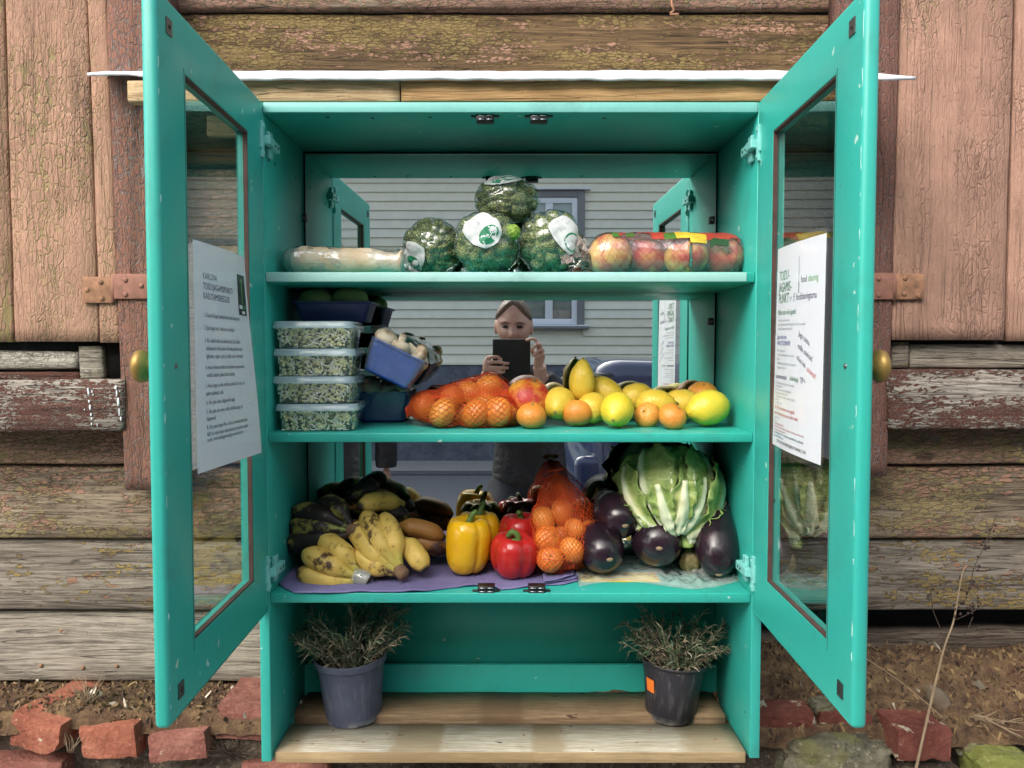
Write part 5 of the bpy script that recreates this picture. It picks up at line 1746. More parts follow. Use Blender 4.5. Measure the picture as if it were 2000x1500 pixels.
# torn leaf stumps at the base
for k in range(7):
    a = -1.3 + k * .42
    bm = bmesh.new()
    base = V((0, -.58, -.80)).normalized()
    side = V((1, 0, 0))
    c = cc + base * .080 + side * (.05 * sin(a)) + V((0, -.004, .02 * (1 - cos(a))))
    rows = []
    for i in range(7):
        t = i / 6
        rows.append([c + V((s * .014 * (1 - .3 * t) + .01 * sin(a) * t, -.010 * t * (1 - s * s) - .004 * noise.noise(V((s * 3, t * 3, k))), -.022 * t + .006 * noise.noise(V((s * 4, k, 1))) * t)) for s in (-1, -.5, 0, .5, 1)])
    grid_faces(bm, rows)
    o = wpart('leaf_stump', bm, LEAF, cf)
    md = o.modifiers.new('solid', 'SOLIDIFY'); md.thickness = .002

# ------------------------------------------------------------------ top shelf: broccoli in film
def broc_mat():
    b = NB('broccoli_florets')
    v = b.coord()
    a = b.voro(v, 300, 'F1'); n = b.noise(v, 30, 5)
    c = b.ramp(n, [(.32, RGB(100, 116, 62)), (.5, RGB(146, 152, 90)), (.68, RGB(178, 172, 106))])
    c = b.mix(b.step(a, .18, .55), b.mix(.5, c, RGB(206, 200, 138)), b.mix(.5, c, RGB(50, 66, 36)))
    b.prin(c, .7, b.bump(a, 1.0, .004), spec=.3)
    return b.done()
BROC = broc_mat()
STICK = plain('sticker_white', RGB(196, 200, 200), .5, var=.02, bump=0)
def broc_r(p, seed):
    q = p * 2.1 + V((seed * 4.1, 0, seed))
    d = noise.voronoi(q)[0]
    f = 1 - .26 * min(1, max(0, .55 - (d[1] - d[0])) / .55) ** 1.5
    return f * (1 + .10 * noise.noise(p * 1.3 + V((seed, 7, 0))))
def broccoli(px, py, Y, rx, rz, label, seed, lab=None, rot=0.0):
    c = P(px, py, Y)
    t = root('broccoli', label, 'broccoli', c - V((0, 0, rz)), 'film wrapped broccoli heads')
    bm = bmesh.new()
    bmesh.ops.create_icosphere(bm, subdivisions=6, radius=1.0)
    for v_ in bm.verts:
        p = v_.co.normalized()
        r = broc_r(p, seed) * (1 + .025 * noise.noise(p * 24) + .02 * noise.noise(p * 55))
        v_.co = c + V((p.x * rx, p.y * rx * .9, p.z * rz)) * r
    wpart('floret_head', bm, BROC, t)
    bm = bmesh.new()
    bmesh.ops.create_icosphere(bm, subdivisions=5, radius=1.0)
    def fr_(p):
        s_ = 0
        for k in range(6):
            a = k * 1.047
            e1, e2 = frame_of(p)
            s_ = max(s_, broc_r((p + (e1 * cos(a) + e2 * sin(a)) * .10).normalized(), seed))
        return .6 * max(s_, broc_r(p, seed)) + .4 * 1.03
    for v_ in bm.verts:
        p = v_.co.normalized()
        v_.co = c + V((p.x * rx, p.y * rx * .9, p.z * rz)) * (fr_(p) * 1.03 + .02 * noise.noise(p * 6 + V((seed, 1, 1))) + .012 * noise.noise(p * 17))
    fl = wpart('film_wrap', bm, FILM_G, t)
    if lab:
        lu, lv, w_, h_, ang = lab
        fwd = V((lu, -1, lv)).normalized()
        ex = V((1, 0, 0)); ex = (ex - fwd * ex.dot(fwd)).normalized(); ez = fwd.cross(ex) * -1
        if ez.z < 0: ez = -ez
        def at(x, y, lift):
            """x,y on the sticker in -.5 .. .5"""
            xr, yr = x * w_, y * h_
            X, Y_ = xr * cos(ang) - yr * sin(ang), xr * sin(ang) + yr * cos(ang)
            d = (fwd * rx + ex * X + ez * Y_).normalized()
            k = fr_(d) * 1.035 + .03
            return c + V((d.x * rx, d.y * rx * .9, d.z * rz)) * k + d * lift
        bm = bmesh.new()
        n = 14
        rows = []
        for i in range(n + 1):
            row = []
            for j in range(n + 1):
                x, y = -1 + 2 * i / n, -1 + 2 * j / n
                # rounded plate that narrows to the logo end
                qx, qy = x * sqrt(1 - y * y * .30), y * sqrt(1 - x * x * .30)
                qx *= 1 - .24 * smooth01((-qy + .1) / 1.0)
                row.append(at(qx * .5, qy * .5, .0006))
            rows.append(row)
        grid_faces(bm, rows)
        st = wpart('sticker', bm, STICK, t)
        st['label'] = 'white sticker with a green oval logo'
        bm = bmesh.new()
        el = []
        for k in range(28):
            a = 2 * pi * k / 28
            el.append(bm.verts.new(at(.29 * cos(a), -.21 + .20 * sin(a), .0011)))
        cv = bm.verts.new(at(0, -.21, .0012))
        for k in range(28): bm.faces.new((cv, el[k], el[(k + 1) % 28])).material_index = 0
        for k in range(11):
            x = -.26 + k * .052
            wd = .012 + .012 * ((k * 7) % 3) / 2
            vs = [bm.verts.new(at(px_, py_, .0011)) for px_, py_ in ((x, .16), (x + wd, .16), (x + wd, .36), (x, .36))]
            bm.faces.new(vs).material_index = 1
        for vs_, fs_, mi in textmesh([tx('Dellor', -.25, .255, .20, 2, .25), tx('DE 242', -.16, -.10, .07, 1)]):
            vv = [bm.verts.new(at(x, -y, .0016)) for x, y in vs_]
            for f in fs_:
                try: bm.faces.new([vv[i] for i in f]).material_index = mi
                except ValueError: pass
        wpart('print', bm, [plain('logo_green', RGB(26, 122, 84), .5, bump=0), INKPALE, PAPER], st, smooth=False)
    return t
broccoli(846, 483, 1.425, .053, .050, 'smallest broccoli head, its sticker on the lower flank beside the bag of roots', 1, (-.85, -.55, .052, .056, -.1))
broccoli(951, 474, 1.365, .0565, .0560, 'broccoli head whose sticker faces straight out, with a loose side floret', 2, (-.10, .30, .066, .074, .75))
broccoli(1076, 476, 1.385, .0575, .0560, 'broccoli head with its sticker on the side next to the bag of apples', 3, (.50, .22, .056, .084, .62))
broccoli(991, 391, 1.40, .056, .0400, 'broccoli head on top of the pile with its sticker folded over the crown', 4, (-.20, 1.15, .076, .040, .25))
bm = bmesh.new()
bmesh.ops.create_icosphere(bm, subdivisions=5, radius=1.0)
c = P(1002, 453, 1.335)
for v_ in bm.verts:
    p = v_.co.normalized()
    v_.co = c + p * (.0125 * (1 + .16 * noise.noise(p * 5) + .07 * noise.noise(p * 14)))
o = wpart('side_floret', bm, plain('bright_floret', RGB(122, 152, 56), .6, var=.35, sc=260, bump=.8), bpy.data.objects['broccoli.001'])

# bag of pale roots
PARS = peel('parsnip_skin', RGB(214, 200, 174), RGB(196, 172, 138), 90, .55, (RGB(150, 112, 80), .60, .70, 26), 6)
def root_mesh(pts, rad, seed):
    bm = bmesh.new()
    tube(bm, catmull(pts, 5), [rad[min(int(i / 5), len(rad) - 2)] * (1 - (i % 5) / 5) + rad[min(int(i / 5) + 1, len(rad) - 1)] * ((i % 5) / 5) for i in range(5 * (len(pts) - 1) + 1)], 18)
    for v_ in bm.verts: v_.co += V((0, noise.noise(v_.co * 45 + V((seed, 0, 0))), noise.noise(v_.co * 45 + V((0, seed, 0))))) * .002
    return bm
roots = []
for k, (a, b_, r0, r1, Y) in enumerate([((572, 517), (785, 521), .0255, .021, 1.335), ((775, 512), (580, 514), .025, .019, 1.385), ((578, 511), (770, 516), .024, .020, 1.43)]):
    p0, p1 = P(*a, Y), P(*b_, Y)
    p0.z = Z1 + r0; p1.z = Z1 + r1
    pts = [p0.lerp(p1, t) for t in (0, .08, .35, .7, 1)]
    tag(obj('parsnip', root_mesh(pts, [r0 * .55, r0 * .98, r0 * .92, (r0 + r1) / 2 * 1.02, r1 * .6], k), PARS), ['pale parsnip at the front inside the clear bag', 'pale parsnip lying in the middle of the clear bag', 'pale parsnip at the back inside the clear bag'][k], 'parsnip', 'parsnips in the clear bag')
    for t in (.04, .25, .5, .75, .96): roots.append((p0.lerp(p1, t), lerp(r0, r1, t)))
S = wrap_surface(roots, [P(541, 517, 1.38), P(600, 513, 1.38), P(680, 513, 1.38), P(760, 515, 1.38), P(801, 522, 1.38)], 44, 44, [P(560, 488, 1.375), P(690, 486, 1.39), P(780, 491, 1.385)], .0012, .92, (.014, .010), 3, Z1 + .0006)
for i, row in enumerate(S):
    for k, p in enumerate(row): row[k] = p + V((0, noise.noise(p * 60), noise.noise(p * 60 + V((3, 3, 3))))) * .0034 + V((0, 0, .0022 * noise.noise(p * 130)))
bm = bmesh.new(); grid_faces(bm, S, False, True)
tag(obj('plastic_bag', bm, FILM_M), 'crinkled clear bag of pale parsnips at the end of the top shelf', 'bag')

# bag of apples
def apple_mesh(r, seed):
    bm = bmesh.new()
    prof = [(0, -r * .72), (r * .12, -r * .76)]
    for i in range(2, 18):
        t = pi * i / 19
        prof.append((r * sin(t) ** .85, -r * .88 * cos(t)))
    prof += [(r * .22, r * .80), (r * .08, r * .68), (0, r * .62)]
    lathe(bm, prof, 26, 0, lambda p, t, a: p * (1 + .03 * cos(a + seed) + .012 * cos(5 * a) * (1 - t) + .015 * noise.noise(p * 30 + V((seed, 0, 0)))))
    return bm
apples = []
for k, (px, Y, r, mat, d, lb) in enumerate([
        (1190, 1.335, .0370, APPLE_Y, (-.5, -.8, .3), 'yellow and red apple at the gathered end of the bag'), (1263, 1.362, .0365, APPLE_R, (.3, .2, 1), 'red apple under the glossy crease of the bag'), (1340, 1.335, .0370, APPLE_Y, (-.3, -.5, .6), 'mostly yellow apple in the middle of the bag'), (1413, 1.355, .0375, APPLE_R, (.05, -1, .12), 'red apple whose dimpled end faces out of the bag'),
        (1225, 1.415, .034, APPLE_R, (.2, -.3, 1), 'red apple in the back row behind the gathered end of the bag'), (1300, 1.42, .0345, APPLE_R, (-.6, .2, 1), 'red apple in the middle of the back row of the bag'), (1378, 1.42, .034, APPLE_Y, (.5, -.3, 1), 'yellow apple in the back row of the bag by the side panel')]):
    c = V((P(px, 500, Y).x, Y, Z1 + r * .93))
    o = obj('apple', apple_mesh(r, k), mat, None, c, toward(d))
    bm = bmesh.new(); tube(bm, [V((0, 0, r * .6)), V((.001, 0, r * .78)), V((.004, 0, r * .92))], .0011, 6)
    obj('stem', bm, BROWNST, o)
    tag(o, lb, 'apple', 'apples in the film bag')
    apples.append((c, r))
S = wrap_surface(apples, [P(1105, 520, 1.375), P(1160, 508, 1.38), P(1230, 497, 1.38), P(1320, 494, 1.38), P(1400, 495, 1.375), P(1462, 505, 1.375)], 64, 56, [P(1190, 456, 1.37), P(1300, 454, 1.375), P(1400, 464, 1.375), P(1140, 476, 1.37)], .0016, .93, (.018, .018), 3, Z1 + .0006)
for i, row in enumerate(S):
    e = 1 - smooth01(min(i / 14, (64 - i) / 7))
    for k, p in enumerate(row): row[k] = p + V((noise.noise(p * 70 + V((9, 0, 0))), noise.noise(p * 70), noise.noise(p * 70 + V((3, 3, 3))))) * (.0012 + .008 * e)
for row in S:
    for p in row: p.z = max(p.z, Z1 + .0006)
bagt = root('apple_bag', 'clear printed bag of red and yellow apples on the top shelf', 'bag', P(1300, 531, 1.38))
bm = bmesh.new(); grid_faces(bm, S, False, True)
wpart('film', bm, FILM_R, bagt)
S2 = [[p + (p - sum(row, V((0, 0, 0))) / len(row)).normalized() * .0007 for p in row] for row in S[13:60]]
bm = bmesh.new(); net(bm, S2, 22, .62, .00022, 80)
wpart('printed_lattice', bm, plain('film_print_lines', RGB(92, 44, 40), .5, bump=0), bagt)
# colour print along the upper front of the bag
nphi = 56
def top_phi(i):
    return max(range(nphi), key=lambda k: S[i][k].z - .75 * S[i][k].y)
bm = bmesh.new()
rnd = random.Random(3)
for (i0, i1, q0, q1, mi) in [(19, 26, 0, 4, 0), (21, 23, 2, 4, 1), (23, 24, 1, 4, 3), (27, 34, 0, 3, 1), (33, 44, 0, 5, 0), (36, 40, 2, 5, 2), (41, 46, 3, 6, 2), (44, 57, 0, 5, 1), (47, 52, 5, 7, 4), (30, 33, 3, 5, 1)]:
    for i in range(i0, i1):
        a, a2 = top_phi(i), top_phi(i + 1)
        ctr = sum(S[i], V((0, 0, 0))) / nphi
        sgn = 1 if S[i][(a + 8) % nphi].y < S[i][(a - 8) % nphi].y else -1
        jag = int(2 * noise.noise(V((i * .7, mi, 0))))
        for q in range(q0 - 6 if q0 == 0 else q0 - 4, q1 - 4 + jag):
            k, k_ = (a + sgn * q) % nphi, (a + sgn * (q + 1)) % nphi
            m_, m__ = (a2 + sgn * q) % nphi, (a2 + sgn * (q + 1)) % nphi
            lift = .0006 + .00012 * mi
            vs = [bm.verts.new(p + (p - ctr).normalized() * lift) for p in (S[i][k], S[i + 1][m_], S[i + 1][m__], S[i][k_])]
            bm.faces.new(vs).material_index = mi
wpart('colour_print', bm, [plain('print_green', RGB(72, 112, 46), .4, bump=0), plain('print_red', RGB(164, 62, 48), .4, bump=0), plain('print_yellow', RGB(204, 174, 58), .4, bump=0), PAPER, plain('print_dark_green', RGB(40, 72, 40), .4, bump=0)], bagt)['kind'] = 'stuff'
bm = bmesh.new()
rnd = random.Random(12)
for k in range(44):
    p = P(1135 + rnd.uniform(-25, 20), 505 + rnd.uniform(-25, 18), 1.36 + rnd.uniform(-.02, .02))
    rows = []
    d = V((rnd.uniform(-1, 1), rnd.uniform(-1, 0), rnd.uniform(-.6, 1))).normalized() * rnd.uniform(.012, .024)
    e = d.cross(V((rnd.uniform(-1, 1), 1, rnd.uniform(-1, 1)))).normalized() * rnd.uniform(.004, .009)
    for i in range(5): rows.append([p + d * (i / 4) + e * s + V((0, -.003 * sin(i * 2.1 + s), 0)) for s in (-1, 0, 1)])
    for r_ in rows:
        for q in r_: q.z = max(q.z, Z1 + .001)
    grid_faces(bm, rows)
o = wpart('crumpled_end', bm, FILM_RC, bagt); o['kind'] = 'stuff'

# ------------------------------------------------------------------ middle shelf: tubs of sprouts
def rrect(w_, d_, r, n=6):
    pts = []
    for (cx, cy, a0) in ((w_ / 2 - r, d_ / 2 - r, 0), (-w_ / 2 + r, d_ / 2 - r, pi / 2), (-w_ / 2 + r, -d_ / 2 + r, pi), (w_ / 2 - r, -d_ / 2 + r, 1.5 * pi)):
        for k in range(n + 1):
            a = a0 + pi / 2 * k / n
            pts.append((cx + r * cos(a), cy + r * sin(a)))
    return pts
def loft(bm, levels, cap0=True, cap1=False, mi=0):
    rings = [[bm.verts.new((x, y, z)) for x, y in pts] for pts, z in levels]
    n = len(rings[0])
    for a, b_ in zip(rings, rings[1:]):
        for k in range(n): bm.faces.new((a[k], a[(k + 1) % n], b_[(k + 1) % n], b_[k])).material_index = mi
    if cap0: bm.faces.new(rings[0][::-1]).material_index = mi
    if cap1: bm.faces.new(rings[-1]).material_index = mi
TW, TD, THH = .137, .112, .0455
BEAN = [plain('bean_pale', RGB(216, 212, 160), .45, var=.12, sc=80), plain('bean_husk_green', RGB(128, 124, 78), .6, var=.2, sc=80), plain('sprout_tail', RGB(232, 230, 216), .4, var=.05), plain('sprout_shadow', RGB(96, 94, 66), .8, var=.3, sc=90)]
def sprouts_mesh(seed):
    rnd = random.Random(seed)
    bm = bmesh.new()
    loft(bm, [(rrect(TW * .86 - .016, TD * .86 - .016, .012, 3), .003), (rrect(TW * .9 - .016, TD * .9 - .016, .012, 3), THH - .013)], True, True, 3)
    def spot():
        f = rnd.random()
        z = rnd.uniform(.0025, THH - .011)
        k = lerp(.86, .93, z / THH)
        if f < .70: return V((rnd.uniform(-1, 1) * (TW * k / 2 - .009), -(TD * k / 2) + rnd.uniform(.0022, .007), z)), V((1, 0, 0))
        s = 1 if f < .85 else -1
        return V((s * ((TW * k / 2) - rnd.uniform(.002, .006)), rnd.uniform(-1, .6) * (TD * k / 2 - .01), z)), V((0, 1, 0))
    for k in range(240):
        p, t = spot()
        R = Euler((rnd.uniform(0, 6), rnd.uniform(0, 6), rnd.uniform(0, 6))).to_matrix()
        s = rnd.uniform(.8, 1.15)
        ball(bm, p, (.0023 * s, .0023 * s, .0036 * s), 8, 6, R, 1 if rnd.random() < .2 else 0)
    for k in range(130):
        p, t = spot()
        a = rnd.uniform(0, 6.28); cur = rnd.uniform(-1.6, 1.6)
        L_ = rnd.uniform(.009, .022)
        pts = []
        q = p.copy()
        for i in range(7):
            pts.append(q.copy())
            q = q + (t * cos(a) + V((0, 0, 1)) * sin(a)) * L_ / 6
            a += cur * .4
            q.z = max(.002, min(THH - .010, q.z))
            lim = TW * .45 - .004
            q.x = max(-lim, min(lim, q.x)); q.y = max(-TD * .45 + .002, q.y)
        tube(bm, pts, [.0014, .0014, .0013, .0012, .0011, .0009, .0005], 5, True, 2)
    return mesh_of('bean_sprouts', bm, BEAN)
def tub_mesh():
    bm = bmesh.new()
    loft(bm, [(rrect(TW * .86, TD * .86, .016), 0), (rrect(TW * .87, TD * .87, .016), .002), (rrect(TW * .94, TD * .94, .018), THH - .011), (rrect(TW * .965, TD * .965, .018), THH - .010)])
    return bm
def lid_mesh():
    bm = bmesh.new()
    loft(bm, [(rrect(TW * .985, TD * .985, .018), THH - .0125), (rrect(TW * 1.0, TD * 1.0, .019), THH - .012), (rrect(TW * 1.0, TD * 1.0, .019), THH - .007), (rrect(TW * .985, TD * .985, .018), THH - .0062), (rrect(TW * .975, TD * .975, .018), THH - .0012), (rrect(TW * .95, TD * .95, .017), THH - .0006), (rrect(TW * .93, TD * .93, .016), THH - .003)], False, True)
    return bm
tubm, lidm = mesh_of('tub', tub_mesh(), TUB), mesh_of('lid', lid_mesh(), LID)
autosmooth(lidm, 50); autosmooth(tubm, 50)
spm = [sprouts_mesh(1), sprouts_mesh(2)]
tb = G(617, 843, Z2)
for k, nm in enumerate(['bottom tub of the stack, resting on the shelf', 'second tub up in the stack of four', 'third tub up in the stack of four', 'topmost tub of the stack, under a blue tray']):
    loc = V((tb.x + [-.001, -.004, -.0035, -.005][k], tb.y + TD * .43 + .001 * k, Z2 + .0008 + k * (THH - .0005)))
    rz = [.05, -.03, .0, .02][k]
    t = thing('sprout_tub', 'clear lidded tub of bean sprouts, ' + nm, 'tub', loc, (0, 0, rz), 'stacked tubs of bean sprouts')
    link('container', tubm, t)
    link('lid', lidm, t)
    o = link('bean_sprouts', spm[k % 2], None, loc, (0, 0, rz))
    tag(o, ['bean sprouts filling the bottom tub of the stack', 'bean sprouts filling the second tub up', 'bean sprouts filling the third tub up', 'bean sprouts filling the topmost tub'][k], 'bean sprouts', kind='stuff')

# ------------------------------------------------------------------ blue trays with mushrooms
BLUE = plain('blue_tray_plastic', RGB(22, 74, 158), .35, var=.12, sc=20, bump=.1)
BLUE_D = plain('dark_blue_tray_plastic', RGB(44, 56, 108), .35, var=.12, sc=20, bump=.1)
MUSH = peel('mushroom_skin', RGB(214, 200, 178), RGB(200, 182, 156), 60, .6, (RGB(146, 110, 80), .54, .68, 34), 5)
KIWI = peel('pear_green_skin', RGB(156, 164, 104), RGB(138, 150, 92), 120, .5, None, 5)
def mushroom_mesh(r, seed):
    bm = bmesh.new()
    prof = [(0, -r * .95), (r * .30, -r * .95), (r * .34, -r * .7), (r * .32, -r * .25), (r * .62, -r * .22), (r * .92, -r * .12), (r * 1.0, r * .08), (r * .92, r * .40), (r * .66, r * .66), (r * .34, r * .79), (0, r * .82)]
    lathe(bm, prof, 20, 0, lambda p, t, a: p * (1 + .05 * noise.noise(p * 60 + V((seed * 3, 0, 0)))))
    return bm
mm = [mesh_of('mushroom', mushroom_mesh(.0185, k), MUSH) for k in range(3)]
PW, PD, PH = .100, .135, .055
def tray(label, loc, rot, mat, fill, group, PH=PH):
    t = thing('produce_tray', label, 'tray', loc, rot, group)
    M_ = Matrix.Translation(V(loc)) @ Euler(rot).to_matrix().to_4x4()
    bm = bmesh.new()
    loft(bm, [(rrect(PW * .76, PD * .80, .010), 0), (rrect(PW * .80, PD * .84, .010), .002), (rrect(PW * .97, PD * .97, .012), PH), (rrect(PW * 1.02, PD * 1.02, .013), PH + .001), (rrect(PW * 1.02, PD * 1.02, .013), PH - .002), (rrect(PW * .955, PD * .955, .012), PH - .003), (rrect(PW * .78, PD * .82, .010), .003)], True, True)
    tr = obj('tray_body', bm, mat, t)
    autosmooth(tr.data, 40)
    bm = bmesh.new()
    n, m = 28, 28
    rows = []
    for i in range(n + 1):
        row = []
        for j in range(m + 1):
            x, y = -1 + 2 * i / n, -1 + 2 * j / m
            b_ = (1 - abs(x) ** 3) * (1 - abs(y) ** 3)
            z = PH + .002 + .024 * b_ + .0035 * noise.noise(V((x * 3, y * 3, loc[0] * 50))) * b_ + .0016 * noise.noise(V((x * 9, y * 9, loc[0] * 50)))
            row.append(V((x * PW * .52, y * PD * .52, z)))
        rows.append(row)
    grid_faces(bm, rows)
    # film pulled down over the outer walls
    loft(bm, [(rrect(PW * 1.04, PD * 1.04, .013), PH + .0025), (rrect(PW * .99, PD * .99, .013), PH * .6), (rrect(PW * .84, PD * .87, .012), .004)], False, False)
    for v_ in bm.verts: v_.co += V((noise.noise(v_.co * 120 + V(loc)), noise.noise(v_.co * 120 + V((5, 5, 5))), 0)) * .0009
    if PH > .04: obj('film', bm, FILM, t)
    else: bm.free()
    for (x, y, z, s, rx, rz, kind) in fill:
        p = M_ @ V((x, y, z))
        r_ = (M_.to_3x3() @ Euler((rx, 0, rz)).to_matrix()).to_euler()
        if kind == 'm':
            o = link('mushroom', mm[int(abs(x * 1000)) % 3], None, p, r_)
            o.scale = (s, s, s)
            tag(o, label_in[group_i[0]], 'mushroom', 'mushrooms in the blue trays')
        else:
            bm = bmesh.new(); ball(bm, (0, 0, 0), (.036 * s, .024 * s, .022 * s), 20, 14)
            for v_ in bm.verts: v_.co *= 1 + .05 * noise.noise(v_.co * 30 + V((x * 99, 0, 0)))
            o = obj('pear', bm, KIWI, None, p, r_)
            tag(o, 'green pear in the blue tray on top of the tubs', 'pear', 'pears in the blue tray')
    return t
label_in = ['white mushroom in the lower, level blue tray', 'white mushroom in the tilted blue tray']
group_i = [0]
lo = G(746, 825, Z2)
tray('bright blue tray of mushrooms standing level on the shelf', (lo.x - .002, lo.y + PD * .42, Z2 + .001), (0, 0, .06), BLUE, [
    (-.022, -.050, PH + .007, 1.2, .3, 0, 'm'), (.008, -.054, PH + .001, 1.0, -.4, 1, 'm'), (.033, -.052, PH + .002, 1.0, .5, 2, 'm'), (-.028, 0, PH - .004, 1, 0, 1, 'm'), (.005, -.01, PH - .006, 1, .6, 3, 'm'), (.033, .005, PH - .006, 1, 1.4, 3, 'm'), (-.01, .035, PH - .008, 1, .2, 2, 'm'), (.025, .042, PH - .008, 1, .2, 2, 'm')], 'blue produce trays')
group_i[0] = 1
c = P(757, 738, 1.375)
tray('bright blue tray of mushrooms tilted on top of the level one', (c.x - .004, 1.395, c.z - .004), (-.05, .46, .08), BLUE, [
    (-.030, -.046, PH + .007, 1.15, .4, 0, 'm'), (-.003, -.050, PH + .010, 1.05, 2.9, 1, 'm'), (.026, -.046, PH + .008, 1.15, 1.9, 2, 'm'), (.038, -.036, PH - .002, .9, .5, 2, 'm'), (-.026, .0, PH - .002, 1.1, 0, 1, 'm'), (.006, -.008, PH + .0, 1, .6, 3, 'm'), (.034, .005, PH - .002, 1, 1.4, 3, 'm'), (-.01, .035, PH - .002, 1, .2, 2, 'm')], 'blue produce trays')
c = P(640, 622, 1.345)
tt = Z2 + .0008 + 4 * (THH - .0005)
tray('dark blue tray of green pears on top of the tub stack, under the upper shelf', (c.x + .002, 1.405, tt + .0015), (0, 0, pi / 2 + .04), BLUE_D, [
    (-.014, .034, .040, .85, 0, 1.5, 'p'), (-.012, -.026, .042, .9, .2, 1.45, 'p'), (.022, .030, .036, .8, 0, 1.5, 'p'), (.02, -.030, .036, .9, 0, -.4, 'p')], 'blue produce trays', .034)

# ------------------------------------------------------------------ purple paper and plastic on the lower shelf
def cloth_mat():
    b = NB('purple_crepe_paper')
    v = b.coord()
    rib = b.n('TexWave', wave_type='BANDS', bands_direction='X'); b.set(rib.inputs['Vector'], v)
    rib.inputs['Scale'].default_value = 75; rib.inputs['Distortion'].default_value = 2.5; rib.inputs['Detail'].default_value = 2
    n = b.noise(v, 14, 4)
    c = b.mix(b.step(n, .35, .7), RGB(112, 104, 146), RGB(128, 122, 164))
    b.prin(c, .8, b.bump(rib.outputs[1], .25, .001), spec=.2)
    return b.done()
CLOTH = cloth_mat()
fe = [(541, 1139), (556, 1150), (575, 1158), (632, 1159), (700, 1157), (800, 1157), (828, 1156), (868, 1150), (905, 1146), (955, 1143), (978, 1152), (1005, 1150), (1050, 1144), (1100, 1142), (1132, 1134)]
def front_edge(px):
    for (x0, y0), (x1, y1) in zip(fe, fe[1:]):
        if x0 <= px <= x1: return lerp(y0, y1, (px - x0) / (x1 - x0))
    return fe[0][1] if px < fe[0][0] else fe[-1][1]
bm = bmesh.new()
rows = []
for i in range(121):
    px = lerp(541, 1130, i / 120)
    f = G(px, front_edge(px), Z3 + .0015)
    row = []
    for j in range(17):
        t = j / 16
        y = lerp(f.y, 1.49, t)
        x = f.x * (1 + .0 * t)
        if i == 0 or i == 120: x += .003 * noise.noise(V((t * 8, i, 0)))
        lift = .0015 + .0012 * abs(noise.noise(V((x * 16, y * 10, 0)))) + .004 * (1 - t) ** 6 * max(0, noise.noise(V((x * 22, 3, 0)))) + .0008 * sin(x * 900) * 0
        row.append(V((x, y, Z3 + lift)))
    rows.append(row)
grid_faces(bm, rows)
o = obj('crepe_paper', bm, CLOTH)
md = o.modifiers.new('solid', 'SOLIDIFY'); md.thickness = .0008; md.offset = 1
tag(o, 'purple crepe paper spread under the bananas and peppers', 'paper')
bm = bmesh.new()
for q in range(3):
    rows = []
    for i in range(15):
        t = i / 14
        px = lerp(1062, 1131 - q * 4, t)
        f0 = G(px, 1141 - 3 * q - 12 * t, Z3 + .003 + .003 * q)
        rows.append([V((f0.x, f0.y + .05 * s - .004, Z3 + .0032 + .0026 * q + .004 * t * sin(s * 9 + q * 2 + t * 4) * (1 - s) * .6 + .002 * abs(noise.noise(V((px * .07, s * 3, q)))))) for s in [k / 8 for k in range(9)]])
    grid_faces(bm, rows)
o = obj('crepe_paper', bm, CLOTH)
md = o.modifiers.new('solid', 'SOLIDIFY'); md.thickness = .0007; md.offset = 1
tag(o, 'folded wad of purple crepe paper under the mandarin net', 'paper')
bm = bmesh.new()
rows = []
fe = [(1118, 1112), (1134, 1146), (1165, 1139), (1210, 1134), (1262, 1138), (1310, 1146), (1355, 1151), (1400, 1146), (1452, 1132)]
for i in range(91):
    px = lerp(1119, 1451, i / 90)
    f = G(px, front_edge(px), Z3 + .001)
    row = []
    for j in range(25):
        t = j / 24
        y = lerp(f.y, 1.47, t)
        z = Z3 + .0008 + (.012 * max(0, noise.noise(V((f.x * 24, y * 20, 5)))) + .008 * abs(noise.noise(V((f.x * 55, y * 40, 9)))) + .004) * smooth01(t / .12)
        row.append(V((f.x + .004 * noise.noise(V((f.x * 20, y * 30, 2))), y, z)))
    rows.append(row)
grid_faces(bm, rows)
tag(obj('plastic_bag', bm, FILM_C, smooth=False), 'crumpled flat clear plastic bag spread under the eggplants', 'bag')
bm = bmesh.new()
a, b_ = G(1205, 1138, Z3), G(1280, 1138, Z3)
box(bm, a.x - .06, b_.x + .01, a.y + .003, a.y + .06, Z3 + .0003, Z3 + .0009)
tag(obj('paper_slip', bm, plain('yellow_paper', RGB(226, 190, 44), .6), smooth=False), 'slip of yellow paper showing through the plastic under the eggplants', 'paper')
bm = bmesh.new()
c = G(1078, 1126, Z3 + .006)
tube(bm, [c + V((-.010, 0, .001)), c + V((0, 0, .0025)), c + V((.010, .001, .002))], [.0022, .0026, .0018], 8)
tag(obj('stalk_bit', bm, GREENST), 'short green stalk bit lying on the folded purple paper', 'stalk')

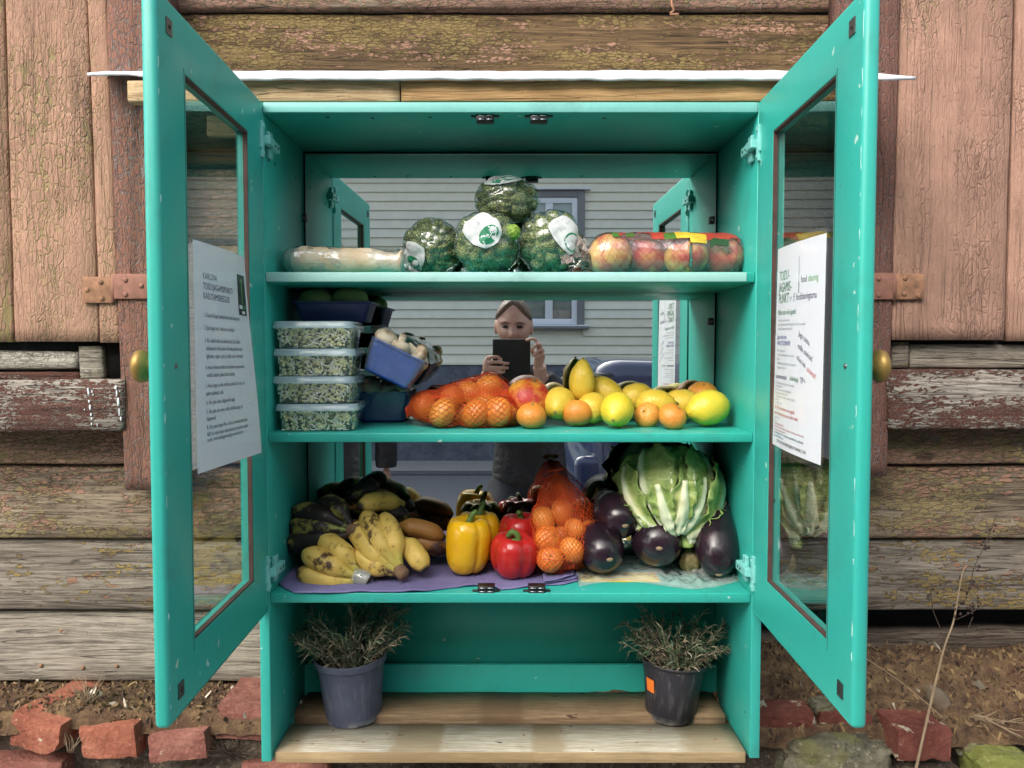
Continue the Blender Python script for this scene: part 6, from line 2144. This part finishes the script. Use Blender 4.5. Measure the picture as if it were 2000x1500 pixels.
# ------------------------------------------------------------------ pots with withered lavender
def pot(px, pyb, label, rim_r, bot_r, h, tilt, mat, seed, sticker, zbase, spread, rimh=.014):
    b_ = G(px, pyb, zbase)
    c = V((b_.x, b_.y + bot_r * .96, zbase + .0008))
    t = thing('potted_plant', label, 'potted plant', c, tilt, 'pots of withered lavender')
    bm = bmesh.new()
    wr = lambda p, tt, a: V((p.x, p.y, p.z + (.0016 * noise.noise(V((cos(a) * 3, sin(a) * 3, seed))) if tt > .3 else 0)))
    lathe(bm, [(0, .002), (bot_r * .92, 0), (bot_r, .003), (lerp(bot_r, rim_r, .84) - .004, h - rimh - .001), (rim_r - .0035, h - rimh), (rim_r - .001, h - rimh + .002), (rim_r, h - .001), (rim_r - .001, h), (rim_r - .003, h - .001), (rim_r - .005, h - rimh), (rim_r - .008, h - .03)], 44, 0, wr)
    po = obj('pot', bm, mat, t); autosmooth(po.data, 45)
    bm = bmesh.new()
    lathe(bm, [(0, h - .016), (rim_r * .4, h - .014), (rim_r * .8, h - .017), (rim_r - .006, h - .020)], 30, 0, lambda p, tt, a: p + V((0, 0, .004 * noise.noise(p * 70) + .002 * noise.noise(p * 200))))
    obj('soil', bm, SOIL, t)
    rnd = random.Random(seed)
    bm = bmesh.new()
    for k in range(230):                      # straw and dead needles on the soil
        a, r = rnd.uniform(0, 6.28), rim_r * .85 * sqrt(rnd.random())
        p = V((r * cos(a), r * sin(a), h - .013 + rnd.uniform(0, .005)))
        d = V((rnd.uniform(-1, 1), rnd.uniform(-1, 1), rnd.uniform(-.1, .45))).normalized() * rnd.uniform(.005, .012)
        tube(bm, [p, p + d * .5, p + d], [.0006, .0006, .0003], 3, False, rnd.choice([0, 1, 1, 2]))
    obj('dead_needles', bm, PLM, t)['kind'] = 'stuff'
    top = Z3b - c.z - .004
    sb, lb = bmesh.new(), bmesh.new()
    for k in range(78):
        a = rnd.uniform(0, 6.28); r = rim_r * .62 * sqrt(rnd.random())
        p = V((r * cos(a), r * sin(a), h - .016))
        lean = V((cos(a) * spread[0] * rnd.uniform(.1, 1) + rnd.uniform(-.3, .3), sin(a) * .45 * rnd.uniform(.1, 1), 1)).normalized()
        L_ = rnd.uniform(.05, .118)
        pts, d = [p.copy()], lean
        ns = 9
        for i in range(ns):
            d = (d + V((rnd.uniform(-1, 1) * .16 + lean.x * .08, rnd.uniform(-1, 1) * .14, rnd.uniform(-.12, .10)))).normalized()
            p = p + d * L_ / ns
            p.z = min(p.z, top)
            pts.append(p.copy())
        tube(sb, pts, [lerp(.0011, .0005, i / ns) for i in range(ns + 1)], 4)
        dead = rnd.random() < .35
        for i in range(2, ns + 1):
            for q in range(rnd.choice([3, 4, 5])):
                a = rnd.uniform(0, 6.28)
                dd = (pts[i] - pts[i - 1]).normalized()
                e1, e2 = frame_of(dd)
                ld = (dd * rnd.uniform(.3, 1.1) + (e1 * cos(a) + e2 * sin(a)) * rnd.uniform(.5, 1)).normalized()
                ll = rnd.uniform(.011, .026) * (.6 if dead else 1)
                b0 = pts[i].lerp(pts[i - 1], rnd.random())
                sidev = ld.cross(V((rnd.uniform(-1, 1), rnd.uniform(-1, 1), rnd.uniform(-1, 1)))).normalized() * rnd.uniform(.0008, .0016)
                droop = V((0, 0, -ll * rnd.uniform(0, .4)))
                m1, e_ = b0 + ld * ll * .5, b0 + ld * ll + droop
                if e_.z > top: e_.z = top
                if m1.z > top: m1.z = top
                vs = [lb.verts.new(q_) for q_ in (b0 - sidev * .4, b0 + sidev * .4, m1 + sidev, e_, m1 - sidev)]
                lb.faces.new(vs).material_index = rnd.choice([0, 1, 2]) if dead else rnd.choice([3, 3, 4, 4, 5, 1])
    obj('stems', sb, PLM[1], t)['kind'] = 'stuff'
    obj('needle_leaves', lb, PLM, t, smooth=False)['kind'] = 'stuff'
    if sticker:
        bm = bmesh.new()
        rows = []
        for i in range(7):
            a = lerp(-2.78, -2.42, i / 6)
            rows.append([V((cos(a) * r, sin(a) * r, z)) for z, r in ((h * .50, lerp(bot_r, rim_r, .42) + .0006), (h * .72, lerp(bot_r, rim_r, .62) + .0006))])
        grid_faces(bm, rows)
        obj('price_sticker', bm, plain('orange_sticker', RGB(226, 118, 40), .6, bump=0), t)
    return t
PLM = [plain('dead_brown_needle', RGB(112, 96, 76), .8, var=.2, bump=0), plain('grey_straw', RGB(150, 138, 116), .8, var=.2, bump=0), plain('dark_needle', RGB(66, 58, 46), .8, var=.2, bump=0), plain('dull_green_needle', RGB(66, 80, 54), .7, var=.2, bump=0), plain('grey_green_needle', RGB(92, 106, 82), .7, var=.2, bump=0), plain('green_needle', RGB(58, 88, 50), .7, var=.2, bump=0)]
SOIL = plain('potting_soil', RGB(52, 44, 36), .95, var=.5, sc=220, bump=.9)
def pot_mat(name, c, sc):
    b = NB(name)
    v = b.coord()
    n = b.noise(v, 40, 6, .65); z = b.sep(b.n('TexCoord').outputs['Object'])[2]
    f = b.noise(b.scale(v, (1, 1, .15)), 90, 4)
    col = b.mix(b.step(n, .35, .7), tuple(x * .75 for x in c[:3]) + (1,), c)
    col = b.mix(b.math('MULTIPLY', b.step(f, .55, .7), .25), col, RGB(140, 140, 144))
    low = b.math('MULTIPLY', b.math('SUBTRACT', 1.0, b.step(z, .002, .014)), b.step(n, .42, .55))
    col = b.mix(b.math('MULTIPLY', low, .7), col, RGB(150, 148, 140))
    b.prin(col, .5, b.bump(n, .2, .001))
    return b.done()
ZP1 = H - .6604
pot(681, 1424, 'slate blue plastic pot of withered lavender on the pallet planks, leaning slightly', .0655, .049, .118, (.03, -.05, .3), pot_mat('slate_pot_plastic', RGB(78, 84, 104), 1), 3, False, ZP1, (1.15,))
pot(1318, 1420, 'black plastic pot of withered lavender with an orange sticker', .0605, .044, .108, (.02, .06, 0), pot_mat('black_pot_plastic', RGB(46, 46, 54), 1), 7, True, ZP1, (.9,), .006)

# ================================================================== people seen in the mirror
SKIN = NB('skin'); _v = SKIN.coord(); _n = SKIN.noise(_v, 30, 4)
SKIN.prin(SKIN.ramp(_n, [(.35, RGB(178, 134, 116)), (.65, RGB(198, 156, 138))]), .5, SKIN.bump(SKIN.noise(_v, 300, 3), .15, .001)); SKIN = SKIN.done()
HAIRM = NB('brown_hair'); _v = HAIRM.coord(); _n = HAIRM.noise(HAIRM.scale(_v, (40, 6, 9)), 9, 4)
HAIRM.prin(HAIRM.ramp(_n, [(.3, RGB(66, 50, 40)), (.55, RGB(108, 86, 68)), (.75, RGB(142, 118, 94))]), .45, HAIRM.bump(_n, .8, .004)); HAIRM = HAIRM.done()
JACK = NB('dark_plum_jacket'); _v = JACK.coord(); _n = JACK.noise(_v, 26, 4, .5, 1.0)
JACK.prin(JACK.ramp(_n, [(.3, RGB(20, 18, 22)), (.7, RGB(34, 30, 36))]), .6, JACK.bump(_n, .9, .012)); JACK = JACK.done()
TROUS = plain('dark_trousers', RGB(40, 42, 50), .85)
SHOE = plain('black_shoe', RGB(24, 24, 26), .5)
EYEW = plain('eye_dark', RGB(38, 34, 32), .2, bump=0)
BROW = plain('brow_brown', RGB(84, 66, 54), .8)
LIPM = plain('lip_rose', RGB(150, 92, 84), .5)
def remeshed(name, bm, mat, voxel, parent, smooth=4):
    me = bpy.data.meshes.new(name)
    bmesh.ops.recalc_face_normals(bm, faces=bm.faces)
    bm.to_mesh(me); bm.free()
    o = bpy.data.objects.new(name, me)
    COL.objects.link(o)
    m = o.modifiers.new('r', 'REMESH'); m.mode = 'VOXEL'; m.voxel_size = voxel
    if smooth:
        s = o.modifiers.new('s', 'SMOOTH'); s.factor = .5; s.iterations = smooth
    dg = bpy.context.evaluated_depsgraph_get()
    ev = o.evaluated_get(dg)
    new = bpy.data.meshes.new_from_object(ev)
    bpy.data.objects.remove(o)
    bpy.data.meshes.remove(me)
    new.materials.clear(); new.materials.append(mat)
    new.polygons.foreach_set('use_smooth', [True] * len(new.polygons))
    new.name = name
    r = link(name, new)
    if parent is not None:
        r.parent = parent
        r.matrix_parent_inverse = WM[parent.name].inverted()
    return r
def head_pt(c, d, grow=0.0, face=True):
    """surface of a head facing +y, d a unit direction"""
    x, y, z = d.x * .070, d.y * .092, d.z * .110
    if d.z < -.1:
        k = smooth01((-.1 - d.z) / .9)
        x *= 1 - .30 * k
        if d.y < 0: y *= 1 - .45 * k
        else: y *= 1 - .10 * k
    p = V((x, y, z))
    if face and d.y > .25:
        g = lambda cx, cz, sx, sz: math.exp(-((x - cx) / sx) ** 2 - ((z - cz) / sz) ** 2)
        p.y -= .008 * smooth01((d.y - .25) / .5)
        p.y += .020 * g(0, -.028, .012, .014) + .012 * g(0, -.008, .009, .022)
        p.y -= .013 * (g(.031, .004, .017, .011) + g(-.031, .004, .017, .011))
        p.y += .006 * (g(.028, .022, .022, .007) + g(-.028, .022, .022, .007))
        p.y += .007 * g(0, -.062, .020, .006) - .004 * g(0, -.054, .018, .004) + .008 * g(0, -.092, .020, .014)
        p.y += .005 * (g(.040, -.030, .02, .02) + g(-.040, -.030, .02, .02))
    return c + p + d * grow
def add_head(bm, c, R):
    rows = []
    nu, nv = 56, 44
    def fn(p, t, a):
        d = p.normalized()
        return c + R @ (head_pt(V((0, 0, 0)), d))
    lathe(bm, [(sin(pi * i / nv), -cos(pi * i / nv)) for i in range(nv + 1)], nu, 0, fn)
    for s in (-1, 1):
        ball(bm, c + R @ V((s * .073, -.006, -.006)), (.008, .018, .031), 12, 8, R)
def finger(bm, pts, r=.0070): tube(bm, catmull(pts, 3), [r * (1.08 - .28 * i / (3 * (len(pts) - 1))) for i in range(3 * (len(pts) - 1) + 1)], 9)
def person(name, label, c_head, rot, neck, torso, arms, legs, hands, hairlen, jackmat):
    """torso: list of (point, rx, ry); arms/legs: joint lists with radii; hands: function(bm)"""
    base = V((torso[0][0].x, torso[0][0].y, 0))
    R = Euler(rot).to_matrix()
    bm = bmesh.new()
    add_head(bm, c_head, R)
    for p in (c_head - V((0, .01, .1)),): tube(bm, [p + V((0, 0, .03)), neck, torso[-1][0]], [.052, .055, .075], 14)
    for (p, rx, ry), (q, sx, sy) in zip(torso, torso[1:]):
        for t in (0, .33, .66, 1): ball(bm, p.lerp(q, t), (lerp(rx, sx, t) * .86, lerp(ry, sy, t) * .86, .09), 16, 10)
    for a in arms + legs: tube(bm, catmull([x for x, _ in a], 4), [lerp(a[min(i // 4, len(a) - 1)][1], a[min(i // 4 + 1, len(a) - 1)][1], (i % 4) / 4) * .72 for i in range(4 * (len(a) - 1) + 1)], 12)
    hands(bm)
    o = remeshed(name, bm, SKIN, .0034, None, 2)
    tag(o, label, 'person')
    WM[o.name] = Matrix.Identity(4)
    # hair: a cap over the skull, pulled back into a knot
    bm = bmesh.new()
    nu, nv = 60, 40
    rows = []
    for i in range(nv + 1):
        th = pi * .97 * i / nv
        row = []
        for k in range(nu):
            a = 2 * pi * k / nu
            d = V((sin(th) * cos(a), sin(th) * sin(a), cos(th)))
            front = smooth01((d.y + .50) / .45)
            zlim = lerp(-.62, .80, front) - .66 * abs(d.x) ** 1.5 * front
            cover = smooth01((d.z - zlim) / .10)
            g = lerp(-.012, .0095 + .003 * noise.noise(V((d.x * 30, d.y * 4, d.z * 6))) - .003 * math.exp(-(d.x / .03) ** 2), cover)
            row.append(c_head + R @ (head_pt(V((0, 0, 0)), d, g, False)))
        rows.append(row)
    grid_faces(bm, rows, False, True)
    ball(bm, c_head + R @ V((0, -.105, .03)), (.036, .030, .036), 14, 10)
    if hairlen: ball(bm, c_head + R @ V((0, -.085, -.07)), (.05, .03, .07), 14, 10)
    h = obj('hair', bm, HAIRM, o)
    for s in (-1, 1):
        e = bmesh.new(); ball(e, c_head + R @ V((s * .031, .0735, .003)), (.0125, .006, .0050), 12, 8, R); obj('eye', e, EYEW, o)
        e = bmesh.new(); tube(e, [c_head + R @ V((s * x, y, z)) for x, y, z in ((.014, .090, .019), (.03, .089, .0235), (.046, .078, .019))], [.0028, .0034, .0018], 6); obj('eyebrow', e, BROW, o)
    e = bmesh.new(); tube(e, [c_head + R @ V(q) for q in ((-.022, .088, -.061), (0, .0985, -.0595), (.022, .088, -.061))], [.002, .0042, .002], 7); obj('mouth', e, LIPM, o)
    bm = bmesh.new()
    for (p, rx, ry), (q, sx, sy) in zip(torso, torso[1:]):
        for t in (0, .25, .5, .75, 1): ball(bm, p.lerp(q, t), (lerp(rx, sx, t), lerp(ry, sy, t), .075), 20, 12)
    for a in arms: tube(bm, catmull([x for x, _ in a], 4), [lerp(a[min(i // 4, len(a) - 1)][1], a[min(i // 4 + 1, len(a) - 1)][1], (i % 4) / 4) * 1.08 + (.002 * sin(i * 1.9)) for i in range(4 * (len(a) - 1) + 1)][:-1] + [a[-1][1] * 1.06], 14)
    tube(bm, [neck - V((0, 0, .045)), neck - V((0, 0, .004))], [.085, .068], 16)
    j = remeshed('jacket', bm, jackmat, .009, None, 3); j.parent = o
    bm = bmesh.new()
    p, rx, ry = torso[0]
    ball(bm, p - V((0, 0, .02)), (rx * .93, ry * .93, .10), 18, 12)
    for a in legs: tube(bm, catmull([x for x, _ in a], 4), [lerp(a[min(i // 4, len(a) - 1)][1], a[min(i // 4 + 1, len(a) - 1)][1], (i % 4) / 4) for i in range(4 * (len(a) - 1) + 1)], 14)
    j = remeshed('trousers', bm, TROUS, .011, None, 3); j.parent = o
    for a in legs:
        f = a[-1][0]
        bm = bmesh.new()
        lathe(bm, [(0, 0), (.9, 0), (1, .25), (.92, .6), (.6, .95), (0, 1)], 20, 0, lambda p, t, a_: V((f.x + p.x * .048, f.y + .055 + p.y * .135, p.z * (.085 if p.y < .2 else .06))))
        obj('shoe', bm, SHOE, o)
    return o
def hands1(bm):
    # hand at the left edge of the tablet: palm behind the edge, four fingers across its back
    ball(bm, V((-.093, -.008, 1.132)), (.020, .017, .042), 14, 10)
    tube(bm, [V((-.093, -.010, 1.105)), V((-.105, -.022, 1.075)), V((-.12, -.04, 1.05))], [.026, .024, .025], 12)
    for z, x1, dz in ((1.170, -.036, -.004), (1.1505, -.010, -.002), (1.131, -.012, .0), (1.1125, -.026, .002)):
        finger(bm, [V((-.092, -.004, z)), V((-.080, .009, z + .002)), V((-.052, .013, z + .002)), V((x1 - .012, .0085, z + dz)), V((x1, .0065, z + dz * 1.5))])
    finger(bm, [V((-.095, -.018, 1.12)), V((-.080, -.024, 1.145)), V((-.055, -.022, 1.160))], .0095)
    # hand at the right edge: fingers fold over the upper corner
    ball(bm, V((.104, -.004, 1.160)), (.020, .020, .040), 14, 10, Euler((0, .25, 0)).to_matrix())
    tube(bm, [V((.105, -.010, 1.135)), V((.110, -.03, 1.095)), V((.125, -.05, 1.06))], [.027, .025, .026], 12)
    finger(bm, [V((.100, .000, 1.190)), V((.098, .014, 1.222)), V((.082, .017, 1.240)), V((.062, .012, 1.238)), V((.052, .007, 1.234))])
    finger(bm, [V((.108, .004, 1.190)), V((.108, .022, 1.218)), V((.094, .024, 1.218)), V((.079, .016, 1.204)), V((.072, .010, 1.194))])
    finger(bm, [V((.114, .004, 1.178)), V((.116, .022, 1.200)), V((.102, .026, 1.196)), V((.086, .017, 1.182)), V((.076, .010, 1.176))])
    finger(bm, [V((.118, .002, 1.164)), V((.119, .018, 1.180)), V((.106, .022, 1.176)), V((.090, .014, 1.166))], .0068)
    finger(bm, [V((.098, -.016, 1.168)), V((.082, -.024, 1.190)), V((.064, -.022, 1.206))], .0095)
hc = MR(1003, 637, 3.25)
person('person', 'person in dark jacket, hair tied back, holding a black tablet in the mirror', hc, (-.12, .02, .06), hc - V((-.01, .03, .155)),
       [(V((.075, -.33, .66)), .165, .115), (V((.075, -.33, .80)), .150, .105), (V((.065, -.32, .95)), .165, .115), (V((.05, -.31, 1.03)), .150, .095)],
       [[(V((-.12, -.31, 1.03)), .062), (V((-.165, -.20, .97)), .054), (V((-.135, -.09, 1.01)), .045), (V((-.113, -.032, 1.065)), .040)],
        [(V((.215, -.31, 1.03)), .064), (V((.262, -.20, .99)), .056), (V((.19, -.10, 1.03)), .047), (V((.120, -.042, 1.085)), .041)]],
       [[(V((-.02, -.34, .62)), .088), (V((-.05, -.16, .42)), .066), (V((-.03, -.36, .10)), .052)], [(V((.17, -.34, .62)), .088), (V((.20, -.16, .42)), .066), (V((.18, -.36, .10)), .052)]],
       hands1, False, JACK)
def hands2(bm):
    for s, wr in ((1, V((-.545, -.40, .69))), (-1, V((-1.05, -.42, .69)))):
        ball(bm, wr + V((0, 0, -.045)), (.020, .034, .048), 12, 8)
        for k in range(4):
            y = -.026 + .017 * k
            finger(bm, [wr + V((0, y, -.075)), wr + V((-.004 * s, y + .004, -.105)), wr + V((-.014 * s, y + .006, -.128 - .006 * (k in (1, 2)))), wr + V((-.026 * s, y + .006, -.142))])
        finger(bm, [wr + V((0, .028, -.035)), wr + V((-.006 * s, .042, -.062)), wr + V((-.012 * s, .044, -.088))], .009)
hc2 = V((-.79, -.40, 1.58))
person('person', 'person in dark clothes with an arm hanging down, half hidden in the mirror', hc2, (0, 0, 0), hc2 - V((0, .02, .15)),
       [(V((-.79, -.42, .90)), .165, .115), (V((-.79, -.42, 1.08)), .155, .105), (V((-.79, -.42, 1.25)), .175, .115), (V((-.79, -.42, 1.37)), .155, .090)],
       [[(V((-.965, -.42, 1.36)), .064), (V((-1.03, -.43, 1.08)), .055), (V((-1.045, -.42, .84)), .047), (V((-1.05, -.42, .69)), .043)],
        [(V((-.615, -.42, 1.36)), .064), (V((-.56, -.43, 1.08)), .055), (V((-.548, -.41, .84)), .047), (V((-.545, -.40, .69)), .043)]],
       [[(V((-.88, -.42, .86)), .090), (V((-.88, -.41, .48)), .068), (V((-.88, -.43, .08)), .052)], [(V((-.70, -.42, .86)), .090), (V((-.70, -.41, .48)), .068), (V((-.70, -.43, .08)), .052)]],
       hands2, True, JACK)
# the tablet she holds: the lens looks out of its back
a, b_ = MR(962, 662, 3.0), MR(1036, 662, 3.0)
tb_ = thing('tablet', 'black tablet held up in front of the face in the mirror', 'tablet', ((a.x + b_.x) / 2, -.008, a.z - .195))
bm = newbox(-(b_.x - a.x) / 2, (b_.x - a.x) / 2, -.0045, .0045, 0, .195, .004, 3)
obj('case', bm, plain('black_tablet_case', RGB(20, 20, 22), .5, bump=.1), tb_)
bm = newbox(-(b_.x - a.x) / 2 + .006, (b_.x - a.x) / 2 - .006, -.0052, -.0046, .008, .187)
obj('screen', bm, plain('tablet_screen', RGB(40, 48, 50), .1, bump=0), tb_)
